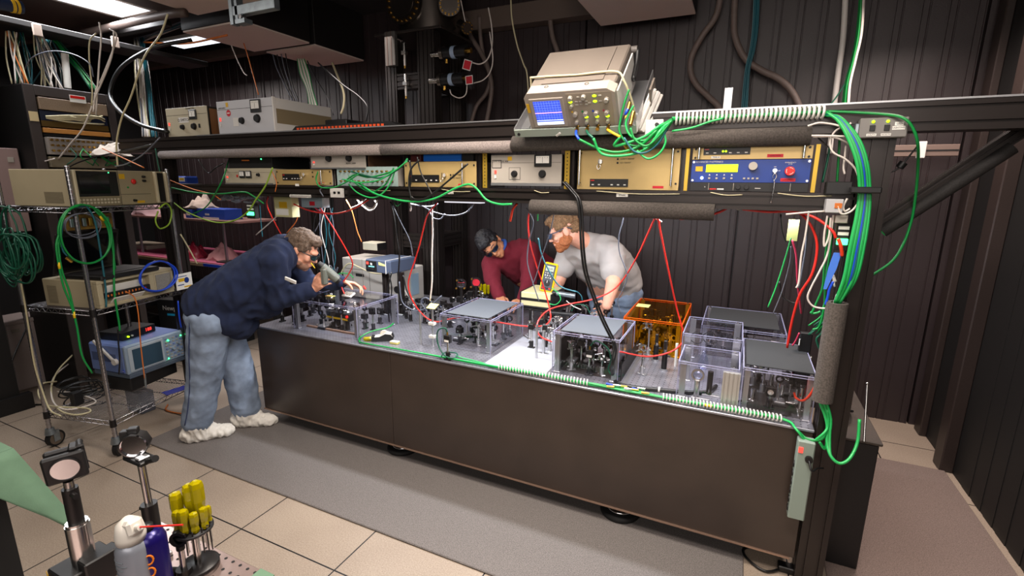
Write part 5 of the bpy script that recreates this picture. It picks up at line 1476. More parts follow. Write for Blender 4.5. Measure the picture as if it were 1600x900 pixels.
# local frame: origin at A, x axis towards A from B = (.97,.233), y axis = (-.233,.97)
t = thing('wire_cart', 'chrome wire shelf cart on casters at the left carrying instruments', 'cart', CA, CAng)
CW, CL = .515, .62
def C2(x, y, z): return Matrix.Translation(CA) @ Matrix.Rotation(CAng, 4, 'Z') @ Vector((x, y, z))
M_wire = mat('cart_chrome', (170, 168, 172), .25, .95)
def ribbed(mb, x, y, z0, z1):
 mb.cyl((x, y, z0), (x, y, z1), .0125, n=12)
 k = int((z1 - z0) / .025)
 for i in range(k):
  z = z0 + .0125 + i * .025
  mb.ring((x, y, z - .0018), (x, y, z + .0018), .0138, .012, 10)
for x, y in ((0, 0), (-CW, 0), (0, CL), (-CW, CL)):
 ribbed(MB(M_wire), x, y, .12, 1.75) if False else None
 mb = MB(M_wire); ribbed(mb, x, y, .12, 1.75); mb.lathe([(.0, 1.75), (.0135, 1.75), (.012, 1.758), (0, 1.76)], (x, y, 0), 12); mb.build('post', t)
SHZ = (.235, .935, 1.53)
for z in SHZ:
 mb = MB(M_wire)
 for dz in (0, -.028):
  mb.tube([(0, 0, z + dz), (-CW, 0, z + dz), (-CW, CL, z + dz), (0, CL, z + dz)], .0032, 6, 1, closed=True, raw=True)
 # zigzag
 def zig(p, q, n):
  p, q = Vector(p), Vector(q)
  pts = [p + (q - p) * (i / n) + Vector((0, 0, -.028 if i % 2 else 0)) for i in range(n + 1)]
  mb.tube(pts, .002, 5, 1, raw=True)
 zig((0, 0, z), (-CW, 0, z), 22); zig((-CW, 0, z), (-CW, CL, z), 26); zig((0, 0, z), (0, CL, z), 26); zig((0, CL, z), (-CW, CL, z), 22)
 for i in range(24):
  x = -.01 - i * (CW - .02) / 23
  mb.cyl((x, 0, z + .003), (x, CL, z + .003), .0018, n=5, cap=False)
 for y in (CL * .33, CL * .66): mb.cyl((0, y, z - .001), (-CW, y, z - .001), .003, n=6, cap=False)
 for x, y in ((0, 0), (-CW, 0), (0, CL), (-CW, CL)):
  mb.use(M_black).cyl((x, y, z - .035), (x, y, z + .01), .018, .016, n=12).use(M_wire)
 mb.build('wire_shelf', t)
for x, y, a_ in ((0, 0, 1.9), (-CW, 0, 1.6), (0, CL, .4), (-CW, CL, .2)):
 mb = MB(M_galv).cyl((x, y, .09), (x, y, .13), .03, .022, n=16)
 dx, dy = math.cos(a_), math.sin(a_)
 wc = Vector((x + dx * .02, y + dy * .02, .052))
 for s in (-.018, .018):
  p = Vector((-dy, dx, 0)) * s
  mb.obox(wc + p + Vector((0, 0, .02)), (dx, dy, 0), (-dy, dx, 0), (0, 0, 1), (.035, .003, .075))
 fk = mb.build('caster_fork', t)
 ax = Vector((-dy, dx, 0))
 MB(M_rub).cyl(wc - ax * .013, wc + ax * .013, .052, n=26).use(mat('brown_wheel', (96, 84, 72), .6)).cyl(wc - ax * .0145, wc + ax * .0145, .040, n=22).use(M_galv).cyl(wc - ax * .017, wc + ax * .017, .012, n=10).build('caster_wheel', fk)
def onc(name, label, cat, x, y, z, rz=0):
 return thing(name, label, cat, C2(x, y, z), CAng + PI / 2 + rz)
# local of these: -y -> faces cart +x side (towards viewer right); x along cart depth
# top: large tan spectrum analyser
t = onc('spectrum_analyser', 'large tan rack analyser with dark screen on the top shelf of the cart', 'instrument', .0, .0, SHZ[2] + .006)
M_tan = mat('tan_instrument', (168, 156, 128), .5, 0, 0, 5, .05)
TW, TH, TD = .62, .205, .42
MB(M_tan).box(.0, TW, .012, TD, 0, TH, .004).build('case', t)
mb = MB(mat('tan_vent', (128, 118, 96), .6))
for i in range(14): mb.box(-.0015, 0, .06 + 0 * i, .19, .02 + i * .0045, .0225 + i * .0045)
mb.build('vent', t)
MB(mat('tan_front', (158, 146, 118), .5)).box(.0, TW, 0, .013, 0, TH, .003).build('front_panel', t)
MB(M_blackp).box(.025, .27, -.006, 0, .055, TH - .008, .004).build('screen_bezel', t)
MB(M_glassd).box(.045, .215, -.0075, -.006, .07, TH - .025).build('screen', t)
MB(mat('tan_keys', (128, 118, 92), .6)).box(.02, .275, -.003, 0, .006, .05, .002).build('keypad', t)
for i in range(12):
 for j in range(2): MB(M_beige).box(.03 + i * .02, .043 + i * .02, -.006, -.003, .012 + j * .018, .024 + j * .018, .001).build('key', t)
MB(M_red).ball((.37, -.006, .14), .016, (1, .6, 1), 14, 8).build('red_cap', t)
for q in ((.285, .32, .155, .185), (.38, .43, .008, .022)): MB(M_ystick).box(q[0], q[1], -.0015, 0, q[2], q[3]).build('sticker', t)
MB(M_green).ball((.33, -.003, .105), .007, (1, .5, .8), 10, 6).use(M_ledg).ball((.22, -.006, TH - .014), .003).build('indicator', t)
for x, z in ((.44, .17), (.44, .145), (.36, .025)):
 mb = MB(); knob(mb, x, z, .007, .018); mb.build('knob', t)
mb = MB(M_ink); mb.box(.278, .28, -.001, 0, .0, TH).box(.28, .48, -.001, 0, .062, .064); mb.build('seam', t)
for x in (.012, .51, .585): MB(mat('pale_tan_rail', (190, 178, 148), .5)).box(x, x + .016, -.02, 0, .004, TH - .004, .003).build('rack_ear', t)
MB(M_blackp).box(.53, .58, -.006, 0, .01, TH - .01).build('side_gap', t)
# left cords and bits: black power cord
# middle: beige cased instrument with open front + laptop on top
t = onc('chart_instrument', 'beige instrument with open paper front on the middle shelf of the cart', 'instrument', .02, .03, SHZ[1] + .006)
MB(M_tan).box(0, .50, .03, .40, 0, .165, .004).box(0, .50, -.004, .03, .145, .165, .003).box(0, .50, -.004, .03, 0, .02, .003).box(.33, .50, -.004, .03, .02, .145, .003).box(0, .03, -.004, .03, .02, .145, .003).build('case', t)
MB(M_tan).box(.36, .5, -.006, -.004, .02, .145).use(mat('grille_grey', (132, 128, 120), .6, 0, 0, 300, .3)).box(.37, .48, -.009, -.006, .03, .135).build('speaker_grille', t)
MB(M_paper).obox((.17, .012, .105), (1, 0, 0), (0, .9, .3), (0, -.3, .9), (.24, .004, .05)).obox((.17, -.006, .035), (1, 0, 0), (0, .7, .7), (0, -.7, .7), (.2, .004, .05)).build('paper_sheet', t)
mb = MB(M_blackp).box(.03, .33, -.002, .02, .055, .085)
mb.use(M_orange)
for i in range(11): mb.box(.05 + i * .022, .058 + i * .022, -.004, -.002, .062, .075)
mb.use(M_red).box(.29, .298, -.006, -.002, .064, .074); mb.build('print_mechanism', t)
mb = MB(mat('tan_vent', (128, 118, 96), .6))
for i in range(12): mb.box(-.0015, 0, .30, .37, .02 + i * .009, .025 + i * .009)
mb.build('vent', t)
# laptop
t = onc('laptop', 'open black laptop lying on the beige instrument on the cart', 'laptop', .02, .05, SHZ[1] + .006 + .167)
MB(M_blackp).box(.0, .38, -.02, .26, 0, .026, .006).build('base', t)
MB(mat('keyboard_black', (34, 33, 36), .5)).box(.03, .35, .03, .18, .026, .029).build('keyboard', t)
MB(M_blackp).obox((.19, .30, .14), (1, 0, 0), (0, .95, .3), (0, .3 * -1, .95), (.38, .012, .26), .004).build('screen_lid', t)
MB(M_glassd).obox((.19, .2925, .137), (1, 0, 0), (0, .95, .3), (0, -.3, .95), (.34, .002, .215)).build('screen', t)
# under top shelf: gold coloured small instruments
t = onc('circuit_unit', 'gold circuit board unit hanging under the top shelf of the cart', 'electronics', .0, .05, SHZ[2] - .14)
MB(mat('gold_board', (140, 108, 44), .5, 0, 0, 40, .3)).box(.02, .30, .18, .2, 0, .09, .002).build('board', t)
for i in range(7): MB(M_brass if i % 2 else M_galv).box(.04 + i * .035, .06 + i * .035, .165, .18, .02, .07, .002).build('connector', t)
# bottom: blue-white scope
t = onc('oscilloscope', 'blue sided oscilloscope with dark grey screen on the bottom shelf of the cart', 'oscilloscope', -.27, .36, .335, -.05)
t.rotation_euler = (-.0, 0, CAng + PI / 2 - .10)
M_sblue = mat('slate_blue_case', (104, 124, 176), .45, 0, 0, 5, .05)
M_sfr = mat('pale_slate_front', (148, 166, 186), .4)
BW, BH, BD = .43, .235, .36
MB(M_sblue).box(.0, BW, .03, BD, .03, BH, .01).build('case', t)
MB(mat('slate_grey_base', (84, 96, 112), .5)).box(.005, BW - .005, .0, BD - .01, .0, .03, .003).build('base', t)
MB(M_sfr).box(0, BW, 0, .031, .03, BH, .008).build('front_bezel', t)
MB(mat('pale_strip', (178, 190, 200), .4)).box(.015, .262, -.006, 0, .045, BH - .015, .003).build('screen_bezel', t)
MB(mat('slate_screen', (58, 82, 100), .15)).box(.04, .245, -.008, -.006, .058, BH - .032).build('screen', t)
for i in range(5):
 for j in range(7):
  MB(M_grey if (i + j) % 3 else M_sblue).box(.278 + i * .028, .294 + i * .028, -.006, 0, .052 + j * .024, .062 + j * .024, .002).build('key', t)
for x, z in ((.285, .055), (.30, .19), (.40, .20)): MB(M_ledg).ball((x, -.006, z), .0055).build('lit_button', t)
for x, z in ((.38, .10), (.38, .15), (.33, .12)):
 mb = MB(); knob(mb, x, z, .011, .018, 0, M_sfr); mb.build('knob', t)
MB(mat('side_recess', (72, 86, 124), .5)).box(-.002, 0, .10, .33, .11, .17).build('side_recess', t)
MB(M_bluec).cyl((-.003, .045, .055), (0, .045, .055), .010, n=16).use(M_white).box(-.004, -.003, .038, .052, .053, .057).build('round_sticker', t)
MB(M_white).cyl((-.02, .10, .12), (0, .10, .12), .022, n=20).obox((-.012, .19, .19), (0, .8, .6), (1, 0, 0), (0, -.6, .8), (.22, .014, .02), .003).build('carry_handle', t)
tag(MB(mat('deep_blue_paper', (12, 24, 140), .6)).box(0, .16, -.0, .08, 0, .003).use(M_bluec).build('blue_sheet', loc=C2(.02, .36, SHZ[0] + .011), rz=CAng + 1.2), 'dark blue sheet lying on the bottom shelf under the oscilloscope', 'sheet')
t = onc('power_unit', 'black unit with red digits above the blue sided oscilloscope', 'electronics', -.35, .36, .572)
MB(M_blackp).box(.10, .36, .05, .25, .0, .055, .003).build('case', t)
text('188', .035, M_ledr, t, (.30, .048, .028))
for x, c in ((.14, M_ledy), (.17, M_white)): MB(c).cyl((x, .04, .02), (x, .05, .02), .006, n=10).build('knob', t)
t = onc('black_tray', 'low black tray under the blue sided oscilloscope', 'tray', -.26, .12, SHZ[0] + .006)
MB(M_blackp).box(.25, .62, .02, .26, 0, .092, .004).build('tray', t)
# panel on right of middle shelf with blue coil
t = onc('graphic_card', 'white card with blue and yellow print standing on the middle shelf', 'card', .03, .545, SHZ[1] + .006)
MB(M_paper).box(.0, .13, 0, .004, 0, .11).use(M_ystick).box(.02, .07, -.001, 0, .055, .078).box(.06, .12, -.001, 0, .01, .02).use(M_blue).cyl((.085, -.001, .06), (.085, 0, .06), .02, n=16).box(.01, .06, -.001, 0, .03, .036).box(.01, .09, -.001, 0, .088, .093).build('card', t)
# cable coils on the cart
def coil(label, c, u, v, ru, rv, n, m, r, seed, name='cable_coil', jit=.04, grp=None):
 """hanging coil: n turns with jitter around centre c in plane u, v"""
 rnd = random.Random(seed); c, u, v = Vector(c), Vector(u).normalized(), Vector(v).normalized(); w_ = u.cross(v)
 pts = []
 for k in range(n):
  ja, jb, jc = 1 + rnd.uniform(-jit, jit) * 2, 1 + rnd.uniform(-jit, jit) * 2, rnd.uniform(-jit, jit) * .5
  for i in range(10):
   a = 2 * PI * i / 10 + PI / 2
   pts.append(c + u * (ru * ja * math.cos(a)) + v * (rv * jb * math.sin(a) + (jb - 1) * -rv) + w_ * (jc + .008 * math.sin(k + i)))
 return tag(MB(m).tube(pts, r, 6, 4).build(name), label, 'cable', grp)
CV = Vector((-.233, .97, 0)); CU = Vector((.97, .233, 0))
cA = WX(133, 375, C2(0.03, 0, 0).x - .02)
def onray(px, py, P, n):
 d = ray(px, py); n = Vector(n); return CAM_LOC + d * ((Vector(P) - CAM_LOC).dot(n) / d.dot(n))
PF = C2(.035, 0, 0)   # plane just in front of the instrument face side of the cart
def CP(px, py, off=.035): return onray(px, py, C2(off, 0, 0), CU)
c0 = CP(133, 366); c1 = CP(133, 412); rr = (CP(172, 366) - CP(92, 366)).length / 2; rv = (c0 - CP(133, 320)).length
coil('bright green cable coil looped over the cart post', c0, CV, (0, 0, 1), rr, rv, 3, M_green, .0052, 11, jit=.025)
tag(MB(M_green).tube([CP(92, 366), CP(88, 385), CP(93, 420), CP(100, 450), CP(112, 480), CP(120, 510), CP(128, 555), CP(144, 583, .03)], .0052, 7).build('cable'), 'bright green cable hanging from the coil down to the bottom shelf, leftmost', 'cable')
tag(MB(M_green).tube([CP(90, 375), CP(96, 420), CP(108, 455), CP(116, 490)], .0052, 7).build('cable'), 'short bright green cable hanging from the coil beside the leftmost one', 'cable')
tag(MB(M_green).tube([CP(172, 350), CP(177, 385), CP(178, 420), CP(179, 460), CP(186, 505), CP(187, 517)], .0058, 7).build('cable'), 'bright green cable hanging right of the cart post', 'cable')
tag(MB(M_green).tube([CP(168, 340), CP(175, 380), CP(180, 420)], .0052, 7).build('cable'), 'second green strand from the coil right of the cart post', 'cable')
tag(MB(M_yellow).tube([CP(91.6, 410), CP(93, 420)], .0062, 7).build('cable_marker'), 'yellow marker on the leftmost green cable', 'marker')
tag(MB(M_yellow).tube([CP(115, 487), CP(116.5, 497)], .0062, 7).build('cable_marker'), 'yellow marker on the green cable below the middle shelf', 'marker')
tag(MB(M_yellow).tube([CP(156, 338), CP(162, 345)], .0062, 7).build('cable_marker'), 'yellow marker near the top of the green coil', 'marker')
tag(MB(M_teal).tube([CP(134, 320), CP(148, 345), CP(158, 400), CP(165, 450), CP(166, 480)], .0052, 7).build('cable'), 'dark teal cable hanging inside the green coil', 'cable')
tag(MB(M_teal).tube([CP(132, 322), CP(103, 330), CP(96, 365), CP(98, 390), CP(105, 400)], .0045, 7).build('cable'), 'dark teal loop inside the left of the green coil', 'cable')
coil('thin grey cable coil hanging inside the green one', CP(128, 352, .02), CV, (0, 0, 1), rr * .7, rv * .4, 3, M_greyc, .003, 12)
tag(MB(M_brass).cyl(CP(104, 403, .04), CP(112, 409, .04), .008).build('connector'), 'brass connector at the bottom left of the green coil', 'connector')
# dark green heap at far left on post B
PB = C2(-CW + .02, -.04, 0)
def BP(px, py, off=-.05): return onray(px, py, C2(0, off, 0), CV)
for k, (sd, ru, rv) in enumerate(((1, .085, .20), (2, .10, .17), (3, .07, .14), (4, .095, .22), (5, .06, .11), (6, .11, .15))):
 rnd = random.Random(sd)
 c = BP(18 + rnd.uniform(-8, 14), 385 + rnd.uniform(-18, 20), -.05 - .012 * k)
 coil('dark green cable loop hanging on the left post of the cart', c, CU, (0, 0, 1), ru * .9, rv * .8, 3, M_dgreen, .0045, 20 + sd, jit=.10, grp='dark green cable loops at the left')
coil('dark green drooping loop at the bottom of the left cable heap', BP(28, 415, -.10), CU, (0, 0, 1), .11, .12, 2, M_dgreen, .0045, 31)
# cream cables down left post and coil at bottom
tag(MB(M_cream).tube([BP(30, 430, -.03), BP(38, 470, -.03), BP(46, 520, -.03), BP(54, 570, -.03), BP(66, 610, -.03), BP(78, 640, -.05), BP(95, 650, -.08)], .005, 7).build('cable'), 'long cream cable running down the left side of the cart', 'cable')
SB = SHZ[0] + .012
tag(MB(M_cream).tube([WZ(116, 552, SB + .10), WZ(90, 580, SB + .03), WZ(80, 610, SB), WZ(90, 638, SB), WZ(115, 648, SB), WZ(140, 644, SB), WZ(135, 638, SB + .01), WZ(95, 636, SB + .01), WZ(72, 632, SB), WZ(60, 615, SB + .03), WZ(66, 600, SB + .06), WZ(88, 596, SB + .02)], .0055, 7).build('cable'), 'cream cable looping over the bottom shelf', 'cable')
tag(MB(M_whitec).tube([WZ(112, 565, SB), WZ(84, 590, SB), WZ(82, 625, SB), WZ(105, 640, SB + .01), WZ(150, 628, SB), WZ(120, 615, SB), WZ(90, 612, SB)], .005, 7).build('cable'), 'white cable loop lying inside the cream loop on the bottom shelf', 'cable')
rnd = random.Random(77)
for k in range(5):
 c = WZ(118 + k * 5, 600 + k * 4, SB + .01)
 coil('black cable heaped on the bottom shelf of the cart', c, CU, CV, .10 + .012 * k, .07 + .01 * k, 2, M_blackc, .0045, 40 + k, jit=.12, grp='black cables on the bottom shelf')
t = onc('power_adapter', 'black adapter sticking up from the cables on the bottom shelf', 'adapter', -.42, .12, SB); MB(M_blackp).box(-.03, .03, -.02, .02, 0, .09, .005).build('body', t)
coil('blue cable coil hanging on the right front of the cart', CP(248, 432, .06), CV, (0, 0, 1), (CP(284, 432, .06) - CP(230, 432, .06)).length / 2, .10, 2, M_bluec, .006, 51, jit=.03)
tag(MB(M_lime).tube([CP(247, 330, .05), CP(243, 345, .05), CP(250, 357, .05), CP(264, 350, .05), CP(268, 330, .05), CP(260, 318, .05), CP(248, 326, .05)], .005, 7).build('cable'), 'lime green cable loop round the far cart post', 'cable')
tag(MB(M_cream).tube([CP(282, 366, .05), CP(295, 388, .05), CP(308, 412, .05)], .005, 7).build('cable'), 'cream cable slanting down by the far cart post', 'cable')
tag(MB(M_orange).tube([CP(196, 455, .05), CP(210, 465, .05), CP(216, 490, .05), CP(220, 540, .05), CP(226, 592, .04)], .0035, 6).build('cable'), 'thin orange cable hanging in front of the blue sided oscilloscope', 'cable')
tag(MB(M_galv).cyl(CP(226, 585, .04), CP(228, 605, .04), .006).build('connector'), 'connector at the end of the thin orange cable', 'connector')
tag(MB(M_blackc).tube([CP(184, 512, .05), CP(185, 535, .05), CP(187, 560, .05), CP(186, 585, .04)], .0045, 6).build('cable'), 'black cable hanging in front of the blue sided oscilloscope', 'cable')
tag(MB(M_bluec).tube([CP(278, 470, .08), CP(280, 495, .08), CP(283, 512, .08)], .005, 6).build('cable'), 'deep blue cable beside the leaning man hip', 'cable')
# black mains cords to floor left
tag(MB(M_blackc).tube([WZ(45, 505, .6), WZ(20, 560, .4), WZ(12, 600, .2), WZ(25, 630, .02), WZ(75, 632, .01)], .006, 7).build('cable'), 'thin black cord hanging in front of the dark wall block', 'cable')
tag(MB(M_orange).tube([WZ(262, 632, .008), WZ(260, 641, .008), WZ(285, 646, .008), WZ(300, 640, .008)], .005, 6).build('cable'), 'pale orange cable loop on the floor behind the near leg', 'cable')
tag(MB(M_greyc).box(-.09, .09, -.05, .05, 0, .16, .006).build('waste_tin', loc=WZ(222, 640, 0)), 'grey mesh tin standing under the cart', 'tin')
# thick black hose loop between rack and beam
tag(MB(M_blackc).tube([W(300, 62, 2.6), W(240, 75, 2.4), W(190, 105, 2.3), W(172, 145, 2.25), W(185, 172, 2.2), W(220, 195, 2.15), W(262, 206, 2.15)], .0135, 12, 8).build('hose'), 'thick black hose curling from the ceiling to the beam top', 'hose')
bundle(11, W(216, 60, 3.0), W(232, 214, 2.6), .04, .05, (M_whitec, M_cream, M_whitec, M_greyc), .008, 'white cable in the hanging bundle left of the small power supply', 'white cables hanging left of the small power supply', 61)
bundle(6, W(224, 60, 3.0), W(241, 214, 2.6), .03, .04, (M_teal,), .008, 'teal cable in the hanging bundle left of the small power supply', 'teal cables hanging left of the small power supply', 62)
bundle(9, W(218, 62, 3.0), W(300, 32, 3.2), .04, .05, (M_whitec, M_greyc, M_teal), .008, 'pale cable running up along the ceiling to the filter panel', 'pale cables along the ceiling', 63)
tag(MB(M_orange).tube([W(225, 66, 2.9), W(290, 68, 2.9), W(355, 55, 2.9)], .008, 6).build('cable'), 'orange cable crossing under the ceiling beside the filter panel', 'cable')
for i, (pts, m, lb, r) in enumerate((
 ([(172, 45), (182, 60), (160, 120), (150, 140), (146, 175)], M_whitec, 'white cable hanging nearest the rack top from the pipe', .008),
 ([(155, 35), (158, 60), (154, 110), (150, 180)], M_whitec, 'white cable hanging straight from the pipe in front of the rack', .008),
 ([(178, 48), (174, 90), (150, 150), (130, 200), (110, 225), (90, 250)], M_whitec, 'long white cable slanting across the rack front', .008),
 ([(150, 52), (140, 65), (140, 100), (144, 140), (143, 165)], M_cream, 'pale looped cable hanging left of the other white ones', .007),
 ([(262, 22), (250, 55), (225, 90), (205, 150), (190, 185), (182, 225), (184, 260)], M_cream, 'grey cream cable curving down between rack and power supplies', .009),
 ([(38, 110), (50, 90), (80, 80), (115, 85), (140, 100), (146, 120)], M_greyc, 'thin grey cable arching over the rack top', .006),
 ([(240, 225), (200, 235), (150, 245), (110, 260), (95, 280), (90, 330)], M_blackc, 'black cable dropping from the beam in front of the tan analyser', .008),
 ([(250, 215), (225, 240), (200, 255), (180, 260)], M_greyc, 'grey cable sagging from the beam towards the tan analyser', .006),
 ([(160, 232), (195, 248), (225, 262)], M_orange, 'orange cable slanting behind the tan analyser', .006),
 ([(85, 248), (50, 258), (20, 268), (16, 290), (25, 312)], M_whitec, 'white cable curving round the left end of the tan analyser', .008))):
 tag(MB(m).tube([W(a, b, 1.95 - i * .01) for a, b in pts], r * .6, 7).build('cable'), lb, 'cable')
# ================================================================= FOREGROUND BREADBOARD
BZ = .80
bx, by = -1.335, .635
M_pink = bpy.data.materials.new('small_breadboard'); M_pink.use_nodes = True
def hole_mat(m, base, pitch):
 nt = m.node_tree; N = nt.nodes; L = nt.links
 b = N['Principled BSDF']; b.inputs['Roughness'].default_value = .3; b.inputs['Metallic'].default_value = .75
 tc = N.new('ShaderNodeTexCoord'); n = N.new('ShaderNodeTexNoise'); n.inputs['Scale'].default_value = 60
 L.new(tc.outputs['Object'], n.inputs['Vector'])
 r = N.new('ShaderNodeValToRGB'); r.color_ramp.elements[0].color = lin(tuple(v * .9 for v in base)); r.color_ramp.elements[1].color = lin(base)
 L.new(n.outputs['Fac'], r.inputs[0]); L.new(r.outputs[0], b.inputs['Base Color'])
hole_mat(M_pink, (188, 164, 156), .025)
t = thing('breadboard', 'small metal breadboard table with tapped holes in the near left foreground', 'breadboard', (bx, by, BZ))
MB(M_pink).box(0, .95, -.62, 0, -.02, 0, .002).build('board', t)
rnd = random.Random(2)
mb = MB(M_blackm)
for i in range(36):
 for j in range(23):
  x, y = .0127 + i * .0254, -.0127 - j * .0254
  mb.cyl((x, y, .0002), (x, y, .0006), .0040, n=8)
o = mb.build('tapped_holes', t); o['kind'] = 'stuff'
MB(M_black).box(.38, .56, -.50, -.30, -.8, -.021).build('pedestal', t)
# green draped bench
zt = .92
pa, pb = WZ(20, 700, zt), WZ(0, 690, zt)
t = thing('draped_bench', 'bench covered by a pale green cloth at the left edge', 'bench', (0, 0, 0))
M_gcloth = mat('pale_green_cloth', (92, 122, 98), .85, 0, 0, 30, .06, .2, 300)
P0 = WZ(20, 700, zt)
def drape():
 mb = MB(M_gcloth)
 x0, y0 = P0.x, P0.y
 n = 16
 # top
 mb.box(x0 - .8, x0, y0 - .9, y0, zt - .004, zt)
 # right-hand hanging side (plane x = x0), hem dips to a corner point at the far end
 vs = []; rows = 10
 for i in range(n + 1):
  u = i / n
  y = y0 - .9 * (1 - u)
  hem = .09 + .01 * math.sin(u * 9) + .24 * max(0, (u - .86) / .14) ** 1.2
  for j in range(rows + 1):
   v = j / rows
   bulge = .018 * math.sin(u * 14 + v * 2) * v + .13 * v * max(0, (u - .86) / .14)
   vs.append((x0 + bulge + .002, y + .09 * v * max(0, (u - .7) / .3), zt - hem * v))
 mb.add(vs, [(i * (rows + 1) + j, (i + 1) * (rows + 1) + j, (i + 1) * (rows + 1) + j + 1, i * (rows + 1) + j + 1) for i in range(n) for j in range(rows)], True)
 vs2 = []
 for i in range(n + 1):
  u = i / n; x = x0 - .8 * (1 - u)
  hem = .09 + .01 * math.sin(u * 11) + .24 * max(0, (u - .85) / .15)
  for j in range(rows + 1):
   v = j / rows
   vs2.append((x + .05 * v * max(0, (u - .75) / .25), y0 + .016 * math.sin(u * 13) * v + .09 * v * max(0, (u - .7) / .3), zt - hem * v))
 mb.add(vs2, [(i * (rows + 1) + j, (i + 1) * (rows + 1) + j, (i + 1) * (rows + 1) + j + 1, i * (rows + 1) + j + 1) for i in range(n) for j in range(rows)], True)
 return mb
o = drape().build('cloth', t)
md = o.modifiers.new('s', 'SOLIDIFY'); md.thickness = .002
MB(M_blackm).box(P0.x - .78, P0.x - .03, P0.y - .88, P0.y - .03, 0, zt - .006).build('cabinet_body', t)
# mirror mount (left, large)
q = WZ(128, 880, BZ)
def nearp(px, py, P, n=(0, 1, 0)): return onray(px, py, P, n)
base = WZ(138, 903, BZ)
t = thing('mirror_mount', 'large black square mirror mount on a stepped post, nearest at the left', 'mirror mount', base, .0)
def hz(py, px=120): return onray(px, py, base, (0, 1, 0)).z - BZ
h1, h2, h3, h4 = hz(868), hz(818), hz(768), hz(752)
mh = (hz(700, 108) - hz(762, 108)); cz = hz(729, 100)
MB(M_blackp).box(-.045, .035, -.05, .05, 0, h1, .003).box(.015, .05, -.02, .05, 0, h1 + .02, .003).build('base_block', t)
MB(M_ystick).prism([(-.0455, .0), (-.025, 0), (-.0455, h1 * .9)], 'y', -.0515, -.0505).build('warning_sticker', t)
M_ppost = M_steel
MB(M_steel).cyl((0, 0, h1), (0, 0, h2), .022, n=24).cyl((0, 0, h2), (0, 0, h2 + .006), .020, n=24).build('thick_post', t)
MB(M_black).cyl((0, 0, h2 + .004), (0, 0, h3), .0145, n=20).cyl((0, 0, h3 - .012), (.036, -.005, h3 - .008), .006, n=10).build('post_holder', t)
MB(M_steel).cyl((0, 0, h3 - .01), (0, 0, cz - mh * .32), .009, n=16).build('post', t)
Tm = Matrix.Translation((.0, -.0, cz)) @ Matrix.Rotation(1.12, 4, 'Z') @ Matrix.Rotation(-.04, 4, 'Y') @ Matrix.Rotation(.06, 4, 'X')
s = mh * .335
mb = MB(M_blackp); mb.T = Tm; mb.box(-s, s, -.008, .006, -s * .92, s * .92, .004).box(-s * .9, s, .014, .028, -s * .92, s, .004).box(.3 * s, .75 * s, .0, .03, s * .92, s * 1.15, .003); mb.build('mount_plate', t)
mb = MB(M_blackp); mb.T = Tm; mb.ring((0, -.012, 0), (0, -.007, 0), s * .74, s * .68, 34); mb.build('mirror_ring', t)
mb = MB(M_chrome); mb.T = Tm; mb.cyl((0, -.0105, 0), (0, -.008, 0), s * .69, n=34); mb.build('mirror', t)
mb = MB(M_blackp); mb.T = Tm
for x, z in ((s * .75, s * .75), (-s * .75, -s * .75), (s * .75, -s * .75)): mb.cyl((x, .028, z), (x, .05, z), .007, n=10)
mb.build('knob', t)
# second mount (right)
base = WZ(247, 872, BZ)
t = thing('mirror_mount', 'round silver mirror mount on a tall slim post above a black holder', 'mirror mount', base, 0)
h1, h2, h3 = hz(868, 247), hz(790, 240), hz(722, 225)
MB(M_alu).box(-.03, .022, -.022, .022, 0, .012, .002).cyl((0, 0, 0), (0, 0, .018), .023, n=20).build('base', t)
MB(M_black).cyl((0, 0, .016), (0, 0, h2), .0165, n=20).cyl((0, 0, h2 - .02), (-.034, 0, h2 - .022), .006, n=10).build('post_holder', t)
MB(M_steel).cyl((0, 0, h2 - .01), (-.004, 0, h3), .0078, n=16).build('post', t)
MB(M_blackp).box(-.04, .03, -.018, .02, h3, h3 + .01, .002).cyl((.03, 0, h3 + .01), (.058, 0, h3 + .022), .008, n=10).build('mount_base', t)
MB(M_alu).box(-.0, .02, -.014, .01, h3 + .01, h3 + .016, .002).build('mount_clip', t)
Tm = Matrix.Translation((-.016, -.002, h3 + .038)) @ Matrix.Rotation(.75, 4, 'Z') @ Matrix.Scale(.85, 4)
mb = MB(M_blackp); mb.T = Tm; mb.cyl((0, -.004, 0), (0, .026, 0), .034, n=8); mb.box(-.012, .012, -.0, .02, .03, .046, .002).box(-.03, -.01, .0, .02, -.034, .04, .002); mb.build('mount_ring', t)
mb = MB(M_chrome); mb.T = Tm; mb.ring((0, -.012, 0), (0, -.003, 0), .0315, .028, 34).cyl((0, -.007, 0), (0, -.004, 0), .028, n=34); mb.build('mirror', t)
# cans
M_canw = mat('silver_grey_can', (136, 140, 150), .35, .3)
def can(label, base, m, capm=True, red=True):
 t = thing('spray_can', label, 'spray can', base, .0); t.scale = (.92, .92, .96)
 MB(m).lathe([(0, 0), (.032, 0), (.033, .004), (.033, .165), (.028, .178), (.018, .186), (0, .188)], n=30).build('body', t)
 if capm:
  mb = MB(mat('cream_cap', (214, 208, 198), .4))
  mb.lathe([(0, .182), (.028, .182), (.029, .196), (.024, .222), (.008, .236), (0, .237)], n=24)
  mb.obox((.014, 0, .218), (.96, 0, .28), (0, 1, 0), (-.28, 0, .96), (.034, .032, .034), .006).cyl((.03, 0, .222), (.044, 0, .226), .006, n=10)
  mb.build('trigger_cap', t)
 return t
base1 = WZ(226, 955, BZ)
t = can('grey white air duster can with cream trigger cap in the foreground', base1, M_canw)
mb = MB(mat('grey_label_print', (104, 112, 118), .5))
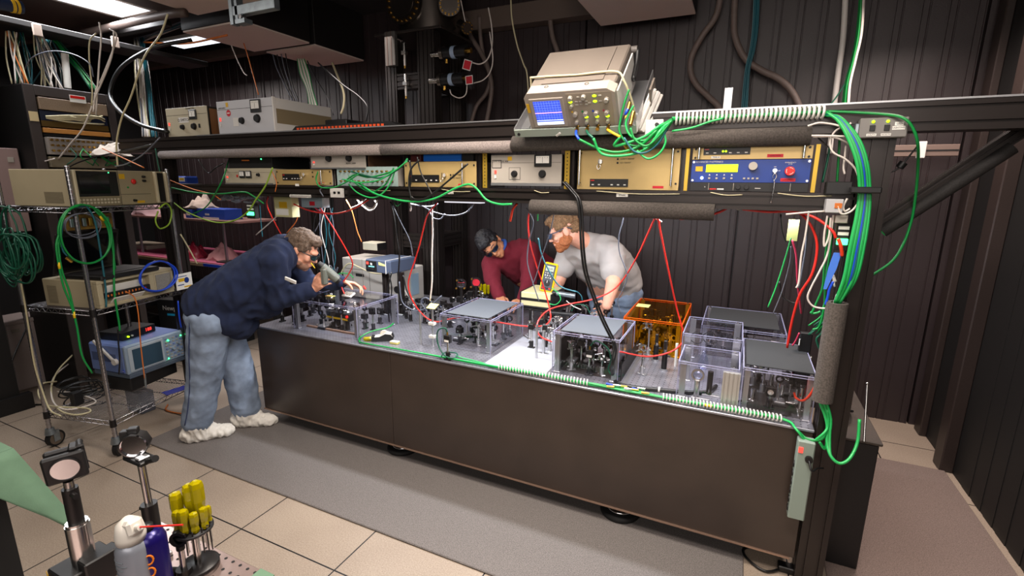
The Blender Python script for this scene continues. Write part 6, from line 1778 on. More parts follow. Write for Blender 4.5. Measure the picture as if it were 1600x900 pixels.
for i, (z, a0, a1) in enumerate(((.150, -2.3, -1.1), (.140, -2.1, -.9), (.130, -2.3, -1.2), (.118, -2.0, -.9), (.108, -2.3, -1.0), (.098, -2.1, -1.1), (.085, -2.3, -.9))):
 pts = [(.0334 * math.cos(a0 + (a1 - a0) * k / 8), .0334 * math.sin(a0 + (a1 - a0) * k / 8), z) for k in range(9)]
 mb.tube(pts, .0012, 4, 1, raw=True)
mb.build('label_print', t)
MB(M_redc).cyl((.042, 0, .226), (.165, .02, .258), .0018, n=8).build('straw', t)
MB(M_blackp).box(-.001, 0, -.02, .02, 0, .001).build('bottom_mark', t)
t = can('dark blue spray can with orange print standing behind the grey white can', WZ(250, 941, BZ), mat('deep_blue_can', (26, 16, 92), .25, .3), False)
MB(M_blackp).lathe([(0, .186), (.012, .186), (.012, .2), (0, .202)], n=14).build('valve', t)
mb = MB(mat('orange_print', (226, 120, 20), .5))
for z in (.135, .105): mb.tube([(.0335 * math.cos(-.62 + .24 * math.cos(a)), .0335 * math.sin(-.62 + .24 * math.cos(a)), z + .011 * math.sin(a)) for a in [2 * PI * k / 12 for k in range(12)]], .0022, 5, 1, closed=True, raw=True)
mb.use(M_redc).tube([(.0335 * math.cos(-.75 + .05 * k), .0335 * math.sin(-.75 + .05 * k), .075 + .004 * k) for k in range(6)], .002, 5, 1, raw=True)
mb.build('label_print', t)
# screwdriver holder
base = WZ(312, 888, BZ)
t = thing('screwdriver_stand', 'round black stand holding yellow screwdrivers in the foreground', 'stand', base, 0)
hs = onray(305, 828, base, (0, 1, 0)).z - BZ
MB(M_black).lathe([(0, 0), (.042, 0), (.042, .014), (.040, .016), (0, .016)], n=34).build('base', t)
MB(M_steel).cyl((0, 0, .016), (0, 0, hs), .008, n=16).build('column', t)
MB(M_blackp).lathe([(0, hs), (.040, hs), (.040, hs + .006), (0, hs + .006)], n=30).build('rack_disc', t)
slots = [(-.030, -.012, .088, .0125, 'tallest at the left'), (-.008, .006, .105, .0125, 'second tallest at the middle'), (.006, .014, .112, .0135, 'tallest of all at the back'), (-.012, -.024, .055, .009, 'short one in front at the left'), (.008, -.022, .062, .010, 'medium one in front of the column'), (.024, -.010, .052, .009, 'short one right of the column'), (.030, .008, .055, .008, 'small one at the right rim'), (.020, .024, .045, .007, 'small one at the back right rim'), (-.022, .016, .07, .011, 'medium one behind the leftmost')]
for x, y, L_, r_, s_ in slots:
 driver('screwdriver', 'yellow clear handled screwdriver in the foreground stand, ' + s_, (base.x + x, base.y + y, BZ + hs + .0065), random.uniform(0, 3), 0, L=L_, r=r_ * 1.12, sh=.05)
for k, (a_, L_) in enumerate(((-.6, .03), (-.1, .045), (.2, .05), (.5, .055), (-1.0, .04))):
 x, y = .036 * math.cos(a_), .036 * math.sin(a_)
 tag(MB(M_blackp).tube([(x * 1.15, y * 1.15, hs + .018), (x, y, hs + .012), (x, y, hs - L_)], .0016, 6, 3).build('hex_key', loc=base), 'small black hex key in the rim of the foreground stand', 'hex key', 'hex keys in the foreground stand')
# ring tool in front
base = WZ(290, 905, BZ)
t = thing('lens_mount', 'small black ring mount in front of the screwdriver stand', 'lens mount', base, .5)
MB(M_black).cyl((0, 0, 0), (0, 0, .03), .016, n=16).cyl((-.016, 0, .02), (-.034, 0, .022), .010, n=12).cyl((0, 0, .08), (0, 0, .09), .009, n=12).build('post_holder', t)
MB(M_steel).cyl((0, 0, .03), (0, 0, .085), .0065, n=12).build('post', t)
MB(M_black).ring((0, -.006, .107), (0, .006, .107), .0185, .0115, 24).build('ring', t)
# pale green scrap at board edge
tag(MB(M_gcloth).box(0, .045, -.03, 0, 0, .003).build('green_tag', loc=WZ(422, 897, BZ - .0) + Vector((-.03, 0, .001))), 'pale green scrap at the right corner of the small breadboard', 'scrap')
# ================================================================= CABLES
def cab(label, pts, m, r=.005, y=2.12, name='cable', group=None, k=7, n=7):
 P = []
 for p in pts:
  if len(p) == 2: P.append(W(p[0], p[1], y))
  else: P.append(W(p[0], p[1], p[2]))
 return tag(MB(m).tube(P, r * .78 if name == 'cable' else r, n, k).build(name), label, 'cable', group)
# --- red
cab('red cable dropping behind the leaning man back', [(419, 307, 2.26), (417, 320, 2.28), (424, 338, 2.4), (440, 368, 2.6)], M_redc, 0.0059)
cab('red cable sagging under the left part of the shelf', [(428, 307, 2.26), (455, 317, 2.26), (480, 328, 2.26), (505, 333, 2.26), (530, 333, 2.26), (555, 325, 2.26), (576, 312, 2.26)], M_redc, 0.0059)
cab('red cable reaching down to the white box on the long clear cover', [(486, 309, 2.26), (500, 325, 2.27), (512, 342, 2.28), (528, 368, 2.3), (542, 392, 2.35), (551, 412, 2.4), (545, 428, 2.42), (534, 445, 2.42), (538, 459, 2.40)], M_redc, 0.0055)
cab('dark pink cable beside the red one under the left part of the shelf', [(482, 309, 2.27), (490, 322, 2.27), (503, 332, 2.27), (520, 335, 2.27)], M_pinkc, .006)
cab('red cable hanging in front of the tower down to the felt topped cover', [(684, 316, 2.24), (668, 336, 2.26), (661, 360, 2.3), (655, 385, 2.32), (648, 408, 2.34), (640, 432, 2.35), (638, 448, 2.36), (643, 466, 2.38), (653, 483, 2.4), (667, 497, 2.42), (682, 503, 2.42), (700, 499, 2.45), (719, 496, 2.5)], M_redc, 0.0055)
cab('short orange red strap hanging beside the man in maroon', [(808, 318, 2.3), (801, 328, 2.3), (797, 346, 2.3)], mat('orange_red_strap', (232, 62, 30), .4), .008)
cab('red cable passing in front of the multimeter', [(829, 322, 2.3), (825, 345, 2.34), (828, 378, 2.45), (835, 405, 2.6), (845, 435, 2.7), (853, 460, 2.75), (859, 484, 2.75), (860, 498, 2.7), (852, 508, 2.65), (836, 510, 2.6), (813, 509, 2.6), (776, 503, 2.55)], M_redc, 0.0055)
cab('red cable looping from the beam over the left felt topped cover edge', [(1028, 330, 2.3), (1012, 366, 2.4), (995, 402, 2.6), (975, 435, 2.75), (955, 455, 2.75), (925, 468, 2.7), (885, 476, 2.62), (858, 484, 2.58), (843, 498, 2.5), (839, 513, 2.45), (845, 526, 2.42), (862, 534, 2.38)], M_redc, 0.0055)
cab('red cable hanging over the amber cover', [(1026, 330, 2.3), (1034, 372, 2.4), (1046, 430, 2.5), (1057, 480, 2.6), (1068, 520, 2.62)], M_redc, 0.0055)
cab('red cable stretched in front of the amber cover', [(968, 549, 2.40), (985, 553, 2.42), (1010, 557, 2.44), (1035, 554, 2.48), (1055, 546, 2.52), (1066, 536, 2.56)], M_redc, 0.0055)
cab('small red cable arc under the right part of the shelf', [(1049, 330, 2.3), (1056, 339, 2.3), (1066, 343, 2.3), (1077, 338, 2.3), (1086, 330, 2.3)], M_redc, 0.0037)
cab('thick red cable arc under the right part of the shelf', [(1064, 329, 2.28), (1085, 335, 2.28), (1105, 337, 2.28), (1125, 331, 2.28), (1138, 324, 2.28)], M_redc, 0.0067)
cab('red cable running under the shelf and curving down to the dark lid', [(1160, 327, 2.22), (1200, 331, 2.22), (1243, 331, 2.22), (1262, 345, 2.2), (1275, 372, 2.2), (1276, 398, 2.2), (1268, 430, 2.2), (1250, 460, 2.22), (1238, 500, 2.26), (1230, 543, 2.3)], M_redc, 0.0063)
cab('red cable running under the shelf to the green lit module by the post', [(1170, 326, 2.2), (1210, 327, 2.2), (1245, 331, 2.18), (1275, 341, 2.15), (1300, 360, 2.12), (1306, 372, 2.12)], M_redc, 0.0063)
cab('short orange red end of cable below the green lit module', [(1310, 373, 2.10), (1314, 385, 2.10), (1316, 400, 2.11)], mat('orange_red_strap', (232, 62, 30), .4), .008)
cab('orange red cable curving round the right cover corner', [(1293, 522, 2.16), (1288, 545, 2.14), (1284, 568, 2.12), (1278, 592, 2.12), (1268, 614, 2.16), (1255, 626, 2.22), (1244, 622, 2.30), (1241, 614, 2.34)], mat('orange_red_cable', (238, 66, 34), .4), .0065)
cab('dark pink cable hanging at the right among the grey ones', [(1238, 375, 2.4), (1244, 400, 2.4), (1246, 440, 2.4), (1250, 475, 2.42), (1252, 490, 2.44)], M_pinkc, .005)
cab('second dark pink cable below the first at the right', [(1249, 520, 2.5), (1243, 533, 2.5), (1238, 540, 2.5)], M_pinkc, .005)
# --- thick black
for dx in (0, 4):
 cab('thick black cable dropping from the beam past the man in grey to the table front' if dx == 0 else 'second thick black cable running beside the first down to the table front', [(879 + dx, 284, 2.13), (892 + dx, 298, 2.12), (902 + dx, 312, 2.10), (906 + dx, 340, 2.10), (908 + dx, 385, 2.10), (913 + dx, 425, 2.12), (925 + dx, 462, 2.16), (940 + dx, 500, 2.20), (955 + dx, 530, 2.22)] , M_blackc, .0068)
P = [W(958, 532, 2.24), W(961, 548, 2.235), W(957, 570, 2.22), WZ(958, 590, .735), WZ(968, 600, .73), WZ(990, 605, .73), WZ(1030, 609, .73), WZ(1075, 613, .73), WZ(1105, 612, .73), WZ(1119, 603, .73)]
tag(MB(M_blackc).tube(P, .0095, 10).build('cable'), 'very thick black cable lying on the table front towards the low clear cover', 'cable')
tag(MB(M_white).ring(WZ(1030, 609, .73) - Vector((.004, 0, 0)), WZ(1030, 609, .73) + Vector((.004, 0, 0)), .014, .011, 14).build('cable_tie'), 'white tie around the thick black cable on the table', 'cable tie')
# --- grey / teal / misc hanging cables mid
mis = [
 ([(822, 325), (831, 340), (833, 352), (826, 380), (824, 410), (832, 440), (842, 470)], M_greyc, .004, 'thin grey cable hanging beside the red one by the multimeter'),
 ([(867, 328), (860, 360), (852, 385), (845, 405), (838, 430), (832, 445)], M_greyc, .0035, 'thin grey wire crossing in front of the bearded man face'),
 ([(840, 323), (840, 345)], M_green, .005, 'short green cable end above the multimeter'),
 ([(841, 372), (844, 390), (852, 412), (868, 440), (880, 450), (900, 456)], M_teal, .005, 'teal cable running down to the multimeter leads'),
 ([(977, 328), (972, 350), (967, 370), (968, 395), (980, 430), (972, 455), (965, 470), (970, 490)], M_greyc, .0035, 'thin grey wire hanging over the grey shirt back'),
 ([(540, 310), (550, 330), (558, 360), (565, 378)], M_orange, .004, 'thin orange wire hanging to the cream box'),
 ([(610, 315), (616, 340), (620, 370), (624, 400), (622, 440), (624, 470)], M_blackc, .006, 'black cable hanging straight in front of the left tower post'),
 ([(612, 318), (625, 345), (640, 375), (645, 400)], M_greyc, .004, 'thin grey wire slanting in front of the tower'),
 ([(675, 325), (676, 360), (675, 400), (675, 440), (672, 470)], M_whitec, .006, 'white cable hanging inside the tower'),
 ([(655, 320), (680, 332), (705, 337), (728, 332), (742, 316)], M_greyc, .005, 'blue grey cable sagging under the LED bar'),
 ([(670, 328), (677, 340), (688, 342), (695, 334)], M_greyc, .004, 'small grey loop under the LED bar'),
 ([(640, 318), (660, 322), (676, 322), (684, 318)], M_greyc, .005, 'grey cable arc left of the LED bar'),
 ([(268 / 4 + 400, 395 / 4 + 225), (463, 345), (448, 364)], M_orange, .004, 'pale orange wire behind the leaning man head'),
 ([(503, 325), (500, 345), (492, 362)], M_greyc, .004, 'grey blue wire above the leaning man head'),
 ([(445, 325), (425, 345), (400, 367)], M_whitec, .005, 'white wire slanting down over the leaning man back'),
 ([(406, 320), (408, 350), (410, 370)], M_teal, .004, 'dark teal wire behind the leaning man back'),
 ([(575, 308), (560, 320), (548, 325)], M_whitec, .005, 'short white cable under the beam centre left'),
 ([(556, 309), (565, 320), (578, 329), (588, 320), (584, 310)], M_whitec, .006, 'white cable tangle loop under the beam'),
 ([(565, 308), (572, 323), (583, 325), (590, 312)], M_whitec, .006, 'second white cable loop under the beam'),
 ([(640, 315), (642, 325), (641, 330)], M_whitec, .006, 'short white hook of cable under the beam'),
 ([(616, 316), (620, 322), (627, 317)], M_green, .004, 'tiny green cable arc under the beam'),
 ([(1020, 330), (1024, 340), (1034, 347)], M_whitec, .005, 'short white cable end tied to the red pair'),
 ([(1148, 325), (1156, 328)], M_white, .005, 'short white stub under the right part of the shelf'),
 ([(1278, 215), (1292, 228), (1305, 238)], M_whitec, .004, 'thin white lead by the rack label'),
 ([(1208, 490), (1222, 455), (1234, 410), (1236, 385)], M_greyc, .003, 'thin grey wire slanting up to the paper tag'),
 ([(1200, 480), (1212, 450), (1225, 410), (1236, 372)], M_lgreen, .004, 'thin green wire slanting up to the paper tag'),
 ([(1220, 335), (1222, 360), (1228, 378)], M_blackc, .004, 'black wire left of the paper tag'),
 ([(1262, 330), (1260, 380), (1254, 420), (1248, 450)], M_greyc, .005, 'grey cable right of the paper tag'),
 ([(1218, 440), (1222, 462), (1235, 472), (1245, 474)], M_blackc, .005, 'black cable arc right of the far dark lid'),
]
for i, (pts, m, r, lb) in enumerate(mis):
 y = 2.30 + .02 * (i % 6)
 cab(lb, pts, m, r, y)
# --- green left on shelf
gr = [
 ([(358, 248, 2.3), (350, 275, 2.1), (335, 305, 2.1), (320, 325, 2.15), (300, 335, 2.2)], M_green, .0055, 'green cable dropping behind the left foam sleeve to the blue boxes'),
 ([(267, 293), (300, 300), (340, 303), (380, 300), (395, 306), (412, 318)], M_green, .006, 'green cable running along the left end of the lower beam'),
 ([(426, 262), (415, 290), (400, 312), (388, 330), (370, 343), (345, 348), (320, 343), (290, 330), (272, 317)], M_lime, .006, 'lime green cable sagging below the left end of the beam'),
 ([(497, 268), (494, 280), (500, 292), (520, 293), (540, 285), (560, 272)], M_green, .005, 'green cable looping in front of the patch panel left end'),
 ([(545, 275), (560, 290), (580, 300), (600, 290), (610, 275), (615, 262)], M_green, .005, 'green cable looping in front of the patch panel centre'),
 ([(637, 248), (625, 262), (600, 272), (575, 277), (555, 273), (540, 282)], M_green, .006, 'green cable bundle strand sweeping down to the patch panel'),
 ([(637, 250), (620, 266), (595, 278), (570, 274), (548, 268)], M_dgreen, .006, 'dark green strand sweeping down to the patch panel'),
 ([(636, 252), (615, 268), (590, 282), (560, 285), (535, 280)], M_lgreen, .005, 'light green strand sweeping down to the patch panel'),
 ([(617, 265), (612, 282), (600, 300), (582, 309), (560, 302), (545, 288)], M_lgreen, .005, 'light green loop below the patch panel'),
 ([(560, 285), (585, 302), (620, 312), (650, 315), (680, 310), (710, 295), (732, 288), (745, 295), (760, 312), (780, 319), (800, 319)], M_lgreen, .007, 'long light green cable draped over the lower beam centre'),
 ([(640, 250), (643, 275), (640, 300), (650, 312), (670, 307), (700, 283), (731, 256)], M_blackc, .006, 'black cable looping in front of the gold unit'),
 ([(655, 250), (642, 265), (639, 290), (643, 312)], M_blackc, .006, 'black cable dropping left of the gold unit display'),
 ([(652, 245), (657, 268), (668, 290), (678, 310)], M_blackc, .005, 'second black cable crossing the gold unit'),
 ([(425, 268), (432, 285), (430, 300)], M_orange, .003, 'thin orange wire by the left meters'),
 ([(505, 307), (500, 297), (508, 292), (520, 290)], M_greyc, .004, 'grey wire loop beside the small white switch box'),
 ([(310, 250), (325, 270), (337, 262), (350, 255)], M_blackc, .005, 'black cable loop behind the left foam sleeve'),
 ([(262, 280), (300, 295), (330, 303), (345, 312)], M_orange, .0045, 'orange cable crossing the left post'),
 ([(243, 232), (248, 260), (256, 290), (262, 320)], M_dgreen, .006, 'dark green cable hanging down the left post'),
]
for i, (pts, m, r, lb) in enumerate(gr): cab(lb, pts, m, r, 2.11 - .006 * (i % 4))
# --- oscilloscope leads
tgt = [(1050, 186), (1050, 187), (1050, 189), (1050, 188)]
mids = [[(935, 232), (965, 238), (1000, 228), (1030, 200)], [(940, 240), (975, 243), (1010, 232), (1035, 200)], [(960, 228), (985, 222), (1010, 212), (1032, 196)]]
for i, (b, lead) in enumerate(((0, M_bluec), (1, M_dgreen), (3, M_ystick))):
 p0 = SCOPE_BNC[b]; q = W(905 + 22 * i + (20 if i == 2 else 0), 218 - 2 * i, 1.95)
 tag(MB(lead).tube([p0, (p0 + q) / 2 + Vector((0, -.02, 0)), q], .0055, 7).build('cable_boot'), ('blue', 'dark green', 'yellow')[i] + ' sleeve on the lead below the oscilloscope socket', 'cable sleeve')
 tag(MB(M_lgreen if i else M_green).tube([q] + [W(a, c, 1.97) for a, c in mids[i]] + [W(tgt[i][0], tgt[i][1], 2.12)], .0055, 7).build('cable'), ('first', 'second', 'fourth')[i] + ' green lead of the oscilloscope sweeping right to the white spiral', 'cable')
for i, pts in enumerate(([(983, 140), (976, 160), (970, 185), (968, 205), (978, 222), (995, 228), (1015, 218), (1035, 200), (1050, 188)], [(990, 165), (982, 180), (978, 195), (985, 212), (1005, 220), (1025, 208), (1050, 190)], [(1000, 222), (1008, 232), (1022, 226), (1038, 208), (1050, 190)], [(995, 235), (1012, 248), (1030, 240), (1040, 222), (1037, 200), (1050, 190)], [(985, 200), (992, 218), (1010, 228), (1030, 212), (1050, 188)], [(1050, 205), (1080, 200), (1110, 190), (1130, 185)])):
 cab('green cable in the knot right of the oscilloscope', pts, M_lgreen if i % 2 else M_green, .0055, 2.0 - .012 * i if i < 5 else 2.10, group='green cables in the knot beside the oscilloscope')
cab('teal cable under the green knot beside the oscilloscope', [(975, 215), (990, 236), (1010, 238), (1030, 222), (1045, 195)], M_teal, .005, 1.96)
for i, (a, b) in enumerate((((978, 185), (984, 160)), ((985, 195), (990, 175)), ((976, 225), (984, 238)))):
 tag(MB(M_brass).cyl(W(a[0], a[1], 2.0), W(b[0], b[1], 2.02), .008, n=10).build('connector'), 'brass coaxial connector among the green cables beside the oscilloscope', 'connector', 'brass connectors beside the oscilloscope')
cab('blue sleeve beside the brass connectors', [(977, 180), (981, 170)], M_bluec, .007, 1.98)
# green core strands in spirals
for k in range(4):
 dz = .006 * (k % 2) - .003; dy = .007 * (k // 2)
 tag(MB((M_green, M_lgreen)[k % 2]).tube([W(1050, 186, 2.13 + dy) + Vector((0, 0, dz)), W(1130, 182, 2.13 + dy) + Vector((0, 0, -dz)), W(1210, 179, 2.13 + dy) + Vector((0, 0, dz)), W(1290, 175, 2.13 + dy)], .0055, 6).build('cable'), 'green cable inside the white spiral on the upper beam', 'cable', 'green cables inside the upper spiral')
 pts = [EP(562, .008, dy), EP(640, .008 + abs(dz), dy), EP(778, .012 + dz, dy), EP(850, .014, dy), EP(920, .012 - dz, dy), EP(975, .010, dy + .01 * k), EP(1034, .012, dy), EP(1130, .014 + dz, dy), EP(1222, .014, dy), W(1245, 672, 2.13 - .01 * k), W(1262, 686 + 2 * k, 2.10), W(1284, 686 - 2 * k, 2.09), W(1294, 665, 2.105), W(1293, 640, 2.115)]
 if k > 1: pts = pts[2:]
 tag(MB((M_green, M_lgreen)[k % 2]).tube(pts, .005, 6).build('cable'), ('green cable running along the whole front edge of the table' if k < 2 else 'green cable running along the right half of the table front edge'), 'cable', 'green cables along the table edge ' + ('full length' if k < 2 else 'right half'))
tag(MB(M_green).tube([EP(562, .008), WZ(562, 528, TZ + .01), WZ(580, 518, TZ + .03), WZ(605, 512, TZ + .04), WZ(615, 505, TZ + .05)], .005, 6).build('cable'), 'green cable end turning back beside the yellow screwdrivers', 'cable')
tag(MB(M_lgreen).tube([EP(775, .01), WZ(750, 566, TZ + .01), WZ(725, 560, TZ + .008), WZ(712, 556, TZ + .008)], .0035, 6).build('cable'), 'thin light green cable leading to the first photodetector', 'cable')
# detector loops
q = WZ(700, 562, TZ)
tag(MB(M_dgreen).tube([q + Vector((0, 0, .16)), q + Vector((-.01, -.01, .185)), q + Vector((-.05, -.01, .17)), q + Vector((-.07, 0, .12)), q + Vector((-.055, 0, .06)), q + Vector((0, -.02, .025)), q + Vector((.05, 0, .02)), q + Vector((.03, .04, .03)), q + Vector((-.04, .03, .025)), q + Vector((-.03, -.03, .015))], .004, 6).build('cable'), 'dark green cable looping round the first photodetector', 'cable')
q = WZ(920, 586, TZ)
tag(MB(M_dgreen).tube([q + Vector((0, 0, .155)), q + Vector((.03, 0, .19)), q + Vector((.09, 0, .16)), q + Vector((.11, 0, .10)), q + Vector((.10, 0, .05)), q + Vector((.13, .0, .012)), q + Vector((.17, .03, .02))], .004, 6).build('cable'), 'dark green cable looping down from the second photodetector', 'cable')
for i in range(7):
 a = EP(948 + i * 9, .018 + .006 * (i % 2), .015 * (i % 3))
 tag(MB(M_steel if i % 2 else M_brass).cyl(a, a + Vector((.035, .004, 0)), .006, n=10).build('connector'), 'shiny connector in the heap at the table edge between the spirals', 'connector', 'cable connectors at the table edge')
for i, px in enumerate((945, 985)): tag(MB(M_bluec).cyl(EP(px, .022, .02), EP(px + 10, .018, .02), .006, n=8).build('cable_sleeve'), 'short blue sleeve ' + ('left' if i == 0 else 'right') + ' of the connector heap at the table edge', 'sleeve')
tag(MB(M_yellow).cyl(EP(1100, .016, -.004), EP(1112, .016, -.004), .0062, n=8).build('cable_marker'), 'yellow marker on a green cable inside the right spiral', 'marker')
# --- right bundle from upper spiral down post into foam
rnd = random.Random(9)
for k in range(9):
 d = (k - 4) * 1.9
 pts = [W(1290, 175 + k * .6, 2.13), W(1312 + d * .3, 187 - d * .2, 2.10), W(1334 + d, 218, 2.08), W(1347 + d, 255, 2.075), W(1351 + d, 296, 2.085), W(1348 + d * 1.2, 335, 2.08), W(1339 + d * 1.4, 385, 2.075), W(1328 + d * 1.2, 435, 2.085), Vector((.362 + d * .0012, 2.12 + .01 * (k % 3 - 1), 1.262))]
 m = M_bluec if k == 4 else (M_teal if k == 5 else (M_lgreen, M_green)[k % 2])
 tag(MB(m).tube(pts, .0062, 7).build('cable'), ('green cable running down the right post into the foam tube' if m in (M_green, M_lgreen) else ('blue' if k == 4 else 'teal') + ' cable among the green ones on the right post'), 'cable', 'green cables down the right post' if m in (M_green, M_lgreen) else None)
tag(MB(M_blackp).obox(W(1352, 297, 2.06), (1, 0, 0), (0, 1, 0), (0, 0, 1), (.09, .03, .022), .004).build('cable_strap'), 'black strap holding the green cables to the right post', 'strap')
tag(MB(M_blackp).box(-.05, .03, 0, .05, -.02, .025, .003).build('clamp_block', loc=W(1316, 295, 2.11)), 'black clamp block left of the cable strap on the right post', 'clamp')
for k in range(5):
 x = .352 + .006 * k
 pts = [Vector((x, 2.12, .865)), W(1292 + k * 2, 660, 2.11), W(1292 + k * 2, 690, 2.09), W(1298, 712, 2.06), W(1312, 724, 2.05), W(1328, 716, 2.06), W(1340, 690, 2.10), W(1343, 655, 2.12)] if k < 3 else [Vector((x, 2.12, .865)), W(1290 + k * 2, 660, 2.11), W(1290, 700, 2.09), W(1280, 690, 2.09)]
 tag(MB((M_lgreen, M_green)[k % 2]).tube(pts, .0058, 7).build('cable'), ('green cable from the foam tube looping to the end cabinet' if k < 3 else 'short green cable below the foam tube'), 'cable', 'green cable loops below the foam tube' if k < 3 else 'short green cables below the foam tube')
cab('green cable arcing over the switch box and down behind the post', [(1292, 174, 2.13), (1340, 176, 2.12), (1385, 179, 2.10), (1410, 184, 2.08), (1425, 198, 2.08), (1434, 225, 2.1), (1434, 265, 2.2), (1430, 310, 2.26), (1424, 345, 2.28), (1412, 380, 2.28), (1394, 408, 2.28), (1360, 432, 2.28)], M_green, .006)
cab('thin black cord with ferrite behind the post', [(1434, 228), (1420, 245), (1405, 262), (1390, 270), (1384, 271)], M_blackc, .004, 2.28)
tag(MB(M_blackp).cyl(W(1412, 254, 2.28), W(1405, 262, 2.28), .014, n=12).build('ferrite_core'), 'black ferrite core on the thin cord right of the post', 'ferrite core')
# whites and greens left of post
wh = [
 ([(1262, 197), (1280, 192), (1300, 194), (1320, 198), (1330, 192)], 'short white zip ties tail crossing above the post'),
 ([(1268, 212), (1290, 212), (1318, 213), (1328, 211)], 'white cable crossing left of the switch box'),
 ([(1325, 195), (1305, 205), (1297, 222), (1302, 238), (1320, 248), (1335, 262), (1342, 278)], 'white cable bowing out beside the green bundle'),
 ([(1270, 214), (1300, 214), (1325, 224), (1342, 240), (1350, 262)], 'white cable slanting into the green bundle'),
 ([(1322, 226), (1320, 245), (1318, 262), (1320, 272)], 'thin white cable hanging beside the bundle'),
 ([(1309, 322), (1315, 334), (1330, 330), (1342, 315), (1346, 300)], 'white lead looping from the orange socket'),
 ([(1324, 310), (1318, 322), (1320, 330), (1328, 326)], 'small white loop right of the orange socket'),
 ([(1293, 337), (1288, 365), (1288, 385), (1295, 370), (1298, 340)], 'pale green white loop below the outlet box'),
 ([(1302, 336), (1298, 370), (1292, 400), (1280, 425), (1268, 448), (1262, 465), (1270, 478), (1288, 482), (1300, 478), (1308, 460)], 'long white cable curling down at the right'),
 ([(1306, 440), (1302, 430), (1304, 448)], 'short white cable stub near the blue strip'),
 ([(1228, 335), (1260, 332), (1288, 330)], 'thin white cord along the lower beam right end'),
 ([(1264, 330), (1258, 370), (1252, 400), (1248, 440), (1244, 450)], 'off white cable hanging among the right cables'),
]
for i, (pts, lb) in enumerate(wh): cab(lb, pts, M_whitec, .0045, 2.10 + .012 * (i % 5))
for k, (pts, m) in enumerate((([(1290, 180), (1298, 195), (1298, 220), (1293, 250), (1285, 285)], M_dgreen), ([(1310, 195), (1312, 215), (1310, 250), (1308, 285)], M_green), ([(1296, 340), (1292, 380), (1288, 420), (1285, 450), (1275, 475), (1268, 490)], M_green), ([(1302, 345), (1298, 390), (1290, 440), (1288, 480), (1280, 510), (1270, 515)], M_green), ([(1280, 480), (1290, 500), (1284, 520), (1276, 530), (1280, 545)], M_dgreen), ([(1290, 470), (1284, 485), (1272, 490), (1266, 488)], M_lgreen), ([(1300, 300), (1290, 305), (1285, 310)], M_green))):
 cab(('dark green cable dropping from the upper spiral', 'green cable behind the white loops by the post', 'green cable hanging to the right table corner', 'second green cable hanging to the right table corner', 'drooping dark green cable cluster at the right corner', 'light green curl at the right corner', 'short green wire by the clamp block')[k], pts, m, .0055, 2.22 + .01 * k)
rnd = random.Random(13)
for k in range(8):
 a = (1288 + rnd.uniform(-4, 4), 482 + rnd.uniform(-3, 3)); b = (1268 + rnd.uniform(-8, 14), 512 + rnd.uniform(-8, 14))
 cab('thin green wire in the tuft behind the right cover corner', [a, ((a[0] + b[0]) / 2 + 8, (a[1] + b[1]) / 2), b], M_green if k % 2 else M_dgreen, .004, 2.34 + .02 * (k % 3), group='thin green wires behind the right cover corner')
cab('blue cable stub below the blue strip', [(1302, 440), (1296, 452), (1294, 462), (1290, 476)], M_bluec, .006, 2.12)
t = thing('cable_organiser', 'black upright connector block behind the right covers', 'connector block', W(1258, 540, 2.55)); MB(M_blackp).box(-.025, .025, 0, .03, -.18, .06, .003).use(M_blackm).box(-.035, .035, .01, .03, -.2, -.05, .002).use(M_white).cyl((-.025, -.003, .0), (-.025, -.003, .03), .003).cyl((.03, -.003, -.09), (.03, -.003, -.05), .003).build('block', t)
# --- black power column cables near computers
for i, (pts, lb) in enumerate((([(607, 425), (612, 450), (610, 480), (614, 510)], 'black cable down the left slotted post'), ([(612, 425), (605, 460), (608, 500), (612, 512)], 'second black cable down the left slotted post'), ([(624, 440), (628, 470), (640, 482), (655, 485), (672, 478), (690, 462)], 'grey blue cable running from the slotted posts to the right'), ([(630, 430), (636, 455), (645, 470), (660, 478)], 'black cable bowing right of the slotted posts'), ([(668, 488), (658, 472), (665, 465), (674, 472), (672, 485)], 'small blue grey loop by the tall rods'))):
 cab(lb, pts, M_blackc if 'black' in lb else M_greyc, .006, 2.62 + .01 * i)
cab('white cable looping over the off white computer', [(532, 440), (534, 425), (545, 412), (562, 418), (580, 426), (598, 428)], M_cream, .008, 2.98)
cab('light green cable behind the computer', [(520, 440), (530, 428), (545, 428), (552, 434)], M_lgreen, .006, 2.95)
cab('white cable hanging right of the blue grey instrument', [(629, 428), (630, 448), (638, 462), (646, 468)], M_whitec, .007, 2.9)
cab('black and grey cable heap left of the computer', [(508, 420), (516, 415), (522, 424), (528, 418), (522, 432), (514, 428)], M_greyc, .006, 2.9)
# vertical cables behind leaning man head
for i in range(7):
 px = 496 + i * 4
 cab('thin cable hanging vertically behind the leaning man', [(px, 325), (px + (i % 3 - 1) * 6, 360), (px + 4, 400), (px + (i % 2) * 8, 425)], (M_blackc, M_greyc, M_teal, M_whitec)[i % 4], .004, 2.75, group='thin cables hanging vertically behind the leaning man')
tag(MB(M_blackm).extr(W(515, 470, 3.35), W(513, 300, 3.35), .07, .05, up=(0, 1, 0), pitch=.05).build('post'), 'dark upright post behind the leaning man head', 'post')
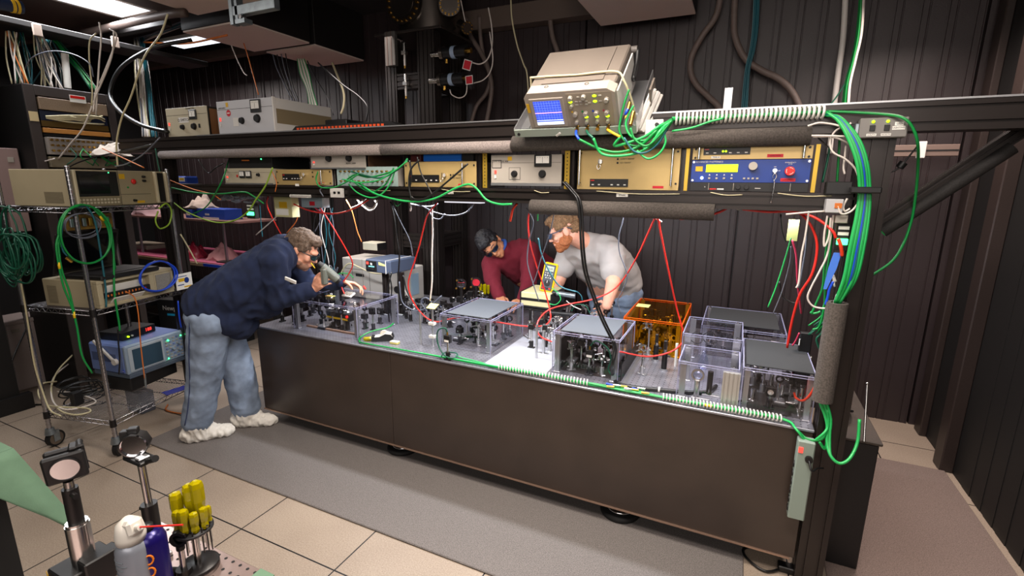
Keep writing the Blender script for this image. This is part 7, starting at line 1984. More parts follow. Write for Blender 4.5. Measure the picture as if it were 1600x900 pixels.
# meter leads & instruments right of beige box
cab('teal lead arching right of the multimeter', [(872, 445), (888, 453), (900, 455), (908, 462), (910, 470)], M_teal, .0045, 2.95)
cab('light green lead in front of the cream instrument', [(862, 450), (872, 458), (876, 468), (868, 476), (856, 474)], M_lgreen, .004, 2.92)
cab('white lead behind the second felt topped cover', [(885, 470), (895, 478), (908, 484)], M_whitec, .004, 2.9)
cab('dark green lead near the man in grey hand', [(893, 486), (900, 476), (915, 478), (922, 490)], M_dgreen, .004, 2.95)
t = thing('black_tube', 'black horizontal tube behind the second felt topped cover', 'tube', W(862, 489, 2.9)); MB(M_blackp).cyl((0, 0, 0), (.16, .02, 0), .013, n=14).use(M_steel).cyl((-.01, 0, 0), (0, 0, 0), .015).build('tube', t)
t = thing('connector_tube', 'pale grey horizontal connector tube above the black one', 'tube', W(866, 458, 3.0)); MB(M_galv).cyl((0, 0, 0), (.14, .02, -.01), .018, n=14).use(M_blackp).cyl((-.01, 0, 0), (.02, 0, 0), .02).build('tube', t)
# --- conduits and cables on the back wall (right)
cab('grey flexible conduit curving down the back wall, left of two', [(1130, -72), (1122, 15), (1098, 55), (1082, 85), (1079, 110), (1088, 132), (1108, 152), (1124, 170), (1134, 205), (1136, 240)], M_conduit, .022, 4.05, name='conduit', n=12)
cab('grey flexible conduit curving down the back wall, right of two', [(1152, -72), (1147, 30), (1150, 62), (1165, 92), (1190, 110), (1215, 122), (1235, 140), (1249, 168), (1255, 205), (1254, 240)], M_conduit, .022, 4.03, name='conduit', n=12)
cab('pale straight conduit on the back wall behind the green cables', [(1324, -72), (1318, 50), (1310, 110), (1303, 165), (1296, 240)], M_white, .018, 4.10, name='conduit', n=12)
for i in range(8):
 o = (i - 3.5) * .9
 cab('teal cable in the tied bundle hanging on the back wall', [(1184 + o, -72), (1181 + o * 1.2, 30), (1176 + o * 1.1, 75), (1168 + o, 110), (1163 + o * 1.3, 170), (1158 + o * 1.3, 240)], M_teal if i % 3 else mat('pale_teal_cable', (110, 160, 170), .45), .0065, 4.0 - .006 * (i % 3), group='teal cables on the back wall')
for i in range(7):
 o = (i - 3) * 1.3
 cab(('green' if i < 5 else 'white') + ' cable hanging from the ceiling behind the switch box', [(1350 + o * .6, -72), (1344 + o, 40), (1335 + o * .8, 90), (1325 + o, 130), (1321 + o * 1.2, 168), (1316 + o, 215)], M_green if i < 5 else M_whitec, .007, 3.8 - .01 * (i % 3), group=('green' if i < 5 else 'white') + ' ceiling cables behind the switch box')
cab('thin green cable branching off behind the switch box', [(1322, 128), (1308, 150), (1297, 164)], M_dgreen, .006, 3.8)
tag(MB(M_alu).extr(Vector((W(1138, 150, 2.5).x, 2.5, 1.9705)), Vector((W(1138, 150, 2.5).x, 2.5, W(1138, 138, 2.5).z)), .032, .032, up=(0, 1, 0), pitch=.02, g=.008, dp=.006).build('profile_stub'), 'short pale aluminium profile standing behind the upper spiral', 'profile')
# top centre conduits and wires
cab('dark conduit hanging from the wall duct above the oscilloscope', [(861, 10), (860, 35), (864, 60), (872, 85), (878, 130), (880, 240)], M_conduit, .02, 4.05, name='conduit', n=10)
cab('dark conduit descending right of the vacuum valves', [(728, 28), (735, 55), (750, 80), (762, 105), (768, 135), (765, 165), (760, 192)], M_conduit, .02, 4.0, name='conduit', n=10)
cab('second dark conduit right of the vacuum valves', [(749, 25), (751, 60), (757, 95), (766, 120), (760, 145), (745, 165), (736, 192)], M_conduit, .018, 4.02, name='conduit', n=10)
cab('thin pale wire hanging to the upper red tag', [(763, 12), (768, 40), (769, 70), (762, 92), (750, 100), (738, 98)], M_whitec, .007, 3.6)
cab('thin pale wire hanging to the lower red tag', [(720, 0), (724, 20), (727, 34)], M_whitec, .006, 3.6)
cab('thin pale wire looping under the lower vacuum valve', [(703, 140), (706, 148), (718, 153), (728, 147), (730, 130)], M_whitec, .006, 3.5)
cab('thin pale wire sweeping right from the lower red tag', [(740, 130), (755, 125), (766, 112), (770, 90), (765, 50)], M_whitec, .006, 3.55)
cab('thin cream wire dropping behind the oscilloscope left side', [(798, -5), (800, 30), (808, 70), (818, 100), (824, 120), (828, 200)], M_cream, .007, 3.4)
cab('grey wire hanging beside the orange strip', [(497, 98), (510, 110), (535, 132), (560, 150), (574, 168), (572, 190)], M_blackc, .009, 3.6)
cab('thick cream cable hanging right of the green and white bunch', [(519, 98), (528, 120), (537, 145), (537, 165), (533, 178)], M_cream, .014, 3.8)
cab('orange wire hanging from the filter panel', [(380, 65), (388, 90), (395, 115), (404, 148)], M_orange, .006, 3.2)
cab('pale wire hanging from the filter panel edge', [(357, 58), (367, 85), (380, 112), (386, 118)], M_whitec, .006, 3.2)
for i in range(10):
 o = (i - 4.5)
 cab(('white' if i % 3 else 'green') + ' cable in the bunch hanging behind the wide power supply', [(470 + o * 1.2, 92), (476 + o * 1.6, 115), (484 + o, 140), (490 + o * 1.5, 168)], M_whitec if i % 3 else M_green, .007, 3.7, group=('white' if i % 3 else 'green') + ' cables behind the wide power supply')
for i in range(4):
 cab('dark wire sagging left of the bunch behind the wide power supply', [(424 + i * 7, 76), (432 + i * 6, 105), (446 + i * 4, 135), (458 + i * 3, 158)], M_blackc if i % 2 else M_greyc, .006, 3.6, group='dark wires behind the wide power supply')
cab('thin dark wire slanting behind the orange strip', [(480, 95), (495, 125), (510, 150), (521, 180)], M_blackc, .007, 3.7)
for px, s in ((668, 'left'), (676, 'right')):
 cab('pale cable hanging inside the tower above the beam, %s one' % s, [(px, 140), (px + 1, 165), (px + 2, 195)], M_whitec, .014 if px == 676 else .006, 3.7)
q0, q1 = W(1386, 236, 3.9), W(1500, 232, 3.9)
tag(MB(mat('pale_brown_rail', (120, 102, 94), .5, .2)).box(q0.x, q1.x, 3.9, 3.94, q0.z - .035, q0.z + .035, .003).use(M_blackm).box(q0.x, q1.x, 3.897, 3.9, q0.z - .004, q0.z + .004).build('wall_rail'), 'pale brown rail on the back wall right of the main post', 'rail')
tag(MB(M_white).box(-.02, .02, 0, .03, -.05, .05, .003).build('small_bracket', loc=W(1441, 234, 3.86)), 'small white bracket on the pale brown wall rail', 'bracket')
# ================================================================= PEOPLE
def remesh(mb, name, m, vox=.006, sm=4, parent=None, disp=None):
 me = bpy.data.meshes.new('tmp'); me.from_pydata([tuple(v) for v in mb.v], [], mb.f)
 o = bpy.data.objects.new('tmp', me); COL.objects.link(o)
 r = o.modifiers.new('r', 'REMESH'); r.mode = 'VOXEL'; r.voxel_size = vox; r.use_smooth_shade = True
 if sm:
  s = o.modifiers.new('s', 'SMOOTH'); s.factor = .5; s.iterations = sm
 dg = bpy.context.evaluated_depsgraph_get(); dg.update()
 nm = bpy.data.meshes.new_from_object(o.evaluated_get(dg))
 bpy.data.objects.remove(o); bpy.data.meshes.remove(me)
 nm.name = name; nm.materials.clear()
 nm.materials.append(m)
 if disp:
  nv = len(nm.vertices)
  nrm = [v.normal.copy() for v in nm.vertices]
  for v, n in zip(nm.vertices, nrm):
   v.co = v.co + n * disp(v.co, n)
 nm.polygons.foreach_set('use_smooth', [True] * len(nm.polygons))
 nm.update()
 ob = bpy.data.objects.new(name, nm); COL.objects.link(ob)
 if parent is not None: ob.parent = parent
 return ob
def cap(mb, a, b, r0, r1=None, n=14):
 r1 = r0 if r1 is None else r1
 mb.cyl(a, b, r0, r1, n=n); mb.ball(a, r0, nu=n, nv=9); mb.ball(b, r1, nu=n, nv=9)
def frame(f, u):
 f = Vector(f).normalized(); u = Vector(u); u = (u - f * u.dot(f)).normalized(); r = f.cross(u)
 return f, u, r      # forward, up, right
def wrinkle(sc, amp, st=(1, 1, 1), seed=0):
 def fn(co, n):
  p = Vector((co.x * st[0], co.y * st[1], co.z * st[2])) * sc + Vector((seed, 0, 0))
  a = noise.noise(p); b = noise.noise(p * 2.1 + Vector((7, 3, 1)))
  return amp * ((1 - abs(a) * 2.4) * .7 + b * .4)
 return fn
def head_parts(mb, H, f, u, r, s=1.0):
 """H = head centre; ellipsoids in the head frame"""
 M = Matrix((r, f, u)).transposed()   # columns r,f,u
 def E(c, e, rr=1.0): mb.ball(H + M @ (Vector(c) * s), rr * s, e, 18, 12, M)
 E((0, -.012, .030), (.076, .095, .088))           # cranium
 E((0, .020, -.025), (.062, .070, .078))           # face mass
 E((0, .040, -.075), (.046, .050, .042))           # jaw
 E((0, .066, -.098), (.024, .022, .020))           # chin
 E((0, .078, .018), (.050, .018, .016))            # brow
 for q in (-1, 1):
  E((q * .040, .062, -.028), (.022, .022, .020))    # cheek
  E((q * .078, -.008, -.012), (.010, .020, .032))   # ear
  E((q * .081, -.014, .004), (.008, .014, .014))
  E((q * .050, .010, -.062), (.016, .040, .028))    # jaw corner
 # nose
 mb.cyl(H + M @ (Vector((0, .088, .010)) * s), H + M @ (Vector((0, .108, -.028)) * s), .007 * s, .010 * s, n=10)
 E((0, .107, -.030), (.010, .012, .009)); E((.009, .097, -.034), (.008, .010, .007)); E((-.009, .097, -.034), (.008, .010, .007))
 E((0, .088, -.060), (.025, .012, .006)); E((0, .086, -.070), (.022, .012, .007))   # lips
 E((0, -.045, -.055), (.050, .050, .050))          # nape
def hand(mb, wrist, d, palm, side, curl=.5, spread=.10, s=1.0, point=None, thumb=.7):
 """d: direction wrist->knuckles, palm: palm normal, side: +1 thumb towards d x palm"""
 d = Vector(d).normalized(); palm = Vector(palm); palm = (palm - d * palm.dot(d)).normalized(); lat = d.cross(palm) * side
 w = Vector(wrist)
 kn = []
 for i, (o, L) in enumerate(((.032, .088), (.011, .092), (-.010, .088), (-.030, .080))):
  k = w + d * L * s + lat * o * s
  kn.append(k); cap(mb, w + lat * o * .55 * s + d * .012, k, .0145 * s, .0115 * s, 10)
 cap(mb, w + d * .03 * s + lat * .02 * s, w + d * .06 * s - lat * .02 * s, .016 * s, .015 * s, 10)
 Ls = (.040, .045, .042, .033)
 for i, k in enumerate(kn):
  c = curl if not (point is not None and i in point) else .05
  a = 0; p = k; dirv = (d + lat * spread * (1.5 - i) * .5).normalized()
  for j, fl in enumerate((1, .68, .52)):
   a += c * (.75 if j == 0 else 1.0)
   v = dirv * math.cos(a) + palm * math.sin(a)
   q = p + v * Ls[i] * fl * s
   cap(mb, p, q, (.0092 - .0009 * j) * s, (.0084 - .0010 * j) * s, 8); p = q
 # thumb
 p = w + d * .025 * s + lat * .022 * s
 v = (d * .65 + lat * .75 + palm * .25).normalized(); q = p + v * .042 * s; cap(mb, p, q, .0135 * s, .011 * s, 8)
 v2 = (d * (.9) + lat * .25 + palm * thumb).normalized(); q2 = q + v2 * .032 * s; cap(mb, q, q2, .0105 * s, .0095 * s, 8)
 v3 = (d * .8 + palm * (thumb + .4)).normalized(); cap(mb, q2, q2 + v3 * .024 * s, .0095 * s, .0078 * s, 8)
def skinmat(name, c):
 m = mat(name, c, .48, 0, 0, 30, .06)
 b = m.node_tree.nodes['Principled BSDF']; b.inputs['Subsurface Weight'].default_value = .12; b.inputs['Subsurface Radius'].default_value = (.01, .004, .002)
 return m
def hairfn(seed, amp=.006, st=(1, 1, 1), sc=42):
 def fn(co, n):
  p = Vector((co.x * st[0], co.y * st[1], co.z * st[2])) * sc + Vector((seed, 0, 0))
  return amp * noise.noise(p) + amp * .5 * noise.noise(p * 2.3)
 return fn
def glasses(parent, H, f, u, r, s=1.0, m=None, lensm=None, name='safety_glasses', wrap=.06):
 M = Matrix((r, f, u)).transposed()
 L = lambda x, y, z: H + M @ (Vector((x, y, z)) * s)
 mb = MB(m)
 fr = [(-.080, .0, .012), (-.078, .040, .008), (-.066, .082, .010), (-.035, .102, .014), (0, .106, .012), (.035, .102, .014), (.066, .082, .010), (.078, .040, .008), (.080, .0, .012)]
 mb.tube([L(*p) for p in fr], .0036 * s, 6, 5)
 for q in (-1, 1):
  mb.tube([L(q * .080, 0, .012), L(q * .082, -.03, .006), L(q * .080, -.05, -.01)], .003 * s, 6, 4)
  mb.tube([L(q * .006, .107, .010), L(q * .014, .108, -.010), L(q * .036, .104, -.018), L(q * .060, .090, -.012), L(q * .068, .080, .006)], .0028 * s, 6, 4)
 parent = mb.build(name + '_frame', parent)
 lb = MB(lensm)
 for q in (-1, 1):
  top = [L(q * .006, .1065, .012), L(q * .034, .1035, .014), L(q * .064, .083, .010)]
  bot = [L(q * .012, .108, -.009), L(q * .036, .105, -.018), L(q * .062, .088, -.012)]
  n = f * .0015
  vs = top + bot + [v + n for v in top] + [v + n for v in bot]
  lb.add(vs, [(0, 1, 4, 3), (1, 2, 5, 4), (6, 9, 10, 7), (7, 10, 11, 8), (0, 3, 9, 6), (2, 8, 11, 5), (0, 6, 7, 1), (1, 7, 8, 2), (3, 4, 10, 9), (4, 5, 11, 10)])
 lb.build('glasses_lens', parent)
def torso(mb, pel, S, side, rp, rs, wp, ws, mid=None, rm=None):
 """wide torso between pelvis and shoulder centre; side = unit right vector at shoulders; returns nothing"""
 pel, S, side = Vector(pel), Vector(S), Vector(side)
 mid = (pel + S) / 2 if mid is None else Vector(mid); rm = (rp + rs) / 2 if rm is None else rm
 for q in (-1, -.33, .33, 1):
  a, b, c = pel + side * wp * q, mid + side * (wp + ws) / 2 * q, S + side * ws * q
  cap(mb, a, b, rp, rm); cap(mb, b, c, rm, rs)
SK1 = skinmat('fair_skin', (222, 160, 132)); SK2 = skinmat('tan_skin', (206, 142, 104)); SK3 = skinmat('light_skin', (232, 170, 144))
M_denim = mat('blue_denim', (134, 150, 174), .85, 0, 0, 9, .38, .4, 700)
M_gl = mat('black_glasses_frame', (14, 14, 16), .3)
M_lens1 = mat('mirrored_teal_lens', (40, 70, 74), .12, .6)
# ---------------------------------------------------- man in navy fleece (left)
p1 = thing('person', 'man in navy fleece, jeans and white shoe covers bending over the table holding a viewer', 'person', (-3.0, 1.85, .0))
O1 = Vector(p1.location)
def R1(v): return Vector(v) - O1
pel = R1(W(332, 490, 1.86)); S = R1((-2.60, 2.13, 1.235)); rt = Vector((.62, -.78, 0)).normalized()
H = R1(W(472, 390, 2.20)); f, u, r = frame((.80, .42, -.52), (.30, .2, 1))
shR, shL = S + rt * .175, S - rt * .175
elR = R1(W(434, 466, 2.02)); wrR = R1(W(490, 452, 2.14))
elL = R1((-2.66, 2.36, 1.00)); wrL = R1(W(535, 441, 2.44))
hipR, hipL = pel + Vector((.75, -.66, 0)).normalized() * .10, pel - Vector((.75, -.66, 0)).normalized() * .10
knR, knL = R1(W(320, 590, 1.81)), R1(W(374, 585, 2.02))
anR, anL = R1((-3.10, 1.79, .10)), R1(W(385, 640, 2.06))
anL.z = .10
neck = S + Vector((.03, .03, .05)); nk2 = H - u * .06 - f * .03
mb = MB(SK1)
torso(mb, pel, S, rt, .115, .09, .06, .10)
cap(mb, neck, nk2, .062, .056)
for a, b, c in ((shR, elR, wrR), (shL, elL, wrL)):
 cap(mb, a, b, .052, .044); cap(mb, b, c, .042, .030)
for a, b, c in ((hipR, knR, anR), (hipL, knL, anL)):
 cap(mb, a, b, .085, .058); cap(mb, b, c, .056, .042)
for a, dd in ((anR, Vector((.62, .75, 0)).normalized()), (anL, Vector((.85, .5, 0)).normalized())):
 cap(mb, a - dd * .03 - Vector((0, 0, .05)), a + dd * .15 - Vector((0, 0, .065)), .038, .030)
head_parts(mb, H, f, u, r, 1.0)
ddR = (R1(W(512, 428, 2.13)) - wrR).normalized()
hand(mb, wrR, ddR, Vector((.3, .8, .1)), 1, curl=.75, point=(0,), s=.98, thumb=.4)
ddL = (R1(W(568, 446, 2.50)) - wrL).normalized()
hand(mb, wrL, ddL, Vector((.1, -.4, -.9)), -1, curl=.55, spread=.02, s=1.0, thumb=.6)
bd = remesh(mb, 'body', SK1, .0048, 3, p1)
# jeans
mb = MB(M_denim)
for a, b, c, w0 in ((hipR, knR, anR, 1), (hipL, knL, anL, 1)):
 cap(mb, a, b, .122, .100); cap(mb, b, c + Vector((0, 0, .05)), .098, .090); mb.ball(c + Vector((0, 0, .045)), .094, (1, 1, .6))
cap(mb, hipR, hipL, .134, .134)
dn = remesh(mb, 'jeans', M_denim, .009, 5, p1, wrinkle(8, .0085, (1.3, 1.3, 1.1), 3))
# side seam
mb = MB(mat('denim_seam', (54, 66, 104), .9))
nrm = Vector((.45, -.89, 0))
mb.tube([hipR + nrm * .139 + Vector((-.05, 0, .04)), (hipR + knR) / 2 + nrm * .123 + Vector((-.045, -.01, 0)), knR + nrm * .104 + Vector((-.035, -.01, 0)), (knR + anR) / 2 + nrm * .099 + Vector((-.03, -.01, 0)), anR + nrm * .097 + Vector((-.02, -.01, .06))], .0035, 5)
mb.build('side_seam', dn)
# fleece
M_navy = mat('navy_fleece', (22, 33, 62), .95, 0, 0, 14, .25, .5, 500)
mb = MB(M_navy)
torso(mb, pel + Vector((.015, .01, .075)), S, rt, .142, .112, .078, .105, (pel + S) / 2 + Vector((0, 0, .02)), .142)
mb.ball((pel + S) / 2 + Vector((.06, .05, -.09)), .15, (1, 1, .9))
for q_ in (-.05, .05): cap(mb, pel + Vector((.085, .07, .02)) + rt * q_, (pel + S) / 2 + Vector((.06, .05, -.03)) + rt * q_, .125, .125)
cap(mb, S + rt * .06, shR, .10, .082); cap(mb, S - rt * .06, shL, .10, .082)
cap(mb, shR, elR, .084, .070); cap(mb, elR, wrR + (elR - wrR).normalized() * .02, .068, .046)
cap(mb, shL, elL, .080, .068); cap(mb, elL, wrL + (elL - wrL).normalized() * .02, .064, .046)
cap(mb, S + Vector((0, 0, .02)), neck + (nk2 - neck) * .45, .085, .072)
hem = pel + Vector((.085, .07, .0)); cap(mb, hem + rt * .07, hem - rt * .07, .128, .128); cap(mb, hem + rt * .03 + Vector((.03, .03, -.07)), hem - rt * .05 + Vector((.03, .03, -.07)), .095, .095)
fl = remesh(mb, 'fleece_jacket', M_navy, .009, 6, p1, wrinkle(8, .014, (1.8, 1.8, 1), 5))
# collar
mb = MB(M_navy); mb.tube([neck + Vector((math.cos(a) * .075, math.sin(a) * .075, .045 + .01 * math.cos(a))) for a in [2 * PI * k / 12 for k in range(12)]], .013, 8, 2, closed=True); mb.build('collar', fl)
M_logo = M_white
q = elR + (wrR - elR) * .05 + Vector((.0, 0, 0))
# hair
M_hair1 = mat('greying_brown_hair', (92, 74, 60), .8, 0, 0, 160, .6, 1.0, 260)
Mh = Matrix((r, f, u)).transposed()
mb = MB(M_hair1)
def HE(mb, c, e): mb.ball(H + Mh @ Vector(c), 1.0, e, 20, 14, Mh)
HE(mb, (0, -.022, .044), (.084, .100, .088)); HE(mb, (0, -.060, -.005), (.074, .062, .075)); HE(mb, (0, .045, .085), (.062, .045, .036))
for q_ in (-1, 1): HE(mb, (q_ * .070, .0, .030), (.016, .05, .034))
remesh(mb, 'hair', M_hair1, .0045, 2, p1, hairfn(2, .007))
glasses(p1, H, f, u, r, 1.0, M_gl, M_lens1)
# stubble
mb = MB(mat('stubble_shadow', (150, 112, 92), .7, 0, 0, 300, .2)); HE(mb, (0, .043, -.078), (.0475, .051, .040)); HE(mb, (.048, .012, -.062), (.018, .040, .026)); HE(mb, (-.048, .012, -.062), (.018, .040, .026))
remesh(mb, 'beard', mat('stubble_shadow', (150, 112, 92), .7), .005, 2, p1)
# shoe covers
M_cover = mat('white_shoe_cover', (236, 231, 222), .85, 0, 0, 60, .05, .3, 300)
for a, dd in ((anR, Vector((.62, .75, 0)).normalized()), (anL, Vector((.85, .5, 0)).normalized())):
 mb = MB(M_cover)
 g = Vector((a.x, a.y, 0)); sd = Vector((-dd.y, dd.x, 0))
 cap(mb, g - dd * .06 + Vector((0, 0, .062)), g + dd * .06 + Vector((0, 0, .060)), .050, .050); cap(mb, g + dd * .05 + Vector((0, 0, .050)), g + dd * .165 + Vector((0, 0, .042)), .046, .036)
 for q_ in (-1, 1): cap(mb, g - dd * .05 + sd * q_ * .018 + Vector((0, 0, .045)), g + dd * .15 + sd * q_ * .02 + Vector((0, 0, .040)), .038, .034)
 cap(mb, g + Vector((0, 0, .06)), g + Vector((0, 0, .12)), .066, .078)
 o = remesh(mb, 'shoe_cover', M_cover, .007, 3, p1, wrinkle(26, .011, (1.3, 1.3, .5), 9))
 for v in o.data.vertices:
  if v.co.z < .012: v.co.z = .0125
# IR viewer in the right hand (held: own thing)
va, vb = W(497, 411, 2.13), W(527, 437, 2.20)
t = thing('infrared_viewer', 'grey handheld viewer scope held to the eye of the leaning man', 'viewer', va)
d = (vb - va).normalized(); L_ = (vb - va).length
M_vg = mat('viewer_grey', (108, 112, 104), .45)
MB(M_vg).cyl(d * .03, d * L_, .026, n=18).obox(d * L_ * .62, d, Vector((0, 1, 0)), d.cross(Vector((0, 1, 0))), (L_ * .6, .05, .05), .006).build('barrel', t)
MB(M_blackp).cyl(-d * .0, d * .03, .017, .024, n=18).cyl(d * L_, d * (L_ + .018), .022, n=18).build('eyepiece', t)
MB(M_vg).obox(W(507, 432, 2.14) - va, (1, 0, 0), (0, 1, 0), (0, 0, 1), (.036, .036, .10), .008).build('grip', t)
MB(M_yellow).cyl(W(486, 411, 2.12) - va, W(492, 419, 2.12) - va, .003, n=6).build('yellow_pin', t)
# phone-like patch on sleeve
tag(MB(M_white).obox((0, 0, 0), Vector((.8, .3, -.35)).normalized(), Vector((0, 1, .3)).normalized(), Vector((.35, -.2, .9)).normalized(), (.07, .01, .022), .002).build('badge_tag', loc=W(454, 438, 2.0)), 'small white tag showing beside the leaning man sleeve', 'tag')
# small part held in left hand
tag(MB(M_redc).cyl((0, 0, 0), (.018, .0, -.02), .006, n=8).build('small_part', loc=W(568, 447, 2.50)), 'tiny reddish part held in the leaning man far hand', 'part')
# ---------------------------------------------------- man in grey T-shirt
p3 = thing('person', 'bearded man in a light grey T-shirt leaning over the back edge of the table', 'person', (-.85, 3.65, 0))
O1 = Vector(p3.location)
pel = R1((-.835, 3.70, .86)); S = R1((-.955, 3.42, 1.215)); rt = -Vector((.39, -.16, 0)).normalized()   # his right is towards -X
shL = R1(W(957, 398, 3.31)); shR = R1((-1.14, 3.50, 1.20))
elL = R1(W(958, 442, 3.17)); wrL = R1(W(948, 478, 3.12))
elR = R1(W(873, 440, 3.42)); wrR = R1(W(862, 462, 3.26))
H = R1(W(881, 360, 3.24)); f, u, r = frame((-.86, -.35, -.42), (-.30, .0, 1))
hipR, hipL = pel + rt * .10, pel - rt * .10
mb = MB(SK3)
torso(mb, pel, S, rt, .12, .10, .07, .10)
neck = S + Vector((-.02, -.04, .05)); nk2 = H - u * .05 - f * .04
cap(mb, neck, nk2, .068, .062)
cap(mb, shL, elL, .056, .050); cap(mb, elL, wrL, .050, .032); cap(mb, shR, elR, .056, .048); cap(mb, elR, wrR, .046, .031)
for a in (hipR, hipL):
 k_ = a + Vector((.0, .02, -.40)); g = k_ + Vector((0, .0, -.38)); cap(mb, a, k_, .09, .06); cap(mb, k_, g, .058, .042); cap(mb, g - Vector((0, -.02, .04)), g + Vector((-.03, -.14, -.045)), .036, .030)
head_parts(mb, H, f, u, r, 1.06)
hand(mb, wrL, R1(WZ(936, 494, .76)) - wrL, Vector((-.6, .2, -.4)), 1, curl=.4)
hand(mb, wrR, Vector((-.1, -.5, -.6)), Vector((0, .2, -1)), -1, curl=.4)
remesh(mb, 'body', SK3, .0052, 3, p3)
M_tee = mat('light_grey_tshirt', (176, 169, 165), .9, 0, 0, 12, .05, .2, 500)
mb = MB(M_tee)
torso(mb, pel + Vector((0, 0, .10)), S, rt, .146, .120, .075, .115, (pel + S) / 2 + Vector((.0, .03, .03)), .158)
cap(mb, S + rt * .05, shR, .105, .088); cap(mb, S - rt * .05, shL, .105, .09)
cap(mb, shL, shL + (elL - shL) * .62, .092, .080); cap(mb, shR, shR + (elR - shR) * .62, .088, .076)
cap(mb, S, neck, .088, .078); hem = pel + Vector((0, -.01, .075)); cap(mb, hem + rt * .08, hem - rt * .08, .146, .146)
remesh(mb, 'tshirt', M_tee, .009, 12, p3, wrinkle(7, .012, (1, 1, 1.5), 11))
mb = MB(M_denim);
for a in (hipR, hipL):
 k_ = a + Vector((.0, .02, -.40)); cap(mb, a, k_, .118, .088); cap(mb, k_, k_ + Vector((0, 0, -.32)), .086, .075)
cap(mb, hipR, hipL, .135, .135)
remesh(mb, 'jeans', M_denim, .010, 4, p3, wrinkle(12, .007, (1, 1, 2), 4))
mb = MB(mat('dark_shoe', (30, 26, 26), .6))
for a in (hipR, hipL):
 g = a + Vector((0, .02, -.78)); cap(mb, Vector((g.x, g.y + .03, .045)), Vector((g.x - .03, g.y - .15, .04)), .045, .038)
remesh(mb, 'shoes', mat('dark_shoe', (30, 26, 26), .6), .008, 3, p3)
M_hair3 = mat('sandy_curly_hair', (132, 100, 70), .85, 0, 0, 120, .5, 1.0, 200)
Mh = Matrix((r, f, u)).transposed()
mb = MB(M_hair3)
HE(mb, (0, -.022, .052), (.090, .106, .092)); HE(mb, (0, -.064, .0), (.078, .060, .070)); HE(mb, (0, .055, .092), (.064, .045, .034))
for q_ in (-1, 1): HE(mb, (q_ * .076, .006, .036), (.018, .05, .036))
remesh(mb, 'hair', M_hair3, .005, 1, p3, hairfn(8, .012, sc=30))
M_beard = mat('red_brown_beard', (168, 100, 60), .85, 0, 0, 200, .4, 1.0, 260)
mb = MB(M_beard)
for c, e in (((0, .042, -.077), (.046, .050, .042)), ((0, .068, -.102), (.026, .024, .024)), ((.050, .014, -.062), (.018, .042, .032)), ((-.050, .014, -.062), (.018, .042, .032)), ((.066, .0, -.032), (.010, .014, .030)), ((-.066, .0, -.032), (.010, .014, .030)), ((0, .088, -.052), (.024, .010, .004))):
 HE(mb, Vector(c) * 1.06, tuple(v * 1.06 + .0045 for v in e))
remesh(mb, 'beard', M_beard, .0045, 2, p3, hairfn(4, .004))
glasses(p3, H, f, u, r, 1.08, mat('slate_glasses_frame', (62, 72, 92), .4), mat('pale_blue_lens', (74, 96, 130), .12, .5))
text('EXAMPLE'[:0] or 'CALTECH'[:0] or ' ', .02, M_greyc, p3, (0, 0, 0)) if False else None
# chest print: faint blue line of letters
q = R1(W(918, 412, 3.17))
# ---------------------------------------------------- man in maroon sweater
p2 = thing('person', 'dark haired man in a maroon sweater with tilted head behind the felt topped cover', 'person', (-1.62, 3.75, 0))
O1 = Vector(p2.location)
pel = R1((-1.56, 3.86, .88)); S = R1(W(800, 398, 3.62));
shR, shL = R1(W(767, 412, 3.52)), R1(W(828, 392, 3.62))
rt = (shR - shL).normalized()
elR = R1(W(770, 440, 3.40)); wrR = R1(W(781, 464, 3.32)); elL = R1(W(826, 440, 3.46)); wrL = R1(W(816, 468, 3.36))
H = R1(W(767, 382, 3.42));
f, u, r = frame((.50, -.72, -.48), (-.80, -.25, .80))
hipR, hipL = pel + Vector((-.10, 0, 0)), pel + Vector((.10, 0, 0))
neck = S + (H - S) * .35; nk2 = H - u * .06 - f * .04
mb = MB(SK2)
torso(mb, pel, S, rt, .11, .09, .06, .08)
cap(mb, neck, nk2, .058, .054)
for a, b, c in ((shR, elR, wrR), (shL, elL, wrL)): cap(mb, a, b, .048, .040); cap(mb, b, c, .040, .028)
for a in (hipR, hipL):
 k_ = a + Vector((.0, .0, -.40)); g = k_ + Vector((0, .0, -.40)); cap(mb, a, k_, .085, .056); cap(mb, k_, g, .054, .04); cap(mb, g - Vector((0, 0, .04)), g + Vector((-.0, -.14, -.045)), .034, .028)
head_parts(mb, H, f, u, r, 1.0)
hand(mb, wrR, R1(W(782, 472, 3.22)) - wrR, Vector((.2, .0, -1)), 1, curl=.35)
hand(mb, wrL, R1(W(806, 476, 3.25)) - wrL, Vector((-.2, 0, -1)), -1, curl=.35)
remesh(mb, 'body', SK2, .0052, 3, p2)
M_mar = mat('maroon_knit_sweater', (112, 20, 38), .9, 0, 0, 260, .18, .6, 420)
mb = MB(M_mar)
torso(mb, pel + Vector((0, 0, .04)), S, rt, .135, .108, .06, .085)
cap(mb, S + rt * .04, shR, .095, .078); cap(mb, S - rt * .04, shL, .095, .078)
for a, b, c in ((shR, elR, wrR), (shL, elL, wrL)): cap(mb, a, b, .078, .064); cap(mb, b, c, .060, .044)
cap(mb, S, neck, .09, .07)
remesh(mb, 'sweater', M_mar, .009, 5, p2, wrinkle(9, .010, (1.6, 1, 1), 21))
mb = MB(mat('dark_trousers', (34, 34, 44), .85))
for a in (hipR, hipL):
 k_ = a + Vector((.0, .0, -.40)); cap(mb, a, k_, .11, .08); cap(mb, k_, k_ + Vector((0, 0, -.34)), .078, .07)
cap(mb, hipR, hipL, .122, .122); remesh(mb, 'trousers', mat('dark_trousers', (34, 34, 44), .85), .010, 4, p2)
mb = MB(mat('dark_shoe', (30, 26, 26), .6))
for a in (hipR, hipL): cap(mb, Vector((a.x, a.y + .03, .045)), Vector((a.x, a.y - .15, .04)), .045, .038)
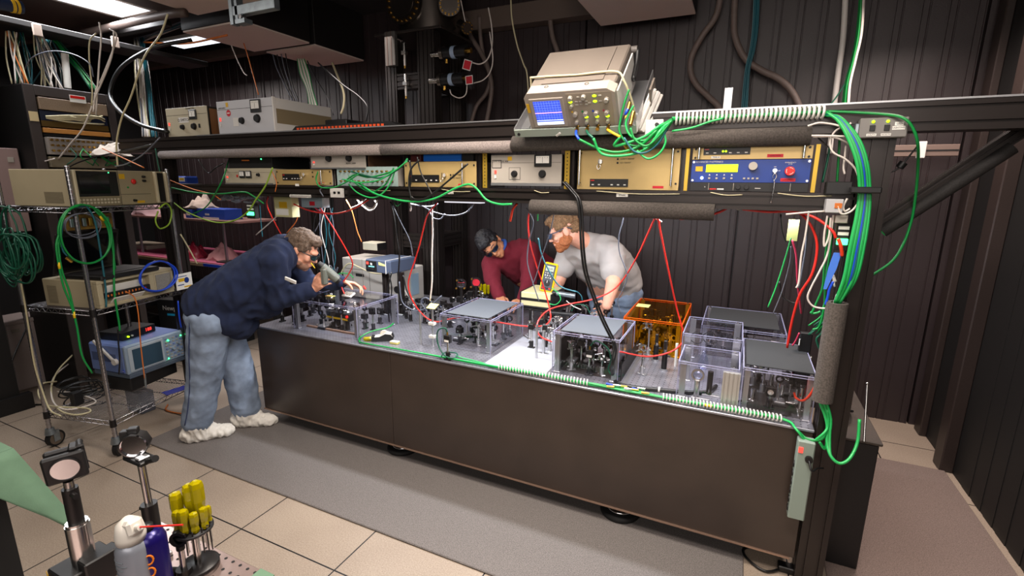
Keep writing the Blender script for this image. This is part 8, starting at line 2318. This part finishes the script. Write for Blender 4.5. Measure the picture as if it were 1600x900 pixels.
remesh(mb, 'shoes', mat('dark_shoe', (30, 26, 26), .6), .008, 3, p2)
mb = MB(mat('blue_shirt', (52, 92, 176), .8))
dn_ = (nk2 - neck).normalized(); a_ = dn_.orthogonal().normalized(); b_ = dn_.cross(a_)
c_ = neck + dn_ * .055
mb.tube([c_ + (a_ * math.cos(t_) + b_ * math.sin(t_)) * .068 for t_ in [2 * PI * k / 12 for k in range(12)]], .015, 8, 2, closed=True); mb.build('shirt_collar', p2)
M_hair2 = mat('black_hair', (26, 24, 28), .55, 0, 0, 90, .4, .9, 240)
Mh = Matrix((r, f, u)).transposed()
mb = MB(M_hair2)
HE(mb, (0, -.022, .050), (.086, .102, .088)); HE(mb, (0, -.058, .004), (.076, .060, .070)); HE(mb, (0, .050, .080), (.066, .044, .036))
for q_ in (-1, 1): HE(mb, (q_ * .074, .004, .030), (.016, .045, .036))
remesh(mb, 'hair', M_hair2, .005, 2, p2, hairfn(5, .006))
mb = MB(M_hair2)
for q_ in (-1, 1): mb.tube([H + Mh @ Vector((q_ * .016, .092, .026)), H + Mh @ Vector((q_ * .034, .090, .031)), H + Mh @ Vector((q_ * .052, .078, .026))], .0028, 6, 3)
mb.build('eyebrows', p2)
glasses(p2, H, f, u, r, 1.0, M_gl, mat('blue_black_lens', (26, 36, 56), .1, .4))
# ---- tell apart things whose look is the same, by their order from the left of the view
NUM = 'first second third fourth fifth sixth seventh eighth ninth tenth eleventh twelfth thirteenth fourteenth fifteenth'.split()
bpy.context.view_layer.update()
def sx(o):
 pts = []
 for c in [o] + list(o.children):
  if c.type == 'MESH': pts += [c.matrix_world @ Vector(b) for b in c.bound_box]
 p = sum(pts, Vector()) / len(pts) if pts else o.matrix_world.translation
 d = R_CAM.transposed() @ (p - CAM_LOC)
 return d.x / -d.z
same = {}
for o in bpy.data.objects:
 if o.parent is None and 'label' in o: same.setdefault(o['label'], []).append(o)
for lb, L_ in same.items():
 if len(L_) > 1 and len(lb.split()) <= 12:
  for i, o in enumerate(sorted(L_, key=sx)): o['label'] = lb + ', ' + ('leftmost' if i == 0 else 'rightmost' if i == len(L_) - 1 else NUM[i] + ' from left')
